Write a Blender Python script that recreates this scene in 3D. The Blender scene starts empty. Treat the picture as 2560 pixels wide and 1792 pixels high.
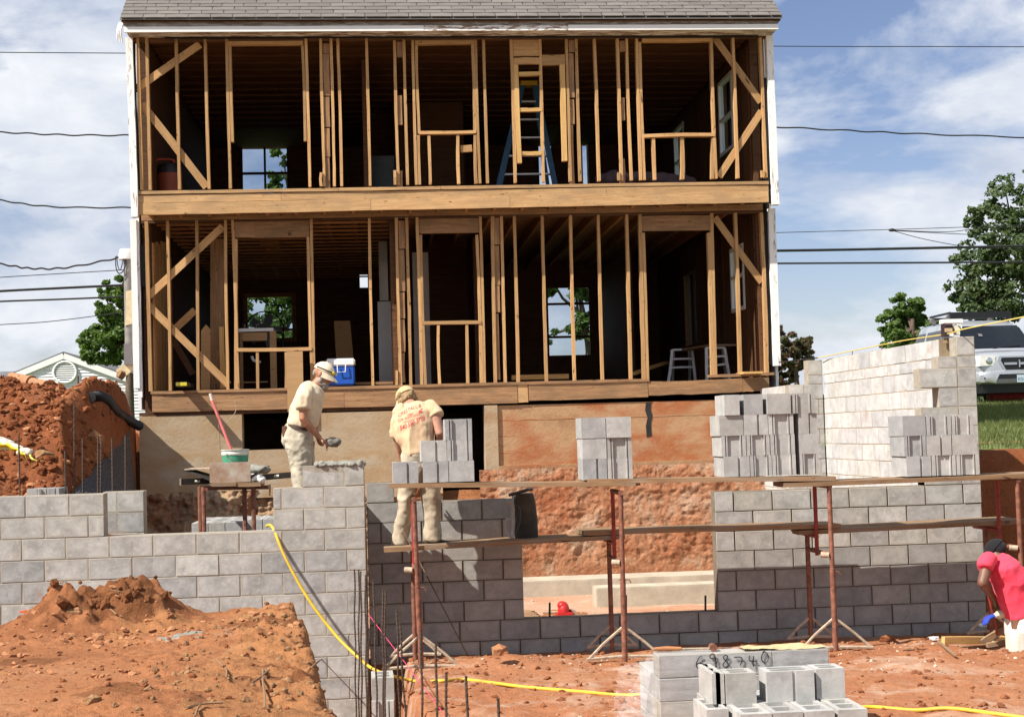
import bpy, bmesh, math, random
import numpy as np
from mathutils import Vector, Matrix, Euler

random.seed(7); RNG = np.random.default_rng(7)
S = bpy.context.scene
COL = S.collection

# ------------------------------------------------------------------ camera
F, PSI, PITCH, ROLL, EZ = 3600.0, .0905, math.atan((1085 - 896) / 3600.0), .028, 2.25
_s, _c = math.sin(PSI), math.cos(PSI)
_fh = np.array([_s, _c, 0.]); _r = np.array([_c, -_s, 0.]); _z = np.array([0, 0, 1.])
FW = math.cos(PITCH) * _fh + math.sin(PITCH) * _z
_u = -math.sin(PITCH) * _fh + math.cos(PITCH) * _z
RT = math.cos(ROLL) * _r - math.sin(ROLL) * _u
UP = math.sin(ROLL) * _r + math.cos(ROLL) * _u
EYE = np.array([0., 0., EZ])
cam_d = bpy.data.cameras.new('camera')
cam = bpy.data.objects.new('camera', cam_d); COL.objects.link(cam)
cam.matrix_world = Matrix(((RT[0], UP[0], -FW[0], EYE[0]), (RT[1], UP[1], -FW[1], EYE[1]),
                           (RT[2], UP[2], -FW[2], EYE[2]), (0, 0, 0, 1)))
cam_d.sensor_fit = 'HORIZONTAL'; cam_d.sensor_width = 36.0
cam_d.lens = F / 2560 * 36.0
cam_d.clip_start = .1; cam_d.clip_end = 3000
S.camera = cam

# ------------------------------------------------------------------ sun, sky, exposure
SUN_DIR = Vector((1.91, 1.0, -2.30)).normalized()
sun_d = bpy.data.lights.new('sun', 'SUN'); sun = bpy.data.objects.new('sun', sun_d); COL.objects.link(sun)
sun.rotation_euler = SUN_DIR.to_track_quat('-Z', 'Y').to_euler()
sun_d.energy = 5.0; sun_d.angle = math.radians(.53); sun_d.color = (1.0, .945, .86)
EXPOSURE = .76
S.view_settings.view_transform = 'Standard'; S.view_settings.look = 'None'
S.view_settings.exposure = EXPOSURE; S.view_settings.gamma = 1.0
S.view_settings.use_curve_mapping = False
W = bpy.data.worlds.new('World'); S.world = W; W.use_nodes = True
nt = W.node_tree; nt.nodes.clear()
def wn(t, **kw):
    n = nt.nodes.new(t)
    for k, v in kw.items(): setattr(n, k, v)
    return n
sky = wn('ShaderNodeTexSky', sky_type='NISHITA', sun_disc=False)
sky.sun_elevation = math.asin(-SUN_DIR.z)
sky.sun_rotation = math.atan2(-SUN_DIR.x, -SUN_DIR.y)
sky.air_density = 1.0; sky.dust_density = .6; sky.ozone_density = 1.6
tc = wn('ShaderNodeTexCoord')
def cloud_noise(scale, loc, detail, rough):
    m = wn('ShaderNodeMapping'); m.inputs['Scale'].default_value = scale; m.inputs['Location'].default_value = loc
    n = wn('ShaderNodeTexNoise'); n.inputs['Scale'].default_value = 1.0
    n.inputs['Detail'].default_value = detail; n.inputs['Roughness'].default_value = rough
    n.inputs['Distortion'].default_value = .25
    nt.links.new(tc.outputs['Generated'], m.inputs['Vector']); nt.links.new(m.outputs['Vector'], n.inputs['Vector'])
    return n
n1 = cloud_noise((4.6, 4.6, 10.5), (1.3, .4, .9), 7, .58)
n2 = cloud_noise((9, 9, 17), (5.2, 1.1, 3.3), 6, .6)
r1 = wn('ShaderNodeValToRGB'); r1.color_ramp.elements[0].position = .42; r1.color_ramp.elements[1].position = .545
nt.links.new(n1.outputs['Fac'], r1.inputs['Fac'])
r2 = wn('ShaderNodeValToRGB')
r2.color_ramp.elements[0].position = .30; r2.color_ramp.elements[0].color = (4.9, 5.5, 6.7, 1)
r2.color_ramp.elements[1].position = .68; r2.color_ramp.elements[1].color = (8.6, 8.75, 9.0, 1)
nt.links.new(n2.outputs['Fac'], r2.inputs['Fac'])
mx = wn('ShaderNodeMix', data_type='RGBA')
mth = wn('ShaderNodeMath', operation='MULTIPLY'); mth.inputs[1].default_value = .96
nt.links.new(r1.outputs['Color'], mth.inputs[0]); nt.links.new(mth.outputs[0], mx.inputs['Factor'])
gain = wn('ShaderNodeMix', data_type='RGBA', blend_type='MULTIPLY'); gain.inputs['Factor'].default_value = 1
gain.inputs['B'].default_value = (1.04, .96, 1.05, 1)
nt.links.new(sky.outputs['Color'], gain.inputs['A'])
nt.links.new(gain.outputs['Result'], mx.inputs['A']); nt.links.new(r2.outputs['Color'], mx.inputs['B'])
bg = wn('ShaderNodeBackground'); bg.inputs['Strength'].default_value = .068
out = wn('ShaderNodeOutputWorld')
nt.links.new(mx.outputs['Result'], bg.inputs['Color']); nt.links.new(bg.outputs['Background'], out.inputs['Surface'])
S.cycles.max_bounces = 6; S.cycles.diffuse_bounces = 3; S.cycles.glossy_bounces = 3
S.cycles.transparent_max_bounces = 16
S.cycles.use_denoising = True
S.cycles.use_adaptive_sampling = True

# ------------------------------------------------------------------ pixel to place
def ray(px, py): return FW + RT * (px - 1280) / F + UP * (896 - py) / F
def at(px, py, Y):
    d = ray(px, py); return EYE + d * Y / d[1]
def atX(px, py, X):
    d = ray(px, py); return EYE + d * X / d[0]
def atZ(px, py, Z):
    d = ray(px, py); return EYE + d * (Z - EZ) / d[2]
class Crop:
    def __init__(s, ox, oy, sc): s.o = (ox, oy, sc)
    def px(s, a, b): return s.o[0] + a / s.o[2], s.o[1] + b / s.o[2]
    def Y(s, a, b, Y): return at(*s.px(a, b), Y)
    def X(s, a, b, X): return atX(*s.px(a, b), X)
    def Z(s, a, b, Z): return atZ(*s.px(a, b), Z)
V23 = Crop(0, 0, 2296 / 2560)

# ------------------------------------------------------------------ noise
def _h(ix, iy, iz, seed):
    n = (ix.astype(np.int64) * 374761393 + iy.astype(np.int64) * 668265263 + iz.astype(np.int64) * 2147483647 + seed * 974711) & 0xffffffff
    n = ((n ^ (n >> 13)) * 1274126177) & 0xffffffff
    n = n ^ (n >> 16)
    return (n & 0xffff) / 65535.0
def vnoise(x, y, z=None, seed=0):
    x = np.asarray(x, float); y = np.asarray(y, float); z = np.zeros_like(x) if z is None else np.asarray(z, float)
    ix, iy, iz = np.floor(x), np.floor(y), np.floor(z)
    fx, fy, fz = x - ix, y - iy, z - iz
    fx, fy, fz = [t * t * (3 - 2 * t) for t in (fx, fy, fz)]
    r = 0
    for dx in (0, 1):
        for dy in (0, 1):
            for dz in (0, 1):
                w = (fx if dx else 1 - fx) * (fy if dy else 1 - fy) * (fz if dz else 1 - fz)
                r = r + w * _h(ix + dx, iy + dy, iz + dz, seed)
    return r * 2 - 1
def fbm(x, y, z=None, octv=5, sc=1.0, gain=.5, seed=0):
    x = np.asarray(x, float) * sc; y = np.asarray(y, float) * sc; z = None if z is None else np.asarray(z, float) * sc
    a, t, n = 1.0, 0, 0
    for i in range(octv):
        t = t + a * vnoise(x, y, z, seed + i); n += a; a *= gain
        x = x * 2.03 + 11.3; y = y * 2.03 + 5.7; z = None if z is None else z * 2.03 + 3.1
    return t / n

# ------------------------------------------------------------------ materials
MATS = {}
def newmat(name):
    m = bpy.data.materials.new(name); m.use_nodes = True
    t = m.node_tree; b = t.nodes['Principled BSDF']
    MATS[name] = m
    return m, t, b
def nd(t, ty, **kw):
    n = t.nodes.new(ty)
    for k, v in kw.items(): setattr(n, k, v)
    return n
def coords(t, scale, rand=True, src='Object'):
    c = nd(t, 'ShaderNodeTexCoord'); m = nd(t, 'ShaderNodeMapping'); m.inputs['Scale'].default_value = scale
    v = c.outputs[src]
    if rand:
        oi = nd(t, 'ShaderNodeObjectInfo'); mu = nd(t, 'ShaderNodeMath', operation='MULTIPLY'); mu.inputs[1].default_value = 57.0
        ad = nd(t, 'ShaderNodeVectorMath', operation='ADD')
        t.links.new(oi.outputs['Random'], mu.inputs[0]); t.links.new(v, ad.inputs[0]); t.links.new(mu.outputs[0], ad.inputs[1])
        v = ad.outputs[0]
    t.links.new(v, m.inputs['Vector']); return m.outputs['Vector']
def noise(t, vec, scale=1., detail=4, rough=.55, dist=0.):
    n = nd(t, 'ShaderNodeTexNoise'); n.inputs['Scale'].default_value = scale; n.inputs['Detail'].default_value = detail
    n.inputs['Roughness'].default_value = rough; n.inputs['Distortion'].default_value = dist
    t.links.new(vec, n.inputs['Vector']); return n.outputs['Fac']
def ramp(t, fac, stops):
    r = nd(t, 'ShaderNodeValToRGB'); e = r.color_ramp.elements
    while len(e) < len(stops): e.new(.5)
    for k, (p, c) in enumerate(stops):
        e[k].position = p; e[k].color = (*c, 1) if len(c) == 3 else c
    t.links.new(fac, r.inputs['Fac']); return r.outputs['Color']
def mixc(t, fac, a, b, mode='MIX'):
    m = nd(t, 'ShaderNodeMix', data_type='RGBA', blend_type=mode)
    for s, v in (('Factor', fac), ('A', a), ('B', b)):
        if isinstance(v, (int, float)): m.inputs[s].default_value = v
        elif isinstance(v, tuple): m.inputs[s].default_value = (*v, 1) if len(v) == 3 else v
        else: t.links.new(v, m.inputs[s])
    return m.outputs['Result']
def objvar(t, lo, hi):
    oi = nd(t, 'ShaderNodeObjectInfo'); mr = nd(t, 'ShaderNodeMapRange')
    mr.inputs['To Min'].default_value = lo; mr.inputs['To Max'].default_value = hi
    t.links.new(oi.outputs['Random'], mr.inputs['Value']); return mr.outputs['Result']
def bump(t, b, fac, dist, strength=1.0):
    n = nd(t, 'ShaderNodeBump'); n.inputs['Distance'].default_value = dist; n.inputs['Strength'].default_value = strength
    t.links.new(fac, n.inputs['Height'])
    if b.inputs['Normal'].links: t.links.new(b.inputs['Normal'].links[0].from_socket, n.inputs['Normal'])
    t.links.new(n.outputs['Normal'], b.inputs['Normal'])
def flat(name, col, rough=.6, metal=0., var=.12, scale=9., bmp=.002, spec=.4, var2=None):
    m, t, b = newmat(name)
    v = coords(t, (scale,) * 3); n = noise(t, v, 1, 5, .6)
    lo = tuple(max(0, c * (1 - var)) for c in col); hi = tuple(min(1, c * (1 + var)) for c in col)
    if var2: lo = var2
    c = ramp(t, n, [(.3, lo), (.7, hi)])
    t.links.new(c, b.inputs['Base Color']); b.inputs['Roughness'].default_value = rough; b.inputs['Metallic'].default_value = metal
    b.inputs['Specular IOR Level'].default_value = spec
    if bmp: bump(t, b, noise(t, v, 6, 4, .6), bmp)
    return m
def wood(name, light, dark, rough=.75, spots=.5, var=(.8, 1.15), grey=None):
    m, t, b = newmat(name)
    v = coords(t, (1.1, 16, 16)); g = noise(t, v, 2.2, 5, .62, .8)
    c = ramp(t, g, [(.28, dark), (.5, tuple((a + d) / 2 for a, d in zip(light, dark))), (.72, light)])
    v2 = coords(t, (2.2, 6, 6)); k = noise(t, v2, 3.0, 3, .5, .3)
    kn = ramp(t, k, [(.66, (0, 0, 0)), (.74, (1, 1, 1))])
    c = mixc(t, kn, c, tuple(d * .33 for d in dark)) if spots else c
    v3 = coords(t, (7, 30, 30)); s = noise(t, v3, 3, 2, .5)
    sp = ramp(t, s, [(.67, (0, 0, 0)), (.72, (spots,) * 3)])
    c = mixc(t, sp, c, tuple(d * .25 for d in dark))
    if grey:
        v4 = coords(t, (1.2, 3, 3)); q = ramp(t, noise(t, v4, 2, 4), [(.45, (0, 0, 0)), (.65, (.7,) * 3)])
        c = mixc(t, q, c, grey)
    ov = objvar(t, *var)
    cc = nd(t, 'ShaderNodeVectorMath', operation='SCALE'); t.links.new(c, cc.inputs[0]); t.links.new(ov, cc.inputs['Scale'])
    t.links.new(cc.outputs[0], b.inputs['Base Color']); b.inputs['Roughness'].default_value = rough
    b.inputs['Specular IOR Level'].default_value = .25
    bump(t, b, g, .0025)
    return m
M_STUD = wood('stud_pine', (.62, .385, .175), (.40, .215, .088), spots=.9, var=(.72, 1.12))
M_BAND = wood('band_pine', (.60, .385, .185), (.40, .225, .10), spots=.9, var=(.86, 1.1), grey=(.36, .235, .125))
M_SILL = wood('weathered_band', (.42, .245, .122), (.22, .115, .054), spots=.8, var=(.9, 1.1), grey=(.20, .125, .07))
M_NEWW = wood('new_pine', (.62, .40, .16), (.48, .27, .09), spots=.25, var=(.93, 1.07))
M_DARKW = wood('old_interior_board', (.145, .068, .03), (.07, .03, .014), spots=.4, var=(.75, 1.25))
M_CEILW = wood('ceiling_board', (.42, .22, .10), (.26, .12, .052), spots=.3, var=(.75, 1.25))
M_PLANK = wood('scaffold_plank', (.34, .21, .115), (.19, .11, .055), spots=.35, var=(.85, 1.12), grey=(.27, .215, .16))
M_PLY = wood('plywood_sheet', (.45, .28, .13), (.38, .22, .10), spots=.05, var=(.95, 1.05))

def mat_block(name, base, var, warm=.5, smear=.35, stain=.0, edge=None):
    m, t, b = newmat(name)
    v = coords(t, (1, 1, 1))
    big = noise(t, v, 6.5, 3, .5); mid = noise(t, v, 22, 5, .62); fine = noise(t, v, 210, 3, .6)
    c = ramp(t, big, [(.34, tuple(x * (1 - var) for x in base)), (.66, tuple(min(1, x * (1 + var)) for x in base))])
    sm = ramp(t, mid, [(.52, (0, 0, 0)), (.68, (smear,) * 3)])
    c = mixc(t, sm, c, tuple(min(1, x * 1.38) for x in base))
    dk = ramp(t, mid, [(.30, (smear * .9,) * 3), (.42, (0, 0, 0))])
    c = mixc(t, dk, c, tuple(x * .58 for x in base))
    pt = ramp(t, fine, [(.25, (.35,) * 3), (.42, (0, 0, 0))])
    c = mixc(t, pt, c, tuple(x * .55 for x in base))
    if stain:
        w = coords(t, (1, 1, 1), rand=False, src='Object'); q = noise(t, v, 3.1, 5, .6)
        c = mixc(t, ramp(t, q, [(.64, (0, 0, 0)), (.74, (stain,) * 3)]), c, (.40, .16, .06))
    if edge:      # mortar smeared unevenly over the arrises
        gc = nd(t, 'ShaderNodeTexCoord'); sx = nd(t, 'ShaderNodeSeparateXYZ'); t.links.new(gc.outputs['Generated'], sx.inputs[0]); ds = []
        for ax, L_ in (('X', .395), ('Z', .195)):
            a1 = nd(t, 'ShaderNodeMath', operation='SUBTRACT'); a1.inputs[1].default_value = .5; t.links.new(sx.outputs[ax], a1.inputs[0])
            a2 = nd(t, 'ShaderNodeMath', operation='ABSOLUTE'); t.links.new(a1.outputs[0], a2.inputs[0])
            a3 = nd(t, 'ShaderNodeMath', operation='MULTIPLY_ADD'); a3.inputs[1].default_value = -L_; a3.inputs[2].default_value = L_ / 2; t.links.new(a2.outputs[0], a3.inputs[0]); ds.append(a3.outputs[0])
        mn = nd(t, 'ShaderNodeMath', operation='MINIMUM'); t.links.new(ds[0], mn.inputs[0]); t.links.new(ds[1], mn.inputs[1])
        en = noise(t, v, 13, 4, .6); ea = nd(t, 'ShaderNodeMath', operation='MULTIPLY_ADD'); ea.inputs[1].default_value = -.078; t.links.new(en, ea.inputs[0]); ad_ = nd(t, 'ShaderNodeMath', operation='ADD'); ad_.inputs[1].default_value = .03; t.links.new(mn.outputs[0], ad_.inputs[0]); t.links.new(ad_.outputs[0], ea.inputs[2])
        c = mixc(t, ramp(t, ea.outputs[0], [(0, (edge[3],) * 3), (.012, (0, 0, 0))]), c, edge[:3])
    oi = nd(t, 'ShaderNodeObjectInfo')
    tint = ramp(t, oi.outputs['Random'], [(0, (.80, .81, .83)), (.3, (1.04, 1.02, .99)), (.5, (.87, .87, .88)), (.72, (1.12, 1.11, 1.08)), (.88, (.93, .91, .86)), (1, (1.0, 1.0, 1.02))])
    c = mixc(t, 1.0, c, tint, 'MULTIPLY')
    t.links.new(c, b.inputs['Base Color']); b.inputs['Roughness'].default_value = .93; b.inputs['Specular IOR Level'].default_value = .2
    bump(t, b, fine, .003, .8); bump(t, b, mid, .003)
    return m
M_BLK = mat_block('concrete_block', (.395, .385, .365), .20, smear=.55, stain=.5, edge=(.37, .345, .30, .75))
M_BLKD = mat_block('shaded_block', (.33, .32, .30), .14, stain=.25, edge=(.27, .245, .21, .6))  # darker copy for walls in shadow; the shade is put into the colour
M_BLKW = mat_block('sunlit_block', (.475, .475, .47), .14, smear=.4, stain=.3)  # lighter copy for faces turned to the sun; sunlight put into the colour
M_BLKF = mat_block('fresh_block', (.385, .38, .37), .12, smear=.3)
M_MORT = flat('mortar_tan', (.33, .29, .235), .95, var=.2, scale=14, bmp=.004)
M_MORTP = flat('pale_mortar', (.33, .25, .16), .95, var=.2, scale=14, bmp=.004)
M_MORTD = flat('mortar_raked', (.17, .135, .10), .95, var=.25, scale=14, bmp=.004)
M_MORTG = flat('wet_mortar', (.235, .23, .195), .7, var=.25, scale=20, bmp=.006)

def mat_clay(name, cols, scale=1.0, big=.45, bumpd=.03, pale=.0, keep=.75):
    m, t, b = newmat(name)
    v = coords(t, (scale,) * 3, rand=False)
    a = noise(t, v, big, 5, .6, .4); c2 = noise(t, v, 3.2, 6, .65); f = noise(t, v, 26, 5, .65); ff = noise(t, v, 110, 3, .6)
    c = ramp(t, a, [(.34, cols[0]), (.5, cols[1]), (.66, cols[2])])
    c = mixc(t, ramp(t, c2, [(.40, (0, 0, 0)), (.62, (keep,) * 3)]), c, cols[1])
    c = mixc(t, ramp(t, f, [(.28, (.7,) * 3), (.45, (0, 0, 0))]), c, tuple(x * .55 for x in cols[0]))
    c = mixc(t, ramp(t, f, [(.60, (0, 0, 0)), (.74, (.7,) * 3)]), c, tuple(min(1, x * 1.35) for x in cols[2]))
    if pale:
        q = noise(t, v, 1.7, 6, .62, .6)
        c = mixc(t, ramp(t, q, [(.50, (0, 0, 0)), (.70, (pale,) * 3)]), c, (.48, .36, .27))
    t.links.new(c, b.inputs['Base Color']); b.inputs['Roughness'].default_value = .96; b.inputs['Specular IOR Level'].default_value = .15
    bump(t, b, c2, bumpd); bump(t, b, f, bumpd * .45); bump(t, b, ff, bumpd * .12)
    return m
M_CLAY = mat_clay('red_clay', [(.18, .068, .028), (.29, .118, .050), (.325, .158, .078)])
M_CLAYG = mat_clay('trodden_clay', [(.25, .092, .042), (.32, .132, .062), (.36, .18, .10)], pale=.75)
M_CLAYT = mat_clay('tan_soil', [(.22, .10, .042), (.31, .135, .055), (.30, .175, .088)])
M_PILE = mat_clay('spoil_clay', [(.14, .046, .018), (.22, .072, .027), (.28, .11, .048)], bumpd=.05)
M_BANK = mat_clay('rock_bank', [(.24, .10, .05), (.36, .24, .145), (.48, .38, .26)], big=1.6, bumpd=.05, keep=.3)
M_BANKR = mat_clay('clay_bank', [(.27, .085, .034), (.36, .175, .095), (.43, .34, .25)], big=1.5, bumpd=.05, keep=.3)
M_FLOOR = mat_clay('dusty_floor', [(.34, .16, .09), (.42, .24, .155), (.46, .33, .25)], pale=.8, bumpd=.01)
M_CONC = flat('footing_concrete', (.42, .37, .29), .9, var=.18, scale=3.5, bmp=.004)
M_ROCK = flat('orange_rock', (.36, .165, .075), .95, var=.3, scale=7, bmp=.01)

def mat_found(name, cols, horiz=True):
    m, t, b = newmat(name)
    v = coords(t, (.7, .7, 2.6) if horiz else (.55, .55, .95), rand=False); a = noise(t, v, 1.3, 7, .56, .15)
    v2 = coords(t, (1, 1, 1), rand=False); f = noise(t, v2, 30, 5, .65)
    c = ramp(t, a, [(.33, cols[0]), (.44, cols[1]), (.55, cols[2]), (.67, cols[3])])
    c = mixc(t, ramp(t, f, [(.25, (.5,) * 3), (.42, (0, 0, 0))]), c, tuple(x * .6 for x in cols[0]))
    t.links.new(c, b.inputs['Base Color']); b.inputs['Roughness'].default_value = .95; b.inputs['Specular IOR Level'].default_value = .15
    bump(t, b, a, .02); bump(t, b, f, .006)
    return m
M_FNDL = mat_found('stained_parging', [(.33, .20, .105), (.41, .32, .215), (.37, .255, .145), (.44, .39, .30)], False)
M_FNDR = mat_found('mud_stained_parging', [(.25, .13, .065), (.41, .255, .14), (.34, .125, .052), (.42, .30, .19)], False)

def mat_peel(name, paint, under, lo, hi, sc=(1.2, 7, 7)):
    m, t, b = newmat(name)
    v = coords(t, sc); n = noise(t, v, 3.5, 6, .68, .3)
    v2 = coords(t, (1.4, 20, 20)); g = noise(t, v2, 3, 4)
    u = ramp(t, g, [(.3, tuple(x * .6 for x in under)), (.7, under)])
    c = mixc(t, ramp(t, n, [(lo, (0, 0, 0)), (hi, (1, 1, 1))]), u, paint)
    t.links.new(c, b.inputs['Base Color']); b.inputs['Roughness'].default_value = .7
    bump(t, b, n, .003)
    return m
M_WPAINT = mat_peel('worn_white_paint', (.80, .80, .78), (.36, .31, .26), .36, .44)
M_PEEL = mat_peel('peeling_white_paint', (.80, .80, .78), (.33, .22, .15), .47, .52)
M_GREYB = mat_peel('grey_weathered_board', (.36, .34, .31), (.20, .155, .12), .45, .62)
M_TAR = flat('tar_paper', (.018, .018, .02), .9, var=.4, scale=5)
M_WFLOOR = wood('floor_board', (.40, .24, .12), (.25, .14, .065), spots=.2)
M_DARK = flat('interior_dark', (.05, .035, .025), .95, var=.3)
M_STEEL = flat('rusty_pole', (.215, .085, .05), .75, var=.4, scale=18, var2=(.10, .038, .026), bmp=.003)
M_REDP = flat('red_paint_pole', (.30, .03, .022), .55, var=.3, scale=14, var2=(.15, .025, .018))
M_CAKED = flat('mortar_caked_steel', (.42, .33, .24), .95, var=.3, scale=20, bmp=.008)
M_REBAR = flat('rebar_steel', (.085, .058, .042), .7, .3, var=.35, scale=30)
M_HOSE = flat('yellow_hose', (.66, .45, .025), .6, var=.12, scale=5, bmp=0, var2=(.46, .29, .05))
M_BLACKP = flat('black_plastic', (.02, .02, .022), .45, var=.3, scale=4)
M_MATM = flat('dimple_sheet', (.045, .047, .055), .45, var=.2)
M_WHITE = flat('white_vinyl', (.80, .80, .78), .5, var=.04, scale=3)
M_SIDING = flat('white_siding', (.76, .75, .77), .6, var=.05, scale=3)
def mat_shingle(name, cols):
    m, t, b = newmat(name)
    oi = nd(t, 'ShaderNodeObjectInfo'); c = ramp(t, oi.outputs['Random'], [(k / (len(cols) - 1), x) for k, x in enumerate(cols)])
    v = coords(t, (1, 1, 1)); f = noise(t, v, 150, 3, .6); g = noise(t, v, 3.5, 5, .6)
    c = mixc(t, ramp(t, f, [(.35, (.45,) * 3), (.55, (0, 0, 0))]), c, tuple(x * .55 for x in cols[0]))
    c = mixc(t, ramp(t, g, [(.5, (0, 0, 0)), (.7, (.35,) * 3)]), c, (.10, .09, .085))
    t.links.new(c, b.inputs['Base Color']); b.inputs['Roughness'].default_value = .95; b.inputs['Specular IOR Level'].default_value = .2
    bump(t, b, f, .004)
    return m
M_SHNG = mat_shingle('asphalt_shingle', [(.135, .122, .112), (.17, .154, .14), (.158, .145, .133), (.195, .178, .16), (.15, .137, .126)])
def mat_glass(name, tint=(.9, .95, 1), rough=.02, mixf=.75):
    m, t, b = newmat(name)
    tr = nd(t, 'ShaderNodeBsdfTransparent'); tr.inputs['Color'].default_value = (*tint, 1)
    b.inputs['Base Color'].default_value = (.02, .025, .03, 1); b.inputs['Roughness'].default_value = rough
    mx_ = nd(t, 'ShaderNodeMixShader'); mx_.inputs[0].default_value = mixf
    t.links.new(b.outputs[0], mx_.inputs[1]); t.links.new(tr.outputs[0], mx_.inputs[2])
    t.links.new(mx_.outputs[0], t.nodes['Material Output'].inputs['Surface'])
    return m
M_PANE = mat_glass('window_pane', mixf=.86)
M_CARGL = mat_glass('car_glass', (.35, .38, .4), mixf=.35)
def mat_leaf(name, cols, trans=.35):
    m, t, b = newmat(name)
    g = nd(t, 'ShaderNodeNewGeometry'); c = ramp(t, g.outputs['Random Per Island'], [(k / (len(cols) - 1), x) for k, x in enumerate(cols)])
    t.links.new(c, b.inputs['Base Color']); b.inputs['Roughness'].default_value = .6; b.inputs['Specular IOR Level'].default_value = .3
    tr = nd(t, 'ShaderNodeBsdfTranslucent'); t.links.new(mixc(t, 1.0, c, (1.3, 1.5, .5), 'MULTIPLY'), tr.inputs['Color'])
    mx_ = nd(t, 'ShaderNodeMixShader'); mx_.inputs[0].default_value = trans
    t.links.new(b.outputs[0], mx_.inputs[1]); t.links.new(tr.outputs[0], mx_.inputs[2])
    t.links.new(mx_.outputs[0], t.nodes['Material Output'].inputs['Surface'])
    return m
M_LEAF = mat_leaf('leaf_green', [(.055, .105, .022), (.10, .165, .035), (.075, .13, .03), (.14, .20, .05)])
M_LEAFD = mat_leaf('leaf_dark', [(.05, .08, .03), (.08, .115, .045), (.10, .135, .06), (.065, .095, .04)])
M_LEAFR = mat_leaf('leaf_reddish', [(.05, .08, .03), (.075, .10, .04), (.16, .04, .045), (.08, .09, .04)])
M_BARK = flat('bark', (.12, .085, .06), .95, var=.3, scale=12, bmp=.01)
M_GRASS = mat_leaf('grass_blade', [(.075, .105, .028), (.12, .145, .045), (.18, .185, .075), (.09, .12, .035)], .3)
M_TURF = flat('turf', (.10, .135, .035), .95, var=.35, scale=2.2, bmp=.02)

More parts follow.
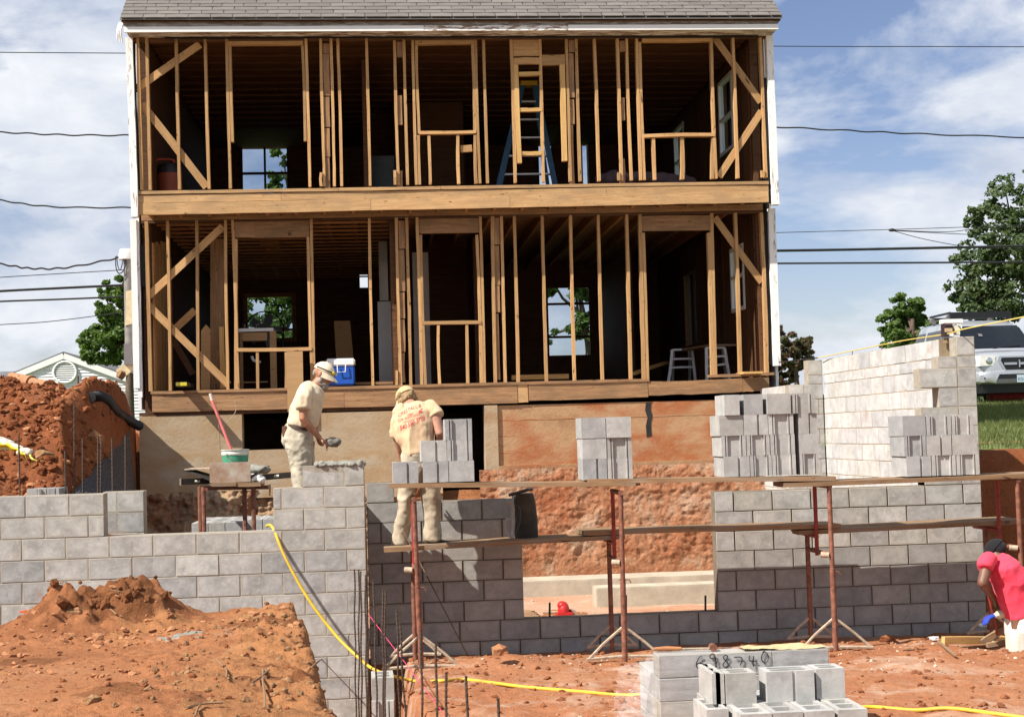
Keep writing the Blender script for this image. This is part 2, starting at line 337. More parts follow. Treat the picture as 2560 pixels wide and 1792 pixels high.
# ------------------------------------------------------------------ mesh helpers
class MB:
    def __init__(s): s.v = []; s.f = []; s.m = []
    def add(s, vs, fs, mi=0):
        o = len(s.v); s.v += [tuple(map(float, p)) for p in vs]; s.f += [tuple(i + o for i in f) for f in fs]; s.m += [mi] * len(fs); return s
    def box(s, x0, x1, y0, y1, z0, z1, mi=0):
        return s.add([(x, y, z) for x in (x0, x1) for y in (y0, y1) for z in (z0, z1)],
                     [(0, 1, 3, 2), (4, 6, 7, 5), (0, 4, 5, 1), (2, 3, 7, 6), (0, 2, 6, 4), (1, 5, 7, 3)], mi)
    def obox(s, c, ax, ay, az, mi=0):
        c, ax, ay, az = map(np.array, (c, ax, ay, az))
        return s.add([c + i * ax + j * ay + k * az for i in (-1, 1) for j in (-1, 1) for k in (-1, 1)],
                     [(0, 1, 3, 2), (4, 6, 7, 5), (0, 4, 5, 1), (2, 3, 7, 6), (0, 2, 6, 4), (1, 5, 7, 3)], mi)
    def prism(s, poly, a, b, axis='y', mi=0):
        """poly: points in the plane across the axis; extruded from a to b."""
        n = len(poly)
        def P(p, t): return {'y': (p[0], t, p[1]), 'x': (t, p[0], p[1]), 'z': (p[0], p[1], t)}[axis]
        vs = [P(p, a) for p in poly] + [P(p, b) for p in poly]
        fs = [tuple(range(n)), tuple(range(2 * n - 1, n - 1, -1))] + [(i, i + n, (i + 1) % n + n, (i + 1) % n) for i in range(n)]
        return s.add(vs, fs, mi)
    def tube(s, pts, r, n=8, cap=True, mi=0, rings=None):
        pts = [np.array(p, float) for p in pts]; rs = r if isinstance(r, (list, tuple)) else [r] * len(pts)
        up = np.array([0.13, .31, .94]); vs = []; fs = []
        for i, p in enumerate(pts):
            d = pts[min(i + 1, len(pts) - 1)] - pts[max(i - 1, 0)]; d = d / (np.linalg.norm(d) + 1e-9)
            if abs(d @ up) > .95: up = np.array([.9, .2, .1])
            a = np.cross(d, up); a /= np.linalg.norm(a); b = np.cross(a, d); up = b
            for k in range(n):
                t = 2 * math.pi * k / n; vs.append(p + rs[i] * (math.cos(t) * a + math.sin(t) * b))
        for i in range(len(pts) - 1):
            for k in range(n):
                fs.append((i * n + k, i * n + (k + 1) % n, (i + 1) * n + (k + 1) % n, (i + 1) * n + k))
        if cap: fs += [tuple(range(n - 1, -1, -1)), tuple(range((len(pts) - 1) * n, len(pts) * n))]
        return s.add(vs, fs, mi)
    def lathe(s, prof, c, n=20, mi=0, ax='z'):
        vs = []; fs = []
        for r, z in prof:
            for k in range(n):
                t = 2 * math.pi * k / n
                p = (r * math.cos(t), r * math.sin(t), z)
                if ax == 'y': p = (p[0], p[2], p[1])
                if ax == 'x': p = (p[2], p[0], p[1])
                vs.append(np.array(p) + np.array(c))
        for i in range(len(prof) - 1):
            for k in range(n): fs.append((i * n + k, i * n + (k + 1) % n, (i + 1) * n + (k + 1) % n, (i + 1) * n + k))
        if prof[0][0] > 1e-6: fs.append(tuple(range(n - 1, -1, -1)))
        if prof[-1][0] > 1e-6: fs.append(tuple(range((len(prof) - 1) * n, len(prof) * n)))
        return s.add(vs, fs, mi)
    def loft(s, rings, n=16, mi=0):
        """rings: (centre, u, v) with u, v the half axes; closed tube with end caps."""
        vs = []; fs = []
        for c, u, v in rings:
            c, u, v = map(np.array, (c, u, v))
            for k in range(n):
                t = 2 * math.pi * k / n; vs.append(c + math.cos(t) * u + math.sin(t) * v)
        for i in range(len(rings) - 1):
            for k in range(n): fs.append((i * n + k, i * n + (k + 1) % n, (i + 1) * n + (k + 1) % n, (i + 1) * n + k))
        fs += [tuple(range(n - 1, -1, -1)), tuple(range((len(rings) - 1) * n, len(rings) * n))]
        return s.add(vs, fs, mi)
    def ell(s, c, r, n=16, m=10, rot=None, mi=0):
        R = np.array(rot) if rot is not None else np.eye(3); vs = []; fs = []
        for i in range(m + 1):
            p = math.pi * i / m
            for k in range(n):
                t = 2 * math.pi * k / n
                vs.append(np.array(c) + R @ np.array([r[0] * math.sin(p) * math.cos(t), r[1] * math.sin(p) * math.sin(t), r[2] * math.cos(p)]))
        for i in range(m):
            for k in range(n): fs.append((i * n + k, (i + 1) * n + k, (i + 1) * n + (k + 1) % n, i * n + (k + 1) % n))
        return s.add(vs, fs, mi)
    def build(s, name, mat, parent=None, smooth=None, origin=None, **pr):
        v = np.array(s.v, float)
        o = (v.min(0) + v.max(0)) / 2 if origin is None else np.array(origin)
        me = bpy.data.meshes.new(name); me.from_pydata((v - o).tolist(), [], s.f)
        for m in (mat if isinstance(mat, (list, tuple)) else [mat]): me.materials.append(m)
        if len(me.materials) > 1: me.polygons.foreach_set('material_index', s.m)
        bm = bmesh.new(); bm.from_mesh(me)
        bmesh.ops.remove_doubles(bm, verts=bm.verts, dist=1e-5)
        bmesh.ops.recalc_face_normals(bm, faces=bm.faces); bm.to_mesh(me); bm.free()
        if smooth:
            me.polygons.foreach_set('use_smooth', [True] * len(me.polygons))
            me.set_sharp_from_angle(angle=math.radians(smooth))
        return link(name, me, o, parent, **pr)
def link(name, me, loc, parent=None, rot=None, **pr):
    ob = bpy.data.objects.new(name, me); COL.objects.link(ob)
    put(ob, loc, parent)
    if rot is not None: ob.rotation_euler = rot
    for k, v in pr.items(): ob[k] = v
    return ob
def world_loc(o):
    p = Vector((0, 0, 0))
    while o is not None: p = p + o.location; o = o.parent
    return p
def put(ob, loc, parent):
    loc = Vector([float(t) for t in loc])
    if parent is not None:
        ob.parent = parent; loc = loc - world_loc(parent)
    ob.location = loc
def thing(name, label, cat, loc, group=None):
    e = bpy.data.objects.new(name, None); COL.objects.link(e); e.location = Vector([float(t) for t in loc]); e.empty_display_size = .1
    return tag(e, label, cat, group)
def tag(o, label, cat, group=None):
    o['label'] = label; o['category'] = cat
    if group: o['group'] = group
    return o
def struct(o, kind='structure'):
    o['kind'] = kind; return o
def board_mesh(L, w, t, jit=.0025, seg=None):
    """length along local X, width along local Z, thickness along local Y; slightly bowed and uneven."""
    seg = seg or max(2, min(9, int(L / .3) + 1)); vs = []; fs = []
    b1, b2 = RNG.normal(0, jit * .9, 2)
    for i in range(seg + 1):
        u = i / seg; x = (u - .5) * L; by = b1 * math.sin(math.pi * u) * 1.5; bz = b2 * math.sin(math.pi * u) * 1.5
        j = RNG.normal(0, jit * .45, 4)
        vs += [(x, -t / 2 + by, -w / 2 + bz + j[0]), (x, t / 2 + by, -w / 2 + bz + j[0]), (x, t / 2 + by, w / 2 + bz + j[1]), (x, -t / 2 + by, w / 2 + bz + j[1])]
    for i in range(seg):
        a = i * 4
        for k in range(4): fs.append((a + k, a + (k + 1) % 4, a + 4 + (k + 1) % 4, a + 4 + k))
    fs += [(3, 2, 1, 0), tuple(seg * 4 + k for k in range(4))]
    return vs, fs
def board(name, p0, p1, w, t, mat, parent=None, face=(0, -1, 0), jit=.0025, seg=None, **pr):
    """a board from p0 to p1 (centre line); w across its face, t through; `face` is the direction its wide side looks."""
    p0 = Vector([float(q) for q in p0]); p1 = Vector([float(q) for q in p1]); X = (p1 - p0); L = X.length; X.normalize()
    Y = Vector(face); Y = (Y - X * Y.dot(X)).normalized(); Z = X.cross(Y)
    vs, fs = board_mesh(L, w, t, jit, seg)
    me = bpy.data.meshes.new(name); me.from_pydata(vs, [], fs); me.materials.append(mat); me.update()
    bm = bmesh.new(); bm.from_mesh(me); bmesh.ops.recalc_face_normals(bm, faces=bm.faces); bm.to_mesh(me); bm.free()
    ob = bpy.data.objects.new(name, me); COL.objects.link(ob)
    ob.rotation_euler = Matrix((X, Y, Z)).transposed().to_euler()
    put(ob, (p0 + p1) / 2, parent)
    for k, v in pr.items(): ob[k] = v
    return ob
def grid_mesh(P):
    nu, nv = P.shape[:2]; v = P.reshape(-1, 3)
    i = np.arange((nu - 1) * (nv - 1)); a = (i // (nv - 1)) * nv + i % (nv - 1)
    f = np.stack([a, a + nv, a + nv + 1, a + 1], 1)
    return v, f
def fast_mesh(name, v, f, mats, smooth=True):
    me = bpy.data.meshes.new(name); n, k = f.shape
    me.vertices.add(len(v)); me.vertices.foreach_set('co', np.asarray(v, np.float32).ravel())
    me.loops.add(n * k); me.loops.foreach_set('vertex_index', f.astype(np.int32).ravel())
    me.polygons.add(n); me.polygons.foreach_set('loop_start', (np.arange(n) * k).astype(np.int32))
    me.polygons.foreach_set('use_smooth', np.full(n, smooth))
    me.update(calc_edges=True); me.validate()
    for m in (mats if isinstance(mats, (list, tuple)) else [mats]): me.materials.append(m)
    return me
def sheet(name, P, mat, parent=None, **pr):
    v, f = grid_mesh(P); return link(name, fast_mesh(name, v, f, mat), (0, 0, 0), parent, **pr)
def height(name, x0, x1, y0, y1, step, zf, mat, **pr):
    X, Y = np.meshgrid(np.arange(x0, x1 + step / 2, step), np.arange(y0, y1 + step / 2, step), indexing='ij')
    return sheet(name, np.stack([X, Y, zf(X, Y)], -1), mat, **pr)
def smooth01(t): t = np.clip(t, 0, 1); return t * t * (3 - 2 * t)
ORD = 'first second third fourth fifth sixth seventh eighth ninth tenth eleventh twelfth'.split()

# ================================================================== the house
YU, YL, YB = 20.35, 20.75, 28.5           # upper face, lower face, back wall
XL, XR = -3.36, 5.72
house = thing('house', 'two storey house stripped to its bare wall studs above a stained foundation', 'house', (1.2, YL, 1.5))
C1, C2, C3 = Crop(0, 0, 2.551), Crop(800, 0, 2.87), Crop(1400, 0, 2.87)
L1, L2, L3 = Crop(0, 500, 2.87), Crop(540, 500, 2.87), Crop(1200, 500, 2.869)
zs = lambda x: 5.797 + (x + 3.33) * .0081
def stud(cr, a0, b0, a1, b1, Y=YU, z0=None, z1=None, w=.040, mat=None, name='stud', d=.09, dy=0.):
    """a0,b0 top and a1,b1 bottom centre in a crop; z0/z1 override the heights."""
    p, q = cr.Y(a0, b0, Y), cr.Y(a1, b1, Y)
    def X(z): return q[0] + (p[0] - q[0]) * (z - q[2]) / (p[2] - q[2])
    zb = q[2] if z0 is None else z0(q[0]) if callable(z0) else z0
    zt = p[2] if z1 is None else z1
    return board(name, (X(zb), Y + d / 2 + dy, zb), (X(zt), Y + d / 2 + dy, zt), w, d, mat or M_STUD, house, jit=.003)
# ---- upper storey
for cr, at0, at1 in [(C1, (878, 270), (904, 1220)), (C1, (935, 270), (957, 1220)), (C1, (1122, 270), (1144, 1220)),
                     (C1, (1308, 270), (1333, 1220)), (C1, (1444, 270), (1469, 1220)), (C1, (1951, 270), (1976, 1210)),
                     (C1, (2045, 270), (2070, 1205)), (C1, (2110, 270), (2133, 1205)), (C1, (2154, 270), (2179, 1205)),
                     (C2, (334, 305), (361, 1350)), (C2, (534, 305), (564, 1345)), (C2, (602, 300), (630, 1340)),
                     (C2, (665, 300), (693, 1340)), (C2, (1118, 300), (1149, 1335)), (C2, (1173, 300), (1204, 1335)),
                     (C2, (1372, 290), (1405, 1330)), (C2, (1580, 290), (1606, 1328)), (C2, (1769, 290), (1799, 1325)),
                     (C2, (1839, 290), (1868, 1322)), (C3, (247, 285), (283, 1315)), (C3, (412, 285), (445, 1315)),
                     (C3, (479, 285), (515, 1312)), (C3, (551, 280), (583, 1310)), (C3, (1085, 280), (1121, 1300)),
                     (C3, (1242, 268), (1279, 1298)), (C3, (1437, 270), (1482, 1295))]:
    stud(cr, *at0, *at1, z0=zs, z1=7.955)
# jacks and cripples round the four window openings
stud(C1, 1465, 290, 1482, 905, mat=M_STUD, dy=.001); stud(C1, 1929, 290, 1946, 900)
stud(C2, 690, 325, 712, 960); stud(C2, 705, 970, 716, 1340, z0=zs); stud(C2, 1094, 318, 1113, 948)
stud(C2, 1112, 965, 1121, 1335, z0=zs); stud(C2, 781, 968, 793, 1340, z0=zs); stud(C2, 989, 966, 997, 1338, z0=zs)
stud(C2, 1406, 465, 1432, 1170, w=.065, mat=M_NEWW, dy=-.004); stud(C2, 1738, 465, 1758, 1155, w=.072, mat=M_NEWW, dy=-.004)
stud(C3, 572, 303, 607, 1310, z0=zs); stud(C3, 1098, 990, 1094, 1302, z0=zs); stud(C3, 670, 990, 682, 1310, z0=zs, w=.046)
stud(C3, 875, 988, 880, 1308, z0=zs, w=.05); stud(C3, 422, 1240, 424, 1318, z0=zs, dy=-.02, d=.05)
stud(C3, 1453, 1225, 1455, 1292, z0=zs, dy=-.02, w=.05, d=.05); stud(C1, 2049, 1103, 2049, 1207, z0=zs, dy=-.03, d=.05)
stud(C2, 536, 1225, 538, 1345, z0=zs, dy=-.03, d=.05)
def rail(name, cr, a0, b0, a1, b1, h, Y=YU, d=.09, mat=None, dy=0., t=None):
    return board(name, cr.Y(a0, b0, Y + d / 2 + dy), cr.Y(a1, b1, Y + d / 2 + dy), h, d, mat or M_STUD, house, jit=.003)
rail('header', C1, 1452, 279, 1935, 276, .075, d=.08, dy=.004)
rail('header', C2, 680, 307, 1108, 303, .085, d=.08, dy=.004)
rail('window_sill_plate', C2, 712, 957, 1118, 951, .045, d=.1, dy=-.012)
rail('header', C2, 1385, 345, 1570, 343, .26, d=.05, dy=.02); rail('header', C2, 1388, 445, 1572, 441, .095, d=.06, dy=.006)
rail('header', C2, 1592, 436, 1757, 433, .15, d=.06, dy=.006)
for b in (534, 790, 1102): rail('ladder_blocking', C2, 1425, b + 2, 1592, b - 1, .055, d=.07, mat=M_NEWW, dy=.004)
rail('header', C3, 585, 292, 1072, 287, .06, d=.08, dy=.004)
rail('window_sill_plate', C3, 600, 980, 1108, 971, .05, d=.1, dy=-.012)
def filler(cr, a0, a1, rows, Y=YU, d=.06, dy=.022, mat=None):
    for b0, b1 in rows:
        p, q = cr.Y(a0, b0, Y), cr.Y(a1, b1, Y)
        board('blocking', ((p[0] + q[0]) / 2, Y + d / 2 + dy, q[2] + .004), ((p[0] + q[0]) / 2, Y + d / 2 + dy, p[2] - .004), abs(q[0] - p[0]), d, mat or M_SILL, house)
filler(C1, 2060, 2105, [(275, 340), (340, 610), (615, 810), (815, 1000), (1003, 1205)])
filler(C2, 548, 593, [(295, 410), (682, 895), (1222, 1345)])
filler(C2, 1785, 1830, [(285, 375), (380, 700), (710, 890), (892, 1320)])
filler(C3, 428, 470, [(290, 370), (697, 862), (1135, 1312)])
rail('blocking', C2, 1008, 1072, 1090, 1065, .10, d=.05, dy=.03)
# diagonal braces let into the studs
def brace(cr, a0, b0, a1, b1, w, Y, dy=.05): return board('diagonal_brace', cr.Y(a0, b0, Y + dy), cr.Y(a1, b1, Y + dy), w, .022, M_STUD, house, jit=.003)
brace(C1, 862, 575, 1275, 285, .105, YU); brace(C1, 905, 665, 1318, 1195, .105, YU)
brace(C3, 1108, 272, 1440, 735, .10, YU); brace(C3, 1445, 800, 1140, 1270, .10, YU)
# plates and the band under the upper floor, in lengths
def plate(name, cr0, p0, cr1, p1, h, Y, d, mat, dy=0., cuts=(), jit=.003):
    a, b = cr0.Y(*p0, Y), cr1.Y(*p1, Y); ts = [0, *cuts, 1]
    for t0, t1 in zip(ts, ts[1:]):
        q0 = a + (b - a) * t0 + np.array([.002, 0, 0]); q1 = a + (b - a) * t1 - np.array([.002, 0, 0])
        q0[1] = q1[1] = Y + d / 2 + dy
        board(name, q0, q1, h, d, mat, house, jit=jit, seg=9)
plate('sole_plate', C1, (880, 1230), C3, (1497, 1311), .045, YU, .10, M_BAND, -.012, (.31, .47))
plate('band_board', C1, (880, 1271), C3, (1497, 1352), .105, YU, .05, M_BAND, .002, (.22, .735), .004)
plate('band_board', C1, (880, 1334), C3, (1497, 1412), .165, YU, .05, M_BAND, -.004, (.36, .58), .004)
plate('top_plate', C1, (845, 250), C3, (1480, 250), .09, YU, .09, M_DARKW, .0, (.4,))  # dark wood colour carries the shade under the eave
# ---- lower storey
zl = lambda x: 2.998
for cr, a, b, w in [(L1, (1050, 165), (1080, 1360), .05), (L1, (1201, 165), (1220, 1365), .04), (L1, (1410, 165), (1421, 1360), .04),
                 (L1, (1617, 160), (1635, 1355), .04), (L1, (1669, 160), (1707, 1355), .04),
                 (L2, (682, 150), (703, 1330), .04), (L2, (1100, 140), (1125, 1326), .04), (L2, (1293, 140), (1326, 1315), .042),
                 (L2, (1367, 140), (1397, 1312), .042), (L2, (1443, 130), (1477, 1310), .042), (L2, (1896, 130), (1926, 1300), .042),
                 (L3, (89, 120), (111, 1296), .046), (L3, (154, 120), (183, 1296), .042), (L3, (246, 115), (276, 1292), .044),
                 (L3, (446, 110), (479, 1285), .042), (L3, (650, 108), (680, 1280), .042), (L3, (848, 105), (881, 1276), .042),
                 (L3, (1052, 105), (1084, 1272), .044), (L3, (1149, 100), (1178, 1270), .05), (L3, (1662, 90), (1690, 1265), .05),
                 (L3, (1832, 85), (1870, 1240), .046), (L3, (2018, 85), (2060, 1240), .052)]:
    stud(cr, *a, *b, Y=YL, z0=zl, z1=5.42, w=w)
stud(L1, 1693, 280, 1690, 1350, Y=YL, z0=zl, dy=.002); stud(L2, 660, 265, 678, 1060, Y=YL)
stud(L2, 1468, 250, 1502, 1308, Y=YL, z0=zl); stud(L2, 1871, 250, 1905, 1300, Y=YL, z0=zl)
stud(L3, 1173, 235, 1203, 1270, Y=YL, z0=zl, w=.042); stud(L3, 1641, 235, 1672, 1265, Y=YL, z0=zl, w=.046)
stud(L2, 296, 1085, 298, 1350, Y=YL, z0=zl); stud(L2, 502, 1080, 504, 1345, Y=YL, z0=zl); stud(L2, 682, 1085, 690, 1335, Y=YL, z0=zl)
stud(L2, 1595, 895, 1605, 1305, Y=YL, z0=zl); stud(L2, 1799, 892, 1808, 1302, Y=YL, z0=zl)
stud(L2, 1297, 1222, 1297, 1318, Y=YL, z0=zl, dy=-.02, d=.05, w=.035)
rail('header', L1, 1675, 212, 1900, 212, .24, Y=YL, d=.06, dy=.02, mat=M_SILL)
rail('header', L2, 250, 213, 670, 208, .24, Y=YL, d=.06, dy=.02, mat=M_SILL)
rail('header', L2, 1458, 190, 1885, 184, .21, Y=YL, d=.06, dy=.01, mat=M_SILL)
rail('header', L3, 1160, 172, 1652, 165, .22, Y=YL, d=.06, dy=.01, mat=M_SILL)
rail('window_sill_plate', L2, 150, 1076, 688, 1068, .05, Y=YL, d=.1, dy=-.012)
rail('window_sill_plate', L2, 1480, 884, 1900, 878, .05, Y=YL, d=.1, dy=-.012)
filler(L2, 1308, 1358, [(145, 350), (355, 655), (660, 850), (855, 1090), (1095, 1310)], Y=YL)
filler(L3, 100, 146, [(125, 320), (325, 610), (612, 805), (812, 1290)], Y=YL)
brace(L1, 1065, 690, 1600, 190, .105, YL); brace(L1, 1065, 755, 1640, 1325, .105, YL); brace(L3, 1682, 125, 2020, 590, .10, YL)
plate('top_plate', L1, (1012, 128), L3, (2030, 52), .085, YL, .09, M_SILL, .0, (.42,))
plate('top_plate', L1, (1012, 158), L3, (2030, 84), .04, YL, .09, M_DARKW, .004, (.55,))
plate('sole_plate', L1, (1080, 1382), L3, (1215, 1290), .04, YL, .11, M_SILL, -.014, (.12, .52))
plate('sole_plate', L3, (1640, 1262), L3, (2110, 1245), .04, YL, .11, M_SILL, -.014)
plate('band_board', L1, (1090, 1455), L3, (270, 1388), .27, YL, .05, M_SILL, .0, (.52,), .004)
plate('band_board', L3, (272, 1388), L3, (345, 1385), .26, YL, .05, M_BAND, .004)
plate('band_board', L3, (348, 1378), L3, (1205, 1352), .24, YL, .05, M_SILL, -.002, (), .005)
plate('band_board', L3, (1207, 1352), L3, (2075, 1318), .20, YL, .05, M_SILL, .0, (.78,), .007)
plate('nailer_strip', L1, (1060, 1525), L3, (20, 1456), .035, YL, .05, M_DARKW, .03)
# joist ends in the underside of the overhang
for k in range(23):
    x = -3.2 + k * .4064
    if x < 5.6: MB().box(x - .02, x + .02, YU + .06, YB, 5.455 + (x + 3.3) * .008, 5.62 + (x + 3.3) * .008).build('floor_joist', M_CEILW, house)
def wallgrid(name, axis, c, t, u0, u1, v0, v1, holes, mat, parent=house, **pr):
    """wall sheet across `axis` at c with rectangular holes (u0,u1,v0,v1)."""
    us = sorted({u0, u1, *[h[0] for h in holes], *[h[1] for h in holes]}); vs = sorted({v0, v1, *[h[2] for h in holes], *[h[3] for h in holes]})
    m = MB()
    for a, b in zip(us, us[1:]):
        for d, e in zip(vs, vs[1:]):
            if any(h[0] < (a + b) / 2 < h[1] and h[2] < (d + e) / 2 < h[3] for h in holes) or a < u0 - 1e-6 or b > u1 + 1e-6: continue
            if axis == 'x': m.box(c, c + t, a, b, d, e)
            else: m.box(a, b, c, c + t, d, e)
    return m.build(name, mat, parent, **pr)
def win(axis, c, u0, u1, v0, v1, bars_u=(), bars_v=(), fr=.05, mat=None, parent=house, name='window', t=.06):
    f = MB(); a, b = c, c + t
    def bx(p0, p1, q0, q1):
        if axis == 'x': f.box(a, b, p0, p1, q0, q1)
        else: f.box(p0, p1, a, b, q0, q1)
    bx(u0, u1, v0, v0 + fr); bx(u0, u1, v1 - fr, v1); bx(u0, u0 + fr, v0 + fr, v1 - fr); bx(u1 - fr, u1, v0 + fr, v1 - fr)
    for q in bars_u: bx(q - .02, q + .02, v0 + fr, v1 - fr)
    last = [u0 + fr, *sum([[q - .02, q + .02] for q in sorted(bars_u)], []), u1 - fr]
    for q in bars_v:
        for p0, p1 in zip(last[::2], last[1::2]): bx(p0, p1, q - .022, q + .022)
    o = f.build(name, mat or M_WHITE, parent)
    g = MB(); m = (a + b) / 2
    if axis == 'x': g.box(m - .003, m + .003, u0 + fr, u1 - fr, v0 + fr, v1 - fr)
    else: g.box(u0 + fr, u1 - fr, m - .003, m + .003, v0 + fr, v1 - fr)
    g.build('pane', M_PANE, o); return o
# rear windows (found through the open front) and side windows
def rectY(cr, a0, b0, a1, b1, Y):
    p, q = cr.Y(a0, b0, Y), cr.Y(a1, b1, Y); return p[0], q[0], q[2], p[2]
r1 = rectY(C1, 1530, 925, 1850, 1330, YB); r2 = rectY(C2, 1555, 1010, 1680, 1460, YB); r3 = rectY(C2, 1868, 1005, 1935, 1460, YB)
r4 = rectY(L2, 195, 672, 580, 1015, YB); r5 = rectY(L3, 462, 612, 815, 1130, YB); r6 = rectY(L2, 1030, 525, 1090, 628, YB)
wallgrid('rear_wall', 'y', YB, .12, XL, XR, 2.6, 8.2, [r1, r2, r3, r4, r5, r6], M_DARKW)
win('y', YB - .02, *r1, bars_u=[C1.Y(1690, 1100, YB)[0]], bars_v=[C1.Y(1690, 1106, YB)[2]], mat=M_DARKW, fr=.045)
win('y', YB - .02, *r2, mat=M_DARKW, fr=.03); win('y', YB - .02, *r3, fr=.03)
win('y', YB - .02, *r4, bars_v=[L2.Y(500, 930, YB)[2]], mat=M_SILL, fr=.08)
win('y', YB - .02, *r5, bars_v=[L3.Y(600, 745, YB)[2], L3.Y(600, 982, YB)[2]], fr=.06, mat=M_DARKW)
def rectX(cr, a0, b0, a1, b1, X):
    p, q = cr.X(a0, b0, X), cr.X(a1, b1, X); y = sorted((p[1], q[1])); z = sorted((p[2], q[2])); return y[0], y[1], z[0], z[1]
XI = XR - .14
s1 = list(rectX(C3, 1140, 590, 1255, 1075, XI)); s1[2], s1[3] = C3.X(1250, 1060, XI)[2], C3.X(1180, 610, XI)[2] + .1
s2 = [C3.X(889, 900, XI)[1], C3.X(820, 900, XI)[1], s1[2], s1[3]]
s3 = [L3.X(1908, 700, XI)[1], L3.X(1812, 700, XI)[1], L3.X(1890, 760, XI)[2] - .06, L3.X(1850, 330, XI)[2]]
s4 = [L3.X(1555, 700, XI)[1], min(YB - .25, L3.X(1466, 700, XI)[1]), L3.X(1555, 1040, XI)[2], L3.X(1545, 490, XI)[2]]
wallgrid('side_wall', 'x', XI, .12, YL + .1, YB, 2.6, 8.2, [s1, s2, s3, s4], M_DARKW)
for q in (s1, s2): win('x', XI - .03, *q, bars_v=[(q[2] + q[3]) / 2 - .03], fr=.055, t=.08)
win('x', XI - .03, *s3, bars_v=[s3[2] + .55], fr=.06, t=.08)
win('x', XI - .01, *s4, fr=.03, mat=M_DARKW)
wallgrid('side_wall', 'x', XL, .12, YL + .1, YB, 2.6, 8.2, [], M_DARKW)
# vertical sheathing boards on the inside of the left wall; bounced light put into their paler wood
for k in range(13):
    y = YL + .13 + k * .14
    MB().box(XL + .122, XL + .14 + random.uniform(0, .01), y, y + .132, 3.0, 5.2 + random.uniform(-.1, .1)).build('sheathing_board', M_STUD, house)
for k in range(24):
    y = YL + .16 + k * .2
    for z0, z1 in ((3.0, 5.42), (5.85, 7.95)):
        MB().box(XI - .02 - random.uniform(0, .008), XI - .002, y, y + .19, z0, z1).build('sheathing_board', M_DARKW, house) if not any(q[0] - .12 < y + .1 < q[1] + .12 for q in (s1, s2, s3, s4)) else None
# floors, ceilings with furring strips, partition
MB().box(XL + .14, XI - .05, YU + .12, YB - .02, 5.66, 5.70).build('upper_floor', M_WFLOOR, house)
MB().box(XL + .14, XI - .05, YL + .13, YB - .02, 2.90, 2.95).build('lower_floor', M_WFLOOR, house)
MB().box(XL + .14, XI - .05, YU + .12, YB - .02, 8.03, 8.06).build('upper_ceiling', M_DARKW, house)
for k in range(18):
    y = YL + .35 + k * .42
    MB().box(XL + .16, .15, y, y + .07, 5.405, 5.43).build('furring_strip', M_CEILW, house)
    if k < 14: MB().box(XL + .16, XI - .06, y, y + .09, 8.0, 8.025).build('furring_strip', M_DARKW, house)
for k, (a, b) in enumerate([(345, 300), (405, 312), (385, 325), (360, 345), (405, 360), (365, 382), (410, 398), (400, 435)]):
    p = L2.Y(a, b, 22.2 + k * .35); MB().box(p[0] - .1, p[0] + .1, p[1], p[1] + .04, 5.44, 5.60).build('bridging_block', M_STUD, house)
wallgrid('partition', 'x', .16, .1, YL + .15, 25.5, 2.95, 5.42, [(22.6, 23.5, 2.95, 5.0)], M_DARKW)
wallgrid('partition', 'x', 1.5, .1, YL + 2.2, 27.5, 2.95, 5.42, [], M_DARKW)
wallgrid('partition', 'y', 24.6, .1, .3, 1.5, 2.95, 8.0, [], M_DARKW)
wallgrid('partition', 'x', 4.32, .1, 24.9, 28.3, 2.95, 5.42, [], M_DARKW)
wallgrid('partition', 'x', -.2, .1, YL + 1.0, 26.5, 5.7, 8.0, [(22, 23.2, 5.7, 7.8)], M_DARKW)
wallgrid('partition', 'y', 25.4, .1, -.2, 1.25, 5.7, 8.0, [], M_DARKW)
# corner boards, siding edges
def vboard(name, cr0, p0, cr1, p1, w, Y, mat, d=.03):
    a, b = cr0.Y(*p0, Y), cr1.Y(*p1, Y); a[1] = b[1] = Y + d / 2
    return board(name, a, b, w, d, mat, house, jit=.004)
vboard('corner_board', C1, (820, 240), C1, (858, 1383), .095, YU - .04, M_WPAINT, .12)
vboard('corner_board', C3, (1503, 228), C3, (1549, 1467), .10, YU - .04, M_WPAINT, .12)
vboard('corner_board', L1, (953, 140), L1, (980, 1350), .085, YL - .04, M_WHITE, .1)
vboard('corner_board', L1, (980, 150), L1, (1006, 1415), .06, YL - .02, M_WPAINT, .06)
vboard('corner_board', L3, (2095, 60), L3, (2133, 1188), .105, YL - .04, M_WPAINT, .1)
MB().box(XL - .09, XL - .045, YL + .08, YB + .1, 2.75, 8.1).build('siding', M_SIDING, house)
wallgrid('siding', 'x', XR + .075, .04, YL + .08, YB + .1, 2.75, 8.1, [s1, s2, s3, s4], M_SIDING)
# black building paper strips at the corners and under the eave
for cr, p0, p1, w in ((C3, (1475, 560), (1500, 1460), .06), (L3, (2060, 90), (2098, 1180), .09), (L1, (1018, 320), (1018, 620), .10), (C1, (852, 270), (880, 1210), .05)):
    Y = (YU if cr in (C1, C3) else YL) + .03
    a, b = cr.Y(*p0, Y), cr.Y(*p1, Y); board('building_paper', a, b, w, .012, M_TAR, house, jit=.006)
a, b = C1.Y(1050, 246, YU - .03), C3.Y(1420, 246, YU - .03); a[2] = b[2] = 7.985; board('building_paper', a, b, .12, .012, M_TAR, house, jit=.008, seg=14)
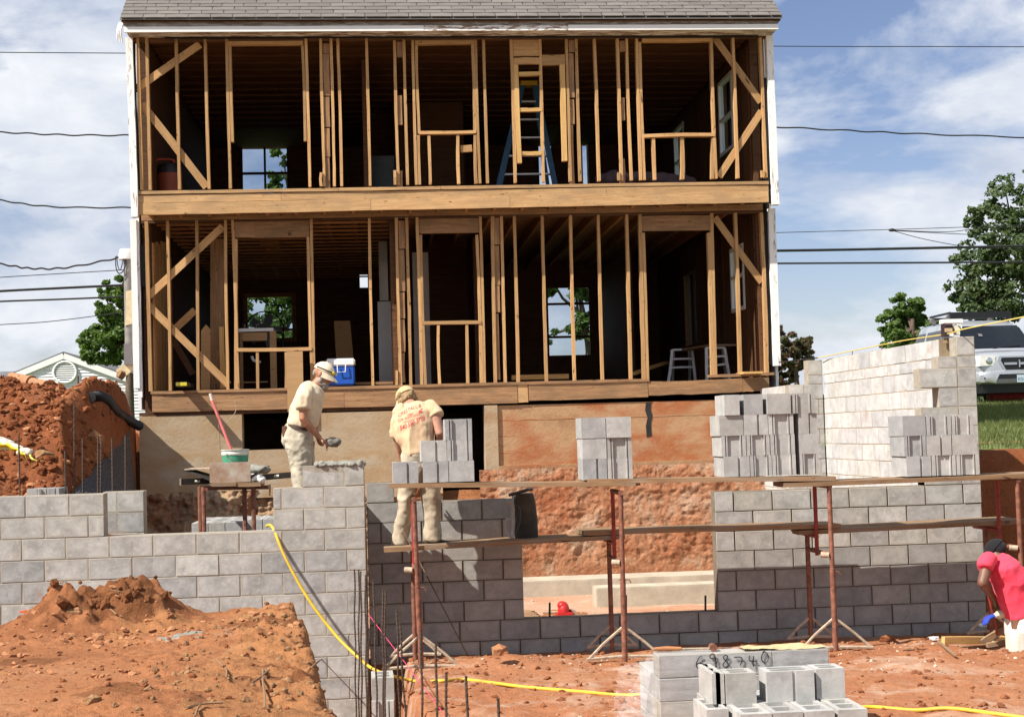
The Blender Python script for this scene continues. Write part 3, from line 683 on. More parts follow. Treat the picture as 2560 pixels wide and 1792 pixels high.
# eave: soffit, white and grey fascia, drip edge
fx0, fx1 = -3.44, 5.80; YE = YU - .32
MB().box(fx0 + .02, fx1 - .02, YE + .03, YU + .05, 7.955, 7.975).build('soffit', M_PEEL, house)
zf = lambda x: (x - fx0) * .0022
def fasc(name, z0, z1, y, d, mat, cuts):
    ts = [fx0, *cuts, fx1]
    for p, q in zip(ts, ts[1:]):
        zc = (z0 + z1) / 2 + zf((p + q) / 2)
        board(name, (p + .001, y + d / 2, zc), (q - .001, y + d / 2, zc + .0022 * (q - p)), z1 - z0, d, mat, house, jit=.002, seg=10)
fasc('fascia_board', 7.935, 8.01, YE - .012, .035, M_WPAINT if False else M_WHITE, (.7, 2.75))
fasc('fascia_board', 8.012, 8.105, YE, .03, M_GREYB, (1.9,))
for o in [q for q in house.children if q.name.startswith('fascia_board')][1:2]: o.data.materials[0] = M_PEEL
# roof with single shingle tabs in the courses that show
PT = math.radians(38); ry0, rz0 = YE - .05, 8.112
MB().prism([(ry0, rz0 - .03), (ry0 + 4.6, rz0 + 4.6 * math.tan(PT) - .03), (YB + .4, rz0 - .03)], fx0 - .03, fx1 + .03, 'x').build('roof', M_DARKW, house)
roof = [q for q in house.children if q.name == 'roof'][0]
MB().prism([(0, 0), (0, -.02), (3.9 * math.cos(PT), 3.9 * math.sin(PT) - .02), (3.9 * math.cos(PT), 3.9 * math.sin(PT))], fx0 - .04, fx1 + .04, 'x').build('roof_deck', M_SHNG, roof)
rd = [q for q in roof.children][0]; put(rd, (1.2, ry0 + .9 * 1.7, rz0 + 1.2), roof)
# (the deck is placed again exactly below the shingles)
bpy.data.objects.remove(rd)
def tab_mesh(w):
    vs = []; L = .19; n = 2
    for i in range(3):
        for j in (0, 1): vs.append((-w / 2 + w * i / 2, 0 + j * L, (.012 + (.004 if i == 1 else 0) * random.random()) if j == 0 else .003))
    vs += [(-w / 2, 0, 0), (0, 0, 0), (w / 2, 0, 0)]
    return vs, [(0, 2, 3, 1), (2, 4, 5, 3), (6, 7, 2, 0), (7, 8, 4, 2)]
tabs = []
for k in range(4):
    vs, fs = tab_mesh(.300 - .004 * (k % 2)); me = bpy.data.meshes.new('shingle'); me.from_pydata(vs, [], fs); me.materials.append(M_SHNG); tabs.append(me)
for row in range(9):
    s_ = row * .130
    off = (-.305 * ((row * .5) % 1)) + random.uniform(-.03, .03); x = fx0 - .04 + off
    while x < fx1 + .04:
        a, b = max(x, fx0 - .045), min(x + .305, fx1 + .05)
        if b - a > .03:
            o = bpy.data.objects.new('shingle', tabs[random.randrange(4)]); COL.objects.link(o)
            o.rotation_euler = (PT, 0, 0); o.scale = ((b - a - .006) / .300, 1, 1)
            put(o, ((a + b) / 2, ry0 - .02 + s_ * math.cos(PT), rz0 + .006 + s_ * math.sin(PT) + zf(x)), roof)
        x += .305
m = MB(); u0, u1 = 0.0, 5.9
m.prism([(ry0 - .015, rz0 - .002), (ry0 - .015, rz0 - .016), (ry0 + u1 * math.cos(PT), rz0 + u1 * math.sin(PT) - .016), (ry0 + u1 * math.cos(PT), rz0 + u1 * math.sin(PT) - .002)], fx0 - .045, fx1 + .05, 'x')
m.build('roof_covering', M_SHNG, roof)
# gable infill
for x in (XL - .06, XR + .06): MB().prism([(YL + .1, 8.05), (YB, 8.05), ((YL + YB) / 2, 8.05 + 3.0)], x - .02, x + .02, 'x').build('gable', M_SIDING, house)
# ---- foundation wall with its crawl opening and door opening
FY = YL + .03
FA = Crop(0, 900, 3.214)
fl, fo = FA.Y(1118, 450, FY)[0], FA.Y(1942, 440, FY)[0]
do0, do1 = V23.Y(975, 1000, FY)[0], V23.Y(1088, 1000, FY)[0]
fo1 = V23.Y(668, 1000, FY)[0]; zo = V23.Y(600, 1008, FY)[2]
zt = lambda x: 2.64 + .004 * x
fnd = MB().box(fl, fo, FY, FY + .3, 1.45, 2.645).build('foundation', M_FNDL, house)
MB().box(fo, fo1, FY + .004, FY + .3, 1.45, zo).build('foundation', M_FNDL, house)
MB().box(fo1, do0, FY, FY + .3, 1.40, 2.63).build('foundation', M_FNDL, house)
pl = V23.Y(1117, 1000, FY)[0]
MB().box(do1, pl, FY - .03, FY + .32, .0, 2.675).build('pilaster', M_FNDL, house)
MB().box(pl, XR + .1, FY + .01, FY + .3, 1.62, 2.668).build('foundation', M_FNDR, house)
MB().box(pl, XR + .1, FY - .05, FY + .012, 1.60, 1.80).build('foundation_ledge', M_FNDR, house)
MB().box(fl, XL + .12, FY + .3, YB, 1.0, 2.7).build('foundation_side', M_FNDL, house)
MB().box(XR - .1, XR + .1, FY + .3, YB, 1.0, 2.7).build('foundation_side', M_FNDR, house)
MB().box(fl, XR + .1, YB - .1, YB + .2, 1.0, 2.7).build('foundation_side', M_FNDL, house)
MB().box(fl, do0, FY + .004, FY + .05, 2.648, 2.70).build('nailer_strip', M_DARKW, house)

_sp = [L3.Y(a, b, FY + .006) for a, b in [(1190, 1455), (1228, 1450), (1222, 1500), (1236, 1545), (1225, 1605), (1230, 1690), (1196, 1700), (1190, 1620), (1202, 1560), (1185, 1510)]]
MB().prism([(p[0], p[2]) for p in _sp], FY + .002, FY + .012, 'y').build('dark_stain', M_TAR, house)
for z_ in (1.98, 2.22, 2.45): board('form_mark', (pl + .02, FY + .0185, z_), (random.uniform(3.2, XR), FY + .0185, z_ + .01), .012, .02, M_FNDR, house, jit=.003, seg=30)

# ================================================================== concrete block walls
HB = .2032; ZC = [1.595 - HB * k for k in range(-9, 14)]; ZC = {9 - i: z for i, z in enumerate(ZC)}   # unused lookup
Z8 = 1.595                                        # top of the wall course that rings the window opening
def zrow(k): return Z8 + HB * k                   # bottom edge height of course k (k=0 sits on Z8)
def chamfer_box(w, d, h, c=.0032):
    bm = bmesh.new(); bmesh.ops.create_cube(bm, size=1)
    for v in bm.verts: v.co.x *= w; v.co.y *= d; v.co.z *= h
    bmesh.ops.bevel(bm, geom=bm.edges[:], offset=c, segments=1, affect='EDGES')
    for v in bm.verts: v.co += Vector((random.uniform(-1, 1), random.uniform(-1, 1), random.uniform(-1, 1))) * .0018
    return bm
_blk = {}
def wall_block_mesh(w, d, mat):
    key = (round(w, 2), round(d, 2), mat.name)
    if key not in _blk:
        L = []
        for i in range(3 if w > .3 else 2):
            bm = chamfer_box(key[0] - .0, d, .1945); me = bpy.data.meshes.new('block'); bm.to_mesh(me); bm.free(); me.materials.append(mat); L.append(me)
        _blk[key] = L
    return random.choice(_blk[key])
def lay(wall, axis, c0, depth, u0, u1, z0, rows, mat, mort, off, unit=.4064, joint=.011, proud=.006, flip=1, tops=None, h=HB):
    """courses of block; axis 'x' runs along X with its outer face at Y=c0, axis 'y' runs along Y with its outer face at X=c0.
    off(k): where a joint falls in course k. The mortar body sits `proud` behind the block faces."""
    for k in range(rows):
        zb = z0 + k * h; hi = u1 if tops is None else tops(k)[1]; lo = u0 if tops is None else tops(k)[0]
        o = off(k); n0 = math.floor((lo - o) / unit) - 1; u = o + n0 * unit
        while u < hi:
            a, b = max(u, lo), min(u + unit, hi)
            if b - a > .06:
                w = b - a - joint; me = wall_block_mesh(w, depth - .003, mat)
                ob = bpy.data.objects.new('block', me); COL.objects.link(ob)
                dy = random.gauss(0, .0012); cen = depth / 2 + dy
                if axis == 'x': loc = ((a + b) / 2, c0 + cen, zb + h / 2)
                else:
                    loc = (c0 + flip * cen, (a + b) / 2, zb + h / 2); ob.rotation_euler.z = math.pi / 2
                ob.scale.x = w / round(w, 2); ob.scale.z = (h - .0087) / .1945; ob.rotation_euler.x += random.gauss(0, .002)
                put(ob, loc, wall)
            u += unit
        m = MB(); e = .004
        if axis == 'x': m.box(lo + e, hi - e, c0 + proud, c0 + depth - proud, zb, zb + h)
        else:
            q = sorted((c0 + flip * proud, c0 + flip * (depth - proud))); m.box(q[0], q[1], lo + e, hi - e, zb, zb + h)
        m.build('mortar_bed', mort, wall)
YLF, YMF = 14.05, 14.66
A_, B_ = -.583, -.780
par = lambda a, b: (lambda k: a if k % 2 == 0 else b)
# left front wall: courses numbered down from its stepped tops
lw = thing('block_wall', 'light grey block wall on the left stepping up to a pier beside the trench', 'block wall', (-2, YLF, -.9))
z_low = 1.388                                     # top of the low middle part
nlow = 12
zbase = z_low - nlow * HB
xe = -.19
# the courses up to the low top, full length
lay(lw, 'x', YLF, .2, -5.2, xe, zbase, nlow, M_BLK, M_MORT, lambda k: (-.583 if (nlow - k) % 2 == 1 else -.780), proud=.005)
xp = -1.07                                        # left end of the pier
for k in range(2):
    lay(lw, 'x', YLF, .2, xp, xe, z_low + k * HB, 1, M_BLK, M_MORT, lambda _: (-.780 if k == 0 else -.583), proud=.005)
    lay(lw, 'x', YLF, .2, -5.2, -2.66, z_low + k * HB, 1, M_BLK, M_MORT, lambda _: (-2.81 if k == 0 else -2.985), proud=.005)
lay(lw, 'x', YLF, .2, -.79, xe, z_low + 2 * HB, 1, M_BLK, M_MORT, lambda _: -.385, proud=.005)
# its short return to the set-back wall, and the wall leg seen through the notch
rw = thing('block_wall', 'short shaded return of block joining the pier to the set back wall', 'block wall', (-.29, YLF + .3, -.9))
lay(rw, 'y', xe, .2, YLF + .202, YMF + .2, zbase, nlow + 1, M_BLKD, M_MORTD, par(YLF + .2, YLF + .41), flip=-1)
rw2 = thing('block_wall', 'stub of block wall with a diagonal shadow seen through the notch', 'block wall', (-2.5, 14.5, .0))
lay(rw2, 'x', 14.5, .2, -2.76, -2.36, z_low - 3 * HB, 4, M_BLK, M_MORT, par(-2.42, -2.62), proud=.004)
lay(rw2, 'x', 14.5, .2, -2.76, -2.36, z_low + HB, 1, M_BLK, M_MORT, par(-2.62, -2.42), proud=.004)
# set-back wall with the wide window opening
mw = thing('block_wall', 'set back grey block wall with a wide unfinished window opening', 'block wall', (3, YMF, -.9))
zb = Z8 - 12 * HB
xo0, xo1, xend = 1.385, 3.385, 6.235
JA, JB = 3.585, 3.785
offm = lambda k: JA if (12 - k) % 2 == 1 else JB
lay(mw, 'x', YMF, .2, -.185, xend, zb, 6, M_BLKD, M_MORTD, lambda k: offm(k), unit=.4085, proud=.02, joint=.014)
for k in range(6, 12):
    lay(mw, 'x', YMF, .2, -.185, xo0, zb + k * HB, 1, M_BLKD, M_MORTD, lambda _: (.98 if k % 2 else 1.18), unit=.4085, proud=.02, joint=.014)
    lay(mw, 'x', YMF, .2, xo1, xend, zb + k * HB, 1, M_BLK if k > 8 else M_BLKD, M_MORTD, lambda _: offm(k), unit=.4085, proud=.02, joint=.014)  # courses below the deck's shadow edge take the darker, shaded colour
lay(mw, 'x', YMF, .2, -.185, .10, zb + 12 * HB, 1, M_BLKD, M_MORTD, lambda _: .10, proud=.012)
lay(mw, 'x', YMF, .2, 5.62, xend, zb + 12 * HB, 1, M_BLK, M_MORT, lambda _: 6.03, proud=.006)
# racked-back end of the side wall rising at the corner (ends of the courses step)
rk = thing('block_wall', 'racked grey corner of the tall block wall with a toothed open end', 'block wall', (6, YMF, 1.8))
CZ = [(Z8 + k * HB, HB) for k in range(6)] + [(Z8 + 6 * HB, .126), (Z8 + 6 * HB + .126, HB)]
for (zb_, hh), x0 in zip(CZ, [5.62, 5.62, 5.62, 5.62, 5.82, 5.62, 5.825, 6.03]):
    lay(rk, 'x', YMF, .2, x0, xend, zb_, 1, M_BLK, M_MORT, lambda _: 6.03, proud=.005, h=hh)
sw = thing('block_wall', 'tall sunlit block wall running back to the house', 'block wall', (6.1, 17, -.9))
YF_ = 19.2
def offs(k): return YMF + .2 + (.0 if k % 2 else .2)
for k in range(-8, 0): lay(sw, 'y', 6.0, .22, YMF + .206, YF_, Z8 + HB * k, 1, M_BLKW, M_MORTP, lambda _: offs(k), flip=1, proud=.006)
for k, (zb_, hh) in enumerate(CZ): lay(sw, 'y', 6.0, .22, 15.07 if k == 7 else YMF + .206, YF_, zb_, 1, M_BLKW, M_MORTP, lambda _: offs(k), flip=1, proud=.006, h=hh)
jw = thing('block_wall', 'low jogged end of block wall meeting the house foundation', 'block wall', (5.7, YF_ + .3, 1))
for k in range(-6, 6): lay(jw, 'x', YF_, .2, 5.52, 5.995, Z8 + HB * k, 1, M_BLK, M_MORT, lambda _: 5.73 if k % 2 else 5.93, proud=.006)
for zb_, hh in CZ[6:]: lay(jw, 'x', YF_, .2, 5.79, 5.995, zb_, 1, M_BLK, M_MORT, lambda _: 5.79, proud=.006, h=hh)
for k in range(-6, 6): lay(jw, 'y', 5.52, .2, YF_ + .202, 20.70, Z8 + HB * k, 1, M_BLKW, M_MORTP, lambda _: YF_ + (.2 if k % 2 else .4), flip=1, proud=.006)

# ================================================================== ground
def yard_z(X, Y):
    z = np.full_like(X, 1.9) + np.clip(Y - 17, 0, 14) * .055 + np.clip(np.abs(X) - 30, 0, 60) * .01
    pit = (smooth01((X + 4.6) / .5)) * (1 - smooth01((Y - 20.8) / .25))
    right = smooth01((X - 6.3) / .12) * smooth01((Y - 16.2) / .5)
    z = z * (1 - pit * (1 - right)) + pit * (1 - right) * (-.02)
    under = smooth01((Y - 20.9) / .2) * (1 - smooth01((Y - 28.4) / .2)) * smooth01((X + 3.4) / .1) * (1 - smooth01((X - 5.7) / .1))
    z = z * (1 - under) + under * 1.25
    front = 1 - smooth01((Y - 14.2) / .5)
    z = z * (1 - front) + front * np.where(X < -6.5, .3, -1.25)
    side = (X < -4.4) & (Y > 14.3) & (Y < 22); z = np.where(side, np.minimum(z, 1.5), z)
    return z + fbm(X, Y, None, 4, .9, .5, 3) * .05
def axis_pts(a, f0, f1, b, fine, n):
    l = f0 - (np.geomspace(1, 1 + (f0 - a), n) - 1)[::-1]; r = f1 + (np.geomspace(1, 1 + (b - f1), n) - 1)
    return np.concatenate([l[:-1], np.arange(f0, f1, fine), r])
gx = axis_pts(-160, -7, 18, 160, .14, 26); gy = axis_pts(-40, 12, 34, 320, .14, 34)
X, Y = np.meshgrid(gx, gy, indexing='ij'); P = np.stack([X, Y, yard_z(X, Y)], -1)
v, f = grid_mesh(P); me = fast_mesh('ground', v, f, [M_TURF, M_CLAY, M_PILE])
cx, cy, cz = v[f].mean(1).T
edge = 16.95 + fbm(cx, cy, None, 4, .6) * .5
mi = np.where((cx > 6.25) & (cy > edge), 0, np.where((cy > 31) | (cx > 12) | (cx < -9), 0, 1))
mi = np.where((np.abs(cy - edge - 1.05) < .13 + .1 * fbm(cx, cy, None, 3, 1.2)) & (cx > 6.3), 1, mi)
mi = np.where((cx > 6.2) & (cy < edge) & (cy > 14.9) & (mi == 1), 2, mi)
me.polygons.foreach_set('material_index', mi.astype(np.int32))
struct(link('ground', me, (0, 0, 0)))
# grass blades on the bank that shows at the right
def blades(name, n, area, zf, hgt=(.05, .11), mat=None, keep=None):
    x = RNG.uniform(area[0], area[1], n); y = RNG.uniform(area[2], area[3], n)
    if keep is not None: k = keep(x, y); x, y = x[k], y[k]; n = len(x)
    z = zf(x, y); a = RNG.uniform(0, 2 * np.pi, n); h = RNG.uniform(*hgt, n); w = .009
    dx, dy = np.cos(a) * w, np.sin(a) * w; lx, ly = RNG.normal(0, .03, n), RNG.normal(0, .03, n)
    V = np.stack([np.stack([x - dx, y - dy, z - .01], 1), np.stack([x + dx, y + dy, z - .01], 1), np.stack([x + lx, y + ly, z + h], 1)], 1).reshape(-1, 3)
    return link(name, fast_mesh(name, V, np.arange(3 * n).reshape(n, 3), mat or M_GRASS, False), (0, 0, 0))
struct(blades('grass', 46000, (6.5, 15.5, 16.9, 31), yard_z, keep=lambda x, y: (y > 16.95 + fbm(x, y, None, 4, .6) * .5) & (np.abs(y - 18.0 - fbm(x, y, None, 4, .6) * .5) > .14) & (np.abs(x / y - .36) < .12)), 'stuff')

# trodden clay in front of the walls, with the trench on its left
def clay_z(X, Y):
    top = .10 + .05 * fbm(X, Y, None, 4, .7, .5, 21) + .05 * smooth01((13.9 - Y) / 2.5) - .05 * smooth01((Y - 13.9) / .7) + .10 * np.exp(-((X - 1.1) ** 2 / .25 + (Y - 13.55) ** 2 / .12)) - .55 * np.exp(-((X - 6.15) ** 2 / .16 + (Y - 13.42) ** 2 / .07))
    top = top + .026 * fbm(X, Y, None, 5, 4.2, .66, 33) + .03 * np.maximum(0, fbm(X, Y, None, 4, 1.7, .6, 35) - .1) + .012 * np.maximum(0, fbm(X, Y, None, 3, 9, .6, 12)) + .02 * np.maximum(0, fbm(X, Y, None, 4, 2.6, .55, 60))
    ed = .16 + .10 * fbm(Y * .9, Y * 0, None, 4, 1.3, .5, 5) + .02 * (13.3 - Y) + .05 * fbm(X, Y, None, 3, 3.3, .5, 8)
    m = smooth01((X - ed + .16) / .22)
    z = -.9 + (top + .9) * m + .05 * fbm(X, Y, None, 4, 3, .6, 44) * (1 - m)
    return z
struct(height('clay_ground', -1.3, 8.2, 7.0, 14.655, .033, clay_z, M_CLAYG))
def rbank_z(X, Y):
    t = smooth01((Y - 15.1 - .3 * fbm(X, Y * 0, None, 3, 1.1, .5, 6)) / 1.25)
    return -.1 + 2.0 * t + .12 * np.abs(fbm(X, Y, None, 5, 2.1, .6, 61)) * (1.2 - t) + .05 * fbm(X, Y, None, 4, 8, .6, 62) * (1.15 - t)
struct(height('earth_bank', 6.24, 10.5, 14.4, 16.9, .035, rbank_z, M_PILE))
M_DKS = mat_clay('dark_moist_soil', [(.13, .05, .02), (.19, .075, .03), (.23, .105, .05)])
# foreground bank of soil
def mound_z(X, Y):
    xr = -.36 + .095 * (9.4 - Y) + .10 * fbm(Y * 0 + 3, Y, None, 4, 1.5, .55, 3) + .05 * fbm(X, Y, None, 3, 4, .5, 9)
    yb = 10.35 + .35 * smooth01((X + 2.0) / 1.0) - .9 * smooth01((-2.1 - X) / 1.2) - .5 * smooth01((X + 1.0) / .5)
    mr = 1 - smooth01((X - xr + .22) / .30); mb = 1 - smooth01((Y - yb + .25) / .75)
    top = 1.09 + .07 * fbm(X, Y, None, 3, .8, .5, 2) - .05 * smooth01((X + 1.0) / .6) - .05 * (Y < 0)
    pkd = np.exp(-((X + 1.70) ** 2 / .09 + (Y - 10.0) ** 2 / .10)); pk2 = np.exp(-((X + 2.1) ** 2 / .07 + (Y - 9.75) ** 2 / .09))
    top = top + .24 * pkd + .16 * pk2 + (pkd + pk2) * (.22 * np.abs(fbm(X, Y, None, 4, 4.2, .6, 18)) + .08 * fbm(X, Y, None, 3, 12, .6, 19)) + .06 * np.exp(-((X + .72) ** 2 / .05 + (Y - 9.5) ** 2 / .1))
    lump = fbm(X, Y, None, 5, 2.6, .58, 31); fine = fbm(X, Y, None, 4, 9, .6, 77)
    rough = .22 + .75 * smooth01((X + 1.15 - .1 * (9.4 - Y)) / .5) + .45 * (fbm(X, Y, None, 3, 1.1, .5, 52) > .12) + .5 * np.exp(-((X + 1.8) ** 2 / .35 + (Y - 10) ** 2 / .2))
    top = top + rough * (.075 * np.abs(lump) + .028 * fine + .016 * fbm(X, Y, None, 3, 24, .6, 15))
    m = mr * mb
    return -.9 + (top + .9) * m + .09 * fbm(X, Y, None, 5, 3.2, .6, 40) * (4 * m * (1 - m))
mo = struct(height('dirt_mound', -4.6, .25, 4.6, 11.6, .022, mound_z, [M_CLAY, M_CLAYT, M_MORTG, M_DKS]))
n = len(mo.data.polygons); c = np.zeros(n * 3, np.float32); mo.data.polygons.foreach_get('center', c); c = c.reshape(-1, 3)
mi = (c[:, 0] + .32 * fbm(c[:, 0], c[:, 1], None, 4, 2.2, .6, 5) - .05 * (9.4 - c[:, 1]) > -1.0) | (fbm(c[:, 0], c[:, 1], None, 4, 1.3, .6, 50) > .3)
mi = mi.astype(np.int32); fx_, fy_ = c[:, 0], c[:, 1]
q1 = atZ(*Crop(0, 1350, 2.87).px(1430, 625), 1.12); q2 = atZ(*Crop(0, 1350, 2.87).px(1240, 650), 1.12); nz_ = fbm(fx_, fy_, None, 4, 9, .6, 66)
mi[((np.abs(fx_ - q1[0]) < .2) & (np.abs(fy_ - q1[1] - .1 * nz_) < .10) & (nz_ > -.02)) | ((np.abs(fx_ - q2[0]) < .09) & (np.abs(fy_ - q2[1]) < .10) & (nz_ > -.12))] = 2
mi[(fbm(fx_, fy_, None, 4, 1.6, .6, 80) + .9 * np.exp(-((fx_ + 1.85) ** 2 / .12 + (fy_ - 9.85) ** 2 / .1)) > .42) & (mi != 2)] = 3
mo.data.polygons.foreach_set('material_index', mi)
# spoil heap behind the left wall
def mat_edge(Y):
    s = np.clip(20.4 - Y, 0, 6); return -3.50 + .039 * s, 2.42 - .148 * s, -3.47 + .165 * np.clip(20.7 - Y, -1, 6)
def pile_z(X, Y):
    up = 1.62 + 1.36 * smooth01((Y - 14.8) / 3.6) - .6 * smooth01((Y - 20.0) / 1.6)
    up = up + .10 * np.exp(-((X + 4.9) ** 2 / .12 + (Y - 18.7) ** 2 / .8)) - .16 * np.exp(-((X + 3.95) ** 2 / .03 + (Y - 18.8) ** 2 / 3)) + .05 * np.exp(-((X + 3.4) ** 2 / .1 + (Y - 18.8) ** 2 / .8))
    up = up + .16 * np.exp(-((X + 4.05) ** 2 / .12 + (Y - 15.3) ** 2 / .15))
    xt, zt_, xb = mat_edge(Y)
    slope = np.where(X < xt, zt_ - .06 + (2.0 + 16 * smooth01((Y - 17.9) / .8)) * (xt - X), zt_ - .06 + (1.40 - zt_) * np.clip((X - xt) / np.maximum(xb - xt, .03), 0, 1))
    slope = np.where(X > xb, .2, slope); r = (slope < up) * 1.0; up = np.minimum(up, slope)
    l = .12 * np.abs(fbm(X, Y, None, 5, 1.7, .6, 4)) + .05 * fbm(X, Y, None, 4, 6, .6, 14) + .025 * fbm(X, Y, None, 3, 18, .6, 24)
    return up + l * 1.25 * np.where(r > 0, np.where(X > xt, .12, .8), 1)
struct(height('spoil_heap', -9.0, -1.9, 14.28, 22.3, .035, pile_z, M_PILE))
# pit floor and the cut banks under the house
struct(height('pit_floor', -3.1, 6.05, 14.87, 21.3, .06, lambda X, Y: .0 + .02 * fbm(X, Y, None, 5, 1.4, .6, 9) + .012 * fbm(X, Y, None, 3, 7, .6, 19), M_FLOOR))
def bank(name, x0, x1, z0, z1, y0, y1, mat, amp, step=.04, seed=1):
    xs = np.arange(x0, x1 + .001, step); zs_ = np.linspace(z0, z1, int((z1 - z0) / step) + 1); Xg, Zg = np.meshgrid(xs, zs_, indexing='ij')
    t = (Zg - z0) / (z1 - z0)
    rid = lambda sc, k, zx=1.: 1 - 2 * np.abs(fbm(Xg, Zg * zx, None, 4, sc, .55, seed + k))
    d = amp * (.8 * fbm(Xg, Zg, None, 3, 1.3, .5, seed) + .45 * rid(2.4, 5) + .35 * rid(6.5, 9, 1.5) + .28 * fbm(Xg, Zg * .35, None, 4, 5, .6, seed + 30) + .22 * fbm(Xg * .35, Zg, None, 4, 7, .6, seed + 40) + .25 * fbm(Xg, Zg, None, 3, 16, .65, seed + 50))
    Yg = y0 + (y1 - y0) * t - d * np.clip(4 * t * (1.15 - t) + .25, .2, 1)
    return struct(sheet(name, np.stack([Xg, Yg, Zg + .35 * d * (1 - t)], -1), mat))
bank('rock_bank', -3.46, do0 + .1, -.05, 1.56, 20.62, 20.84, M_BANK, .15, .022, 3)
bank('clay_bank', 1.36, 6.0, .18, 1.75, 20.50, 20.70, M_BANKR, .062, .018, 8)
bank('earth_bank', do0, 1.5, 0, 1.3, 20.6, 20.9, M_BANKR, .1, .05, 5)
def rbox(x0, x1, y0, y1, z0, z1, r=.02):
    bm = bmesh.new(); bmesh.ops.create_cube(bm, size=1)
    for v in bm.verts: v.co = Vector((x0 + (v.co.x + .5) * (x1 - x0), y0 + (v.co.y + .5) * (y1 - y0), z0 + (v.co.z + .5) * (z1 - z0)))
    bmesh.ops.bevel(bm, geom=bm.edges[:], offset=r, segments=2, affect='EDGES'); bm.verts.index_update()
    m_ = MB(); m_.add([v.co[:] for v in bm.verts], [[v.index for v in f_.verts] for f_ in bm.faces]); bm.free(); return m_
def rough_slab(name, x0, x1, y0, y1, z0, z1, mat, label, cat='footing'):
    return tag(rbox(x0, x1, y0, y1, z0, z1, .012).build(name, mat), label, cat)
rough_slab('footing', 1.0, 5.5, 19.88, 20.62, -.05, .22, M_CONC, 'long concrete footing at the base of the clay bank')
rough_slab('footing', 2.68, 5.9, 18.46, 18.86, -.05, .245, M_CONC, 'shorter concrete footing with mud stains nearer the window opening')

# ------------------------------------------------------------------ stones
def rock_bm(r, sq=(1, 1, .7), seed=None):
    bm = bmesh.new(); bmesh.ops.create_icosphere(bm, subdivisions=1, radius=1)
    cuts = [Vector((random.gauss(0, 1), random.gauss(0, 1), random.gauss(0, 1))).normalized() for _ in range(6)]
    for q in bm.verts:
        k = 1 + random.uniform(-.22, .18)
        for n_ in cuts:
            d_ = q.co.normalized().dot(n_)
            if d_ > .72: k *= .72 / d_
        q.co = Vector((q.co.x * sq[0], q.co.y * sq[1], q.co.z * sq[2])) * k * r
    return bm
def rubble(name, n, pts, rr, sq, mat):
    V = []; Fs = []; o = 0; protos = []
    for _ in range(10):
        bm = rock_bm(1, sq); protos.append((np.array([q.co[:] for q in bm.verts]), np.array([[q.index for q in g.verts] for g in bm.faces]))); bm.free()
    for p in pts[:n]:
        a, fa = protos[random.randrange(10)]; t = random.uniform(0, 6.28); r = rr[0] + (rr[1] - rr[0]) * random.random() ** 2.5
        R = np.array(Euler((random.gauss(0, .35), random.gauss(0, .35), t)).to_matrix())
        V.append(a @ R.T * r + np.array(p) + [0, 0, r * .15]); Fs.append(fa + o); o += len(a)
    return struct(link(name, fast_mesh(name, np.concatenate(V), np.concatenate(Fs), mat, False), (0, 0, 0)), 'stuff')
def scatter(n, x0, x1, y0, y1, zf, keep=None):
    x = RNG.uniform(x0, x1, n); y = RNG.uniform(y0, y1, n); z = zf(x, y)
    if keep is not None: k = keep(x, y, z); x, y, z = x[k], y[k], z[k]
    return np.stack([x, y, z], 1)
M_SLATE = flat('orange_shale', (.37, .165, .075), .95, var=.35, scale=9, bmp=.01)
M_CLOD = flat('clay_clod', (.24, .085, .032), .97, var=.4, scale=14, bmp=.012)
M_CLODT = flat('tan_clod', (.27, .145, .065), .97, var=.4, scale=14, bmp=.012)
M_PALER = flat('pale_crumb', (.50, .40, .31), .95, var=.25, scale=12)
rubble('rubble', 420, scatter(700, -2.6, -.55, 7.4, 10.3, mound_z, lambda x, y, z: (z > .95) & (fbm(x, y, None, 3, 1.2, .5, 70) > -.1)), (.008, .042), (1, .8, .38), M_SLATE)
rubble('clods', 520, scatter(2200, -2.9, -.15, 5.6, 10.4, mound_z, lambda x, y, z: z > .2), (.006, .026), (1, .9, .7), M_CLOD)
rubble('clods', 420, scatter(3000, -1.2, -.05, 5.6, 9.8, mound_z, lambda x, y, z: z > -.2), (.006, .030), (1, .9, .75), M_CLODT)
rubble('clods', 70, scatter(160, -2.4, -1.35, 9.4, 10.3, mound_z, lambda x, y, z: z > 1.2), (.015, .06), (1, .9, .8), M_DKS)
rubble('rubble', 650, scatter(900, .2, 7.2, 9.6, 14.2, clay_z, lambda x, y, z: z > -.1), (.006, .03), (1, .85, .5), M_SLATE)
rubble('clods', 1300, scatter(2000, .1, 7.2, 9.6, 14.3, clay_z, lambda x, y, z: z > -.5), (.006, .045), (1, .9, .6), M_CLOD)
rubble('rubble', 700, scatter(1800, .3, 7.2, 9.8, 14.2, clay_z, lambda x, y, z: (z > -.1) & (fbm(x, y, None, 3, .8, .5, 71) > .05)), (.005, .026), (1, .8, .35), M_PALER)
rubble('clods', 3600, scatter(4200, -6.5, -3.3, 14.6, 19.6, pile_z, lambda x, y, z: x < mat_edge(y)[0]), (.012, .075), (1, .9, .75), M_PILE)
rubble('rubble', 420, scatter(700, -6.5, -3.4, 14.6, 19.2, pile_z, lambda x, y, z: x < mat_edge(y)[0]), (.012, .065), (1, .85, .55), M_SLATE)
rubble('rubble', 500, scatter(900, -2.9, 6, 14.95, 20.5, lambda x, y: 0 * x), (.006, .03), (1, .85, .5), M_PALER)
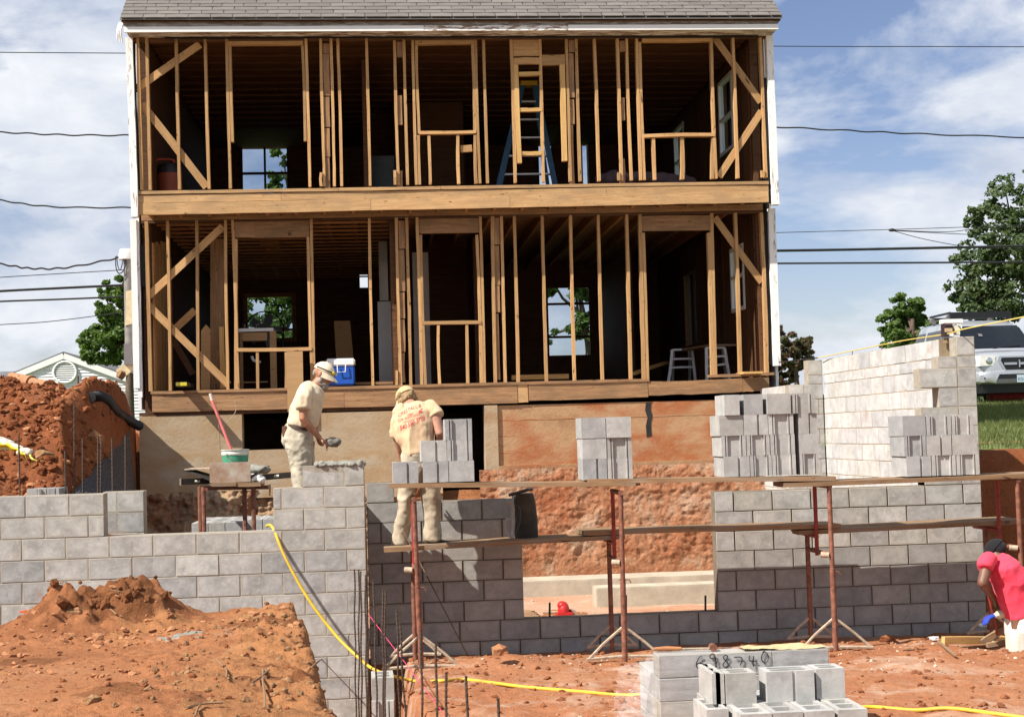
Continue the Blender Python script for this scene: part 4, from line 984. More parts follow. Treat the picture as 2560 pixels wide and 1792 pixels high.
def stone(name, label, p, r, sq, mat=None, cat='stone', group=None, rot=0):
    bm = rock_bm(r, sq); bmesh.ops.subdivide_edges(bm, edges=bm.edges[:], cuts=1)
    for q in bm.verts: q.co += q.co.normalized() * random.gauss(0, r * .035)
    me = bpy.data.meshes.new(name); bm.to_mesh(me); bm.free(); me.materials.append(mat or M_ROCK)
    o = link(name, me, p); o.rotation_euler = (random.uniform(-.2, .2), random.uniform(-.2, .2), rot); return tag(o, label, cat, group)
def hit(px, py, zf, hi=3.6, lo=.2):
    for z in np.arange(hi, lo, -.015):
        p = atZ(px, py, z) if abs(ray(px, py)[2]) > 1e-4 else at(px, py, 18.)
        if 12 < p[1] < 21 and zf(np.array([p[0]]), np.array([p[1]]))[0] >= z: return p
    return at(px, py, 18.)
def hity(px, py, zf, y0=14.4, y1=20.5):
    for y in np.arange(y0, y1, .03):
        p = at(px, py, y)
        if zf(np.array([p[0]]), np.array([p[1]]))[0] >= p[2]: return p
    return at(px, py, 18.6)
def mstone(px, py, label, r, sq=(1, .8, .55), mat=None, cat='stone'):
    # where the sight line meets the mound top
    for z in np.arange(1.6, .3, -.01):
        p = atZ(px, py, z)
        if mound_z(np.array([p[0]]), np.array([p[1]]))[0] >= z: break
    p[2] += r * sq[2] * .35; return stone('stone', label, p, r, sq, mat, cat)
S5 = Crop(0, 1350, 2.87)
mstone(*S5.px(712, 590), 'small square orange stone in the shelter of the dark clod heap', .036, (1, .8, .6))
mstone(*S5.px(700, 720), 'largest angular orange stone in the middle of the mound', .05, (1, .8, .8))
mstone(*S5.px(490, 700), 'pointed dark orange stone left of the largest angular stone', .04, (1, .8, .8))
mstone(*S5.px(1010, 560), 'flat pale orange slab above the middle of the mound', .06, (1, .7, .22))
mstone(*S5.px(1150, 725), 'round orange stone right of the largest angular stone', .035, (1, .8, .5))
mstone(*S5.px(1860, 450), 'dark red stone on the crest at the right end of the mound', .04, (1, .8, .85))
mstone(*S5.px(1925, 450), 'orange stone beside the dark red stone on the crest', .036, (1, .9, .85))
mstone(*S5.px(2040, 500), 'broad orange stone near the mound corner above the trench', .06, (1, .8, .5))
mstone(*S5.px(2150, 510), 'outermost orange stone at the mound corner above the trench', .045, (1, .8, .7))
mstone(*S5.px(1820, 540), 'big blunt orange stone below the stones on the crest', .05, (1, .9, .6))
mstone(*S5.px(660, 1170), 'tan rounded stone low on the foreground mound', .045, (1, .8, .7), M_CLODT)
mstone(*S5.px(560, 560), 'big dark brown clod leaning on the heap', .085, (1, .8, .8), M_CLODT, 'clod')
mstone(*S5.px(970, 370), 'dark clod at the very top of the heap', .06, (1, .8, .75), M_CLOD, 'clod')
p = V23.Y(1122, 1483, 13.3); stone('stone', 'orange rock on the clay right of the first scaffold pole', (p[0], 13.3, .27), .085, (1, .8, .8))
p = V23.Y(1990, 1432, 13.95); stone('stone', 'red rock against the foot of the shaded wall', (p[0], 13.95, .13), .10, (1.2, .7, .6), M_CLOD)
p = hity(*V23.px(210, 985), pile_z); stone('stone', 'large pale orange boulder on the spoil heap', p, .14, (1, .9, .85))
p = hity(*V23.px(95, 1020), pile_z); stone('stone', 'brown boulder beside the yellow bag', p, .13, (1.1, .9, .6), M_CLODT)
p = V23.Y(272, 838, 18.9); stone('stone', 'round grey brown stone on the ridge of the spoil heap', p, .085, (1, 1, .9), M_CLODT)

# ================================================================== scaffold
def scaffold(X, label, lean=0., gz=.12):
    t = thing('scaffold_frame', label, 'scaffold', (X, 13.8, gz), 'scaffold frames along the block wall')
    yf, ym, yb = 13.45, 13.90, 14.2
    MB().tube([(X + lean, yf, gz - .05), (X + lean * .5, yf, .85)], .027, 10).build('lower_tube', M_STEEL, t, smooth=40)
    MB().tube([(X + lean * .5, yf, .8), (X, yf, 1.69)], .023, 10).build('front_post', M_STEEL, t, smooth=40)
    MB().tube([(X + lean * .5 - .035, yf, .86), (X + lean * .5 + .06, yf - .01, .86), (X + lean * .5 + .075, yf - .01, .83)], .006, 6).build('locking_pin', M_STEEL, t)
    MB().tube([(X, yf - .03, 1.672), (X - .005, ym + .03, 1.672)], .024, 10).build('upper_bearer', M_STEEL, t, smooth=40)
    MB().tube([(X - .005, ym, 1.67), (X - .005, ym, .98)], .02, 8).build('red_post', M_REDP, t, smooth=40)
    MB().tube([(X, yf, 1.02), (X - .01, yb, 1.02)], .022, 8).build('lower_bearer', M_STEEL, t, smooth=40)
    MB().tube([(X - .028, yf - .005, 1.02), (X - .10, yf + .02, 1.025)], .028, 8).build('mortar_crust', M_CAKED, t, smooth=60)
    MB().tube([(X - .01, yb, gz - .12), (X - .01, yb, 1.18)], .024, 10).build('back_post', M_STEEL, t, smooth=40)
    MB().tube([(X - .005, ym - .02, 1.165), (X - .01, yb + .3, 1.165)], .02, 8).build('deck_bearer', M_REDP, t, smooth=40)
    for y, s in ((yf, 1), (yb, .7)):
        b = MB(); lx = lean if y == yf else -.01
        for k in (-1, 1): b.tube([(X + lx + k * .012, y, gz + .28 * s), (X + lx + k * .2 * s, y, gz + .13 * s), (X + lx + k * .34 * s, y - .02, gz)], .014, 6)
        b.tube([(X + lx - .36 * s, y - .02, gz), (X + lx, y, gz + .012), (X + lx + .36 * s, y - .02, gz)], .016, 6)
        b.build('spread_foot', M_CAKED, t, smooth=50)
scaffold(.27, 'rusty scaffold frame the mason stands behind, nearest the trench', .03, .13)
scaffold(2.21, 'rusty scaffold frame in front of the wide window opening', -.01, .14)
scaffold(4.22, 'rusty scaffold frame before the shaded wall right of the window opening', .0, .14)
scaffold(6.08, 'rusty scaffold frame beside the bending man in the red shirt', .0, .12)
def plank(label, x0, x1, z0, z1, y0, y1, mat=None, th=.042):
    o = board('plank', (x0, (y0 + y1) / 2, z0), (x1, (y0 + y1) / 2, z1), y1 - y0, th, mat or M_PLANK, None, face=(0, 0, 1), jit=.003)
    return tag(o, label, 'plank', 'scaffold planks')
UF = [('left', .04, 2.35, 1.805, 1.75), ('middle', 1.90, 4.28, 1.79, 1.742), ('right', 3.77, 7.3, 1.695, 1.725)]
for w, a, b, c, d in UF:
    plank('upper deck plank nearer the camera, %s length of the upper row' % w, a, b, c, d, 13.415, 13.655)
    plank('upper deck plank nearer the wall, %s length of the upper row' % w, a + random.uniform(.0, .12), b + random.uniform(-.05, .1), c - .003, d - .003, 13.665, 13.905)
LF = [('left', -.02, 2.32, 1.175, 1.222), ('middle', 1.92, 4.48, 1.268, 1.255), ('right', 4.05, 6.36, 1.203, 1.24)]
for w, a, b, c, d in LF:
    plank('lower deck plank nearer the camera, %s length of the lower row' % w, a, b, c, d, 13.93, 14.17)
    plank('lower deck plank nearer the wall, %s length of the lower row' % w, a + random.uniform(-.02, .1), b + random.uniform(-.05, .03), c, d, 14.185 if w != 'right' else 14.20, 14.43 if w == 'left' else 14.455)
# ================================================================== loose blocks
def block_mesh(name, Wd, L, H, kind, mat):
    """concrete block standing upright, one end toward -Y. kind: plain, slot, flange; cores are open on top."""
    h = Wd / 2; f = .036
    xs = [-h, -h + f, -h + f + .012, -h + f + .024, -.018, .018, h - f - .024, h - f - .012, h - f, h]
    if kind == 'slot': xs = [-h, -h + f, -h + f + .012, -h + f + .024, .012, .034, h - f - .024, h - f - .012, h - f, h]
    a = L / 2; ys = [-a, -a + .010, -a + .020, -a + .06, -.016, .016, a - .06, a - .02, a]
    def solid(i, j):
        if kind == 'flange':
            if j <= 1 and i in (1, 7): return False
            if j == 0 and 3 <= i <= 5: return False
            if j == 1 and 3 <= i <= 5: return False
        if kind == 'slot' and j <= 1 and i == 4: return False
        if kind == 'flange' and j == 7 and 3 <= i <= 5: return False
        if j in (3, 5) and 1 <= i <= 7: return False
        return True
    vs = {}; V = []; Fc = []
    def vid(i, j, k):
        if (i, j, k) not in vs:
            vs[(i, j, k)] = len(V); V.append((xs[i], ys[j], (0, H)[k]))
        return vs[(i, j, k)]
    nx, ny = len(xs) - 1, len(ys) - 1
    ok = lambda i, j: 0 <= i < nx and 0 <= j < ny and solid(i, j)
    for i in range(nx):
        for j in range(ny):
            if not solid(i, j): continue
            Fc.append((vid(i, j, 1), vid(i + 1, j, 1), vid(i + 1, j + 1, 1), vid(i, j + 1, 1)))
            Fc.append((vid(i, j, 0), vid(i, j + 1, 0), vid(i + 1, j + 1, 0), vid(i + 1, j, 0)))
            if not ok(i - 1, j): Fc.append((vid(i, j, 0), vid(i, j, 1), vid(i, j + 1, 1), vid(i, j + 1, 0)))
            if not ok(i + 1, j): Fc.append((vid(i + 1, j, 0), vid(i + 1, j + 1, 0), vid(i + 1, j + 1, 1), vid(i + 1, j, 1)))
            if not ok(i, j - 1): Fc.append((vid(i, j, 0), vid(i + 1, j, 0), vid(i + 1, j, 1), vid(i, j, 1)))
            if not ok(i, j + 1): Fc.append((vid(i, j + 1, 0), vid(i, j + 1, 1), vid(i + 1, j + 1, 1), vid(i + 1, j + 1, 0)))
    me = bpy.data.meshes.new(name); me.from_pydata(V, [], Fc); me.materials.append(mat)
    bm = bmesh.new(); bm.from_mesh(me); bmesh.ops.dissolve_limit(bm, angle_limit=.02, verts=bm.verts, edges=bm.edges, delimit=set()) if False else None
    bmesh.ops.recalc_face_normals(bm, faces=bm.faces); bm.to_mesh(me); bm.free(); return me
BK = {(k, w): block_mesh('concrete_block', w, .397, .1935, k, M_BLKF) for k in ('plain', 'slot', 'flange') for w in (.244, .194, .295, .095)}
DESC = {'plain': 'smooth ended', 'slot': 'slotted', 'flange': 'flange ended'}
ORD = 'first second third fourth fifth sixth seventh eighth'.split()
def lblock(kind, w, x, y, z, label, group, rz=0., sx=1.):
    o = bpy.data.objects.new('concrete_block', BK[(kind, w)]); COL.objects.link(o)
    o.location = (x, y, z); o.rotation_euler = (0, 0, rz); o.scale = (sx, 1, 1); return tag(o, label, 'block', group)
def stack(cr, Yf, z0, rows, where, group):
    for r, row in enumerate(rows):
        for k, (a, b, kind, *ex) in enumerate(row):
            yo = ex[0] if ex else random.uniform(-.012, .012); bmid = 500
            y = Yf + yo; pa, pb = cr(a, y), cr(b, y); w = pb - pa
            lab = '%s block, %s from left in %s row up of %s' % (DESC[kind], ORD[k], ORD[r], where)
            lblock(kind, .244, (pa + pb) / 2, y + .1985, z0 + .1945 * r + (.0 if r == 0 else .0), lab, group, random.gauss(0, .006), (w - .003) / .244)
def crx(cr, yref): return lambda a, Y: cr.Y(a, yref, Y)[0]
CA, CB, CC, CD = Crop(960, 950, 3.571), Crop(1420, 1030, 8.033), Crop(1700, 960, 6.042), Crop(1850, 780, 2.869)
stack(crx(CA, 800), 13.44, 1.823, [[(75, 305, 'slot', 0), (345, 575, 'slot', 0.0), (577, 805, 'plain', .0)], [(333, 563, 'slot', .01), (566, 795, 'flange', .0)], [(552, 795, 'flange', .0)]],
      'the stack by the mason', 'blocks stacked beside the mason')
# keep the upper rows over the right-hand blocks
for o in [q for q in COL.objects if q.get('group') == 'blocks stacked beside the mason']: pass
stack(crx(CB, 900), 13.45, 1.802, [[(298, 783, 'slot', 0), (787, 1292, 'flange', .0)], [(296, 783, 'plain', 0), (787, 1290, 'flange', .004)], [(283, 778, 'plain', -.004), (790, 1290, 'plain', -.012)]],
      'the six block stack', 'blocks in the six block stack')
stack(crx(CC, 900), 13.47, 1.788, [[(645, 1043, 'slot', 0), (1047, 1378, 'flange', 0), (1385, 1742, 'flange', 0), (1800, 2088, 'flange', .02)],
                                [(625, 1000, 'flange', 0), (1005, 1357, 'flange', 0), (1365, 1737, 'flange', 0), (1800, 2088, 'plain', .02)],
                                [(603, 968, 'plain', 0), (972, 1340, 'slot', 0), (1344, 1727, 'flange', 0), (1800, 2082, 'slot', .02)],
                                [(692, 925, 'plain', -.02), (985, 1275, 'plain', 0), (1335, 1697, 'plain', -.012), (1712, 2062, 'flange', .0)]],
      'the tall stack', 'blocks in the tall stack')
stack(crx(CD, 950), 13.47, 1.737, [[(1187, 1365, 'slot', 0), (1370, 1543, 'flange', 0), (1548, 1708, 'flange', 0)],
                                [(1177, 1335, 'flange', 0), (1338, 1518, 'slot', 0), (1522, 1700, 'plain', 0)],
                                [(1172, 1338, 'plain', 0), (1343, 1522, 'flange', 0), (1527, 1680, 'flange', 0)]],
      'the stack at the corner', 'blocks stacked at the wall corner')

# ================================================================== pallets of block in front
PF = Crop(1300, 1450, 2.551)
YP = 9.85
a, b = PF.Y(880, 480, YP), PF.Y(2000, 415, YP)
pal = thing('block_pallet', 'film wrapped pallet of grey blocks with a number marked in black', 'block pallet', ((a[0] + b[0]) / 2, YP + .3, .1))
ph = .158; ztop = a[2]
pm = []
for mm in (M_BLK, M_BLKF):
    bm = chamfer_box(.396, .19, ph - .004, .004); me = bpy.data.meshes.new('block'); bm.to_mesh(me); bm.free(); me.materials.append(mm); pm.append(me)
for r in range(4):
    for j in range(1 if r == 0 else 4):
        for k in range(3):
            o = bpy.data.objects.new('block', random.choice(pm)); COL.objects.link(o)
            put(o, (a[0] + .2 + k * .4 + (.0 if r else .0), YP + .097 + j * .195, ztop - ph * (r + .5)), pal)
m, t, bs = newmat('stretch_film')
v_ = coords(t, (.8, .8, 9), rand=False); nn = noise(t, v_, 4, 5, .6, .4)
tr = nd(t, 'ShaderNodeBsdfTransparent'); gl = nd(t, 'ShaderNodeBsdfPrincipled'); gl.inputs['Base Color'].default_value = (.75, .75, .76, 1); gl.inputs['Roughness'].default_value = .28
ms = nd(t, 'ShaderNodeMixShader'); mr = nd(t, 'ShaderNodeMapRange'); mr.inputs['From Min'].default_value = .35; mr.inputs['From Max'].default_value = .75; mr.inputs['To Min'].default_value = .03; mr.inputs['To Max'].default_value = .26
t.links.new(nn, mr.inputs['Value']); t.links.new(mr.outputs['Result'], ms.inputs[0]); t.links.new(tr.outputs[0], ms.inputs[1]); t.links.new(gl.outputs[0], ms.inputs[2])
bp = nd(t, 'ShaderNodeBump'); bp.inputs['Distance'].default_value = .006; t.links.new(nn, bp.inputs['Height']); t.links.new(bp.outputs[0], gl.inputs['Normal'])
t.links.new(ms.outputs[0], t.nodes['Material Output'].inputs['Surface']); M_FILM = m
def film(name, pts_top, pts_bot, n, mseg, amp, parent):
    Pg = np.zeros((n, mseg, 3)); T = np.array(pts_top); Bm = np.array(pts_bot); u = np.linspace(0, len(T) - 1, n)
    for i, uu in enumerate(u):
        k = min(int(uu), len(T) - 2); f_ = uu - k; p = T[k] * (1 - f_) + T[k + 1] * f_; q = Bm[k] * (1 - f_) + Bm[k + 1] * f_
        for j in range(mseg): Pg[i, j] = p + (q - p) * j / (mseg - 1)
    d = fbm(Pg[..., 0] + Pg[..., 1], Pg[..., 2], None, 4, 7, .55, 8) * amp
    Pg[..., 1] -= np.abs(d) * .6; Pg[..., 0] -= d * .5
    return sheet(name, Pg, M_FILM, parent)
x0, x1, zt = a[0] - .006, a[0] + 1.206, ztop + .004
film('stretch_film', [(x0, YP - .006, zt), (x1, YP - .006, zt)], [(x0, YP - .008, .1), (x1, YP - .008, .1)], 60, 30, .004, pal)
film('stretch_film', [(x0 - .01, YP + .19, zt - .0), (x0 - .004, YP - .004, zt)], [(x0 - .20, YP + .75, .12), (x0 - .02, YP - .004, .1)], 20, 30, .02, pal)
film('stretch_film', [(x0 - .17, YP + .62, zt - .17), (x0 - .012, YP + .1, zt - .03)], [(x0 - .21, YP + .76, .12), (x0 - .10, YP + .2, .1)], 20, 26, .03, pal)
film('stretch_film', [(x0, YP - .004, zt), (x1, YP - .004, zt)], [(x0, YP + .2, zt + .002), (x1, YP + .2, zt + .002)], 40, 8, .002, pal)
# hand written number
DIG = {'6': [[(.72, 1), (.45, .88), (.2, .5), (.15, .2), (.4, 0), (.75, .1), (.8, .35), (.55, .5), (.2, .35)]],
       '9': [[(.74, .86), (.5, 1), (.22, .86), (.3, .6), (.58, .62), (.74, .86), (.80, .45), (.84, -.08)]],
       '8': [[(.72, .88), (.45, 1), (.2, .80), (.5, .52), (.80, .22), (.48, -.02), (.12, .2), (.45, .5), (.72, .88)]],
       '7': [[(.05, .75), (.85, .78), (.8, .4), (.6, .0)]], '4': [[(.3, 1), (.15, .5), (.9, .48)], [(.65, .95), (.6, .0)]],
       '0': [[(.5, 1), (.2, .75), (.15, .3), (.45, .05), (.8, .25), (.85, .7), (.5, 1), (.3, .95)]]}
M_INK = flat('black_marker', (.012, .012, .014), .6, var=.2, bmp=0)
h_ = .090; xx = PF.Y(1110, 540, YP)[0]; pitch = (PF.Y(1610, 520, YP)[0] - xx) / 6
for k, ch in enumerate('698740'):
    nb = MB()
    for st in DIG[ch]:
        pts = []
        for (p0, q0), (p1, q1) in zip(st, st[1:]):
            for f_ in (0, .34, .67): pts.append((p0 + (p1 - p0) * f_, q0 + (q1 - q0) * f_))
        pts.append(st[-1]); pr = np.array(pts)
        for _ in range(2): pr[1:-1] = (pr[:-2] + 2 * pr[1:-1] + pr[2:]) / 4
        nb.tube([(xx + pitch * (k + q[0] * .8), YP - .012, ztop - .100 + h_ * q[1] * (.85 if ch in '74' else 1) + .012 * (k % 2)) for q in pr], .0034, 6)
    nb.build('digit', M_INK, pal)
# spilled sand and a mallet on the pallet
m_ = MB(); 
cxs = PF.Y(1700, 410, YP + .1)
Xs, Ys = np.meshgrid(np.linspace(cxs[0] - .33, x1 - .02, 34), np.linspace(YP + .01, YP + .185, 12), indexing='ij')
zz = ztop + .010 + .022 * np.maximum(0, fbm(Xs, Ys, None, 4, 7, .55, 4) + .35) - .012 * (np.abs(Ys - YP - .1) / .1) ** 2
tag(sheet('sand_spill', np.stack([Xs, Ys, zz], -1), flat('yellow_sand', (.50, .39, .21), .95, var=.2, scale=40)), 'thin yellow sand spilled along the top of the wrapped pallet', 'sand')
pa, pb = PF.Y(860, 440, YP + .12), PF.Y(1240, 440, YP + .05)
mal = thing('mallet', 'wooden handled mallet lying across the end of the wrapped pallet', 'mallet', (pb[0], YP + .1, ztop))
MB().tube([(pa[0], YP + .16, ztop + .022), (pa[0] + .09, YP + .15, ztop + .024), (pa[0] + .19, YP + .13, ztop + .022)], [.012, .017, .012], 8).build('handle', flat('orange_wood_handle', (.36, .15, .06), .6), mal, smooth=50)
MB().tube([(pa[0] + .19, YP + .13, ztop + .02), (pb[0] - .02, YP + .1, ztop + .02)], .007, 6).build('shaft', M_CAKED, mal)
MB().tube([(pb[0] - .0, YP + .07, ztop + .026), (pb[0], YP + .13, ztop + .026)], .026, 10).build('head', M_STEEL, mal, smooth=40)
# loose block pile nearer the camera: rows placed on one another
YQ = 9.18
def qx(a, Y=YQ): return PF.Y(a, 700, Y)[0]
zq = PF.Y(1400, 592, YQ)[2] - .1935
G = 'loose blocks before the wrapped pallet'
def qb(kind, a, b, y, z, lab, wd, rz=0):
    xa, xb = qx(a, y), qx(b, y); o = lblock(kind, wd, (xa + xb) / 2, y + .098, z, lab, G, rz, (xb - xa) / wd); o.scale.y = .49 if wd > .1 else 1.
    if wd < .1: o.location.y += .10
qb('plain', 1226, 1304, YQ + .02, zq, 'narrow block at the left end of the top row before the wrapped pallet', .095)
qb('plain', 1316, 1508, YQ, zq, 'square ended block beside the narrow one in the top row of the loose pile', .194)
qb('slot', 1576, 1880, YQ, zq, 'wide scored block in the middle of the top row of the loose pile', .295)
qb('plain', 1890, 2072, YQ + .03, zq, 'dark grey block at the right end of the top row of the loose pile', .194, .02)
z2 = zq - .1945; y2 = YQ - .34
for k, (p, q, kd, lb) in enumerate([(1190, 1330, 'plain', 'pale block at the left end of the lower row of the loose pile'), (1405, 1606, 'plain', 'open cored block second in the lower row of the loose pile'),
                                (1612, 1806, 'plain', 'rust streaked block in the middle of the lower row of the loose pile'), (1815, 2006, 'plain', 'block next to the last in the lower row of the loose pile'),
                                (2030, 2216, 'plain', 'outermost right block in the lower row of the loose pile')]):
    y = y2 + (.2 if k == 0 else 0); xa, xb = PF.Y(p, 840, y)[0], PF.Y(q, 840, y)[0]
    lblock(kd, .194, (xa + xb) / 2, y + .1985, z2, lb, G, 0, (xb - xa) / .194)
for k in range(4):       # the blocks the top row stands on, behind the lower row's front
    xa = qx(1220 + k * 200); lblock('plain', .194, xa + .1, YQ + .26, z2, 'supporting block under the %s block of the top row' % ('narrow', 'square', 'scored', 'dark')[k], G)
tag(MB().box(qx(1150), qx(2260), YQ - .36, YQ + .46, .22, z2 - .004).build('wooden_pallet', M_PLANK), 'wooden pallet base under the loose block pile', 'pallet')
tag(MB().box(qx(1180), qx(2200), YQ - .3, YQ + .4, .0, .215).build('pallet_load', M_BLK), 'buried lower courses under the loose block pile', 'blocks')

# ================================================================== blocks in the trench, and the pallet behind the left wall
TB = Crop(750, 1250, 2.965)
p, q = TB.Y(535, 1300, 12.95), TB.Y(700, 1300, 12.95)
for k in range(5):
    lblock('flange' if k % 2 else 'plain', .194, (p[0] + q[0]) / 2 + random.uniform(-.01, .01), 13.0 + random.uniform(-.02, .02), p[2] - .1945 * (k + 1),
           ['top block of the column standing in the trench', 'ridged second block down of the column in the trench', 'third block down of the column in the trench', 'fourth block down of the column in the trench', 'bottom block of the column in the trench'][k], 'blocks standing in the trench', random.gauss(0, .03))
bp_ = thing('block_pallet', 'pallet of pale blocks behind the low part of the left wall', 'block pallet', (-1.7, 16, .4))
TP = Crop(440, 960, 4.229); YB2 = 15.6
xs_ = [TP.Y(c_, 1480, YB2)[0] for c_ in (160, 338, 517, 700, 880, 1060)]; zb2 = TP.Y(500, 1462, YB2)[2]
for j in range(3):
    for k in range(5):
        for r in range(3):
            if r == 0 and j == 0 and k >= 3: continue
            o = bpy.data.objects.new('block', BK[('plain', .194)]); COL.objects.link(o); o.scale.x = (xs_[k + 1] - xs_[k] - .008) / .194
            put(o, ((xs_[k] + xs_[k + 1]) / 2, YB2 + .2 + j * .4, zb2 - .1945 * (r + 1)), bp_)
MB().box(xs_[0], xs_[-1], YB2 + .01, YB2 + 1.2, zb2 - .72, zb2 - .592).build('pallet_base', M_PLANK, bp_)
for k, (a_, b_, kd) in enumerate([(215, 300, 'plain'), (300, 395, 'flange'), (395, 475, 'slot')]):
    pa_, pb_ = FA.Y(a_, 1075, 14.75), FA.Y(b_, 1075, 14.75)
    lblock(kd, .194, (pa_[0] + pb_[0]) / 2, 14.95, 1.645, ['plain', 'middle flanged', 'slotted'][k] + ' block of the three lying behind the left wall', 'three blocks behind the left wall', 0, (pb_[0] - pa_[0]) / .2)
tag(MB().box(-4.1, -3.3, 14.72, 15.2, 1.3, 1.641).build('dirt_shelf', M_PILE), 'packed dirt shelf under three blocks behind the left wall', 'dirt')

# ================================================================== reinforcing rods
def rebar(px0, py0, px1, y, label, group='steel rods standing in the trench', zb=-.95, r=.0085):
    p = at(px0, py0, y); q = at(px1, 1792, y); k = (zb - p[2]) / (q[2] - p[2]); x1_ = p[0] + (q[0] - p[0]) * k
    m_ = MB(); n_ = int((p[2] - zb) / .012); pts = [(p[0] + (x1_ - p[0]) * i / n_ + .004 * math.sin(i * .13 + px0), y, p[2] + (zb - p[2]) * i / n_) for i in range(n_ + 1)]
    m_.tube(pts, [r * (1.16 if i % 3 == 0 else .92) for i in range(n_ + 1)], 6)
    return tag(m_.build('rebar', M_REBAR), label, 'rebar', group)
RB = [(403, 512, 415, 13.6), (437, 512, 436, 13.5), (451, 525, 458, 13.3), (484, 580, 494, 13.2), (490, 552, 507, 13.35), (545, 590, 572, 12.6), (611, 668, 620, 12.3), (631, 670, 632, 12.1),
      (717, 815, 738, 11.4), (740, 910, 781, 11.0), (897, 980, 906, 10.5), (1010, 1060, 1014, 9.9), (1080, 1275, 1090, 8.9), (1236, 1302, 1241, 8.5), (1466, 1466, 1468, 7.7)]
LB = ['leftmost tall rod against the left wall', 'second tall rod against the left wall', 'third tall rod against the left wall', 'darker rod at the wall corner', 'slim rod right at the wall corner', 'rod just right of the wall corner',
      'left rod of the close pair above the trench blocks', 'right rod of the close pair above the trench blocks', 'left rod of the pair beside the scaffold foot', 'leaning right rod of the pair beside the scaffold foot',
      'thick ribbed rod left of the orange rock', 'ribbed rod below the scaffold foot tip', 'short ribbed rod left of the thickest rod', 'thickest and nearest tall ribbed rod', 'shortest rod, farthest right of the row']
for (a_, b_, c_, y_), lb in zip(RB, LB): rebar(*TB.px(a_, b_), TB.px(c_, 1607)[0], y_, lb)
RL = [(150, 605, 160, 1095, 14.9), (523, 725, 528, 1085, 14.9), (597, 330, 597, 1085, 14.95), (663, 625, 665, 1080, 14.9), (787, 600, 786, 1075, 15.0), (815, 610, 808, 1075, 15.1), (900, 625, 906, 1140, 14.75), (1007, 600, 1008, 1140, 14.75)]
LL = ['rod alone at the left before the yellow bag', 'short rod left of the tallest one', 'tallest rod before the spoil heap', 'rod just right of the tallest one', 'thick rod of the close pair', 'thin rod of the close pair', 'left rod before the black sheet', 'right rod before the black sheet']
for (a_, b_, c_, d_, y_), lb in zip(RL, LL):
    p, q = FA.Y(a_, b_, y_), FA.Y(c_, d_, y_); n_ = 60
    m_ = MB(); m_.tube([p + (q - p) * (i / n_ * 1.35) for i in range(n_ + 1)], [.009 * (1.14 if i % 3 == 0 else .92) for i in range(n_ + 1)], 6)
    tag(m_.build('rebar', M_REBAR), 'thin steel ' + lb + ' behind the left wall', 'rebar', 'steel rods behind the left wall')
for k, (a_, b0, b1, y_) in enumerate([(400, 1275, 1372, 14.76), (838, 1232, 1350, 14.76), (1294, 1235, 1328, 14.76)]):
    cr = Crop(1200, 950, 2.296); p, q = cr.Y(a_, b0, y_), cr.Y(a_, b1 + 25, y_)
    tag(MB().tube([p, q], .011, 6).build('rebar', M_BLACKP), ['black rod stub in the sill left of the red tool', 'black rod stub in the sill beside the scaffold post', 'black rod stub in the sill at the right end of the opening'][k], 'rebar', 'rod stubs in the window sill')

# ================================================================== hose, string, loose timber
def curve_pts(pts, n=8):
    P_ = [np.array(p, float) for p in pts]; out = []
    for i in range(len(P_) - 1):
        p0, p1, p2, p3 = P_[max(i - 1, 0)], P_[i], P_[i + 1], P_[min(i + 2, len(P_) - 1)]
        for k in range(n):
            t_ = k / n; out.append(.5 * ((2 * p1) + (-p0 + p2) * t_ + (2 * p0 - 5 * p1 + 4 * p2 - p3) * t_ ** 2 + (-p0 + 3 * p1 - 3 * p2 + p3) * t_ ** 3))
    out.append(P_[-1]); return out
def gz(px, py, zf, lo=-.2, hi=.4):
    for z in np.arange(hi, lo, -.005):
        p = atZ(px, py, z)
        if zf(np.array([p[0]]), np.array([p[1]]))[0] >= z: break
    p[2] += .012; return p
hz = [V23.Y(598, 1186, 14.35), V23.Y(612, 1183, 14.10), V23.Y(640, 1250, 13.98), V23.Y(690, 1340, 13.9), V23.Y(750, 1420, 13.8), V23.Y(800, 1470, 13.6), V23.Y(845, 1503, 13.2)]
hz[0][2] = 1.42; hz[1][2] = max(hz[1][2], 1.405)
hz += [gz(*V23.px(x_, y_), clay_z) for x_, y_ in [(930, 1529), (985, 1529), (1040, 1526), (1110, 1534), (1180, 1543), (1300, 1553), (1425, 1561)]]
hz += [np.array([hz[-1][0] + .5, hz[-1][1] + .3, .16])]
tag(MB().tube(curve_pts(hz), .0145, 8).build('hose', M_HOSE, smooth=60), 'yellow hose hanging over the left wall and trailing across the clay', 'hose')
h2 = [gz(*V23.px(x_, y_), clay_z) for x_, y_ in [(1900, 1590), (1960, 1588), (2050, 1595), (2130, 1591), (2230, 1603), (2296, 1612), (2380, 1622)]]
tag(MB().tube(curve_pts(h2), .0145, 8).build('hose', M_HOSE, smooth=60), 'stretch of yellow hose lying on the clay right of the block pile', 'hose')
p, q = TB.Y(500, 835, 13.7), TB.Y(1085, 1607, 10.2)
tag(MB().tube([p, (p + q) / 2, q], .003, 5).build('string_line', flat('pink_string', (.75, .06, .16), .6, bmp=0)), 'thin pink mason string stretched down across the trench', 'string')
p, q = V23.Y(903, 1185, 13.88), V23.Y(1050, 1472, 14.3)
tag(MB().tube([p, p + (q - p) * .33], .007, 6).build('steel_rod', M_CAKED), 'dirty steel rod leaning against the first scaffold frame', 'rod')
tag(MB().tube([p + (q - p) * .36, q], .006, 6).build('steel_rod', M_REBAR), 'thin dark rod slanting before the shaded wall behind the scaffold', 'rod')
Q2 = Crop(2000, 1300, 3.266)
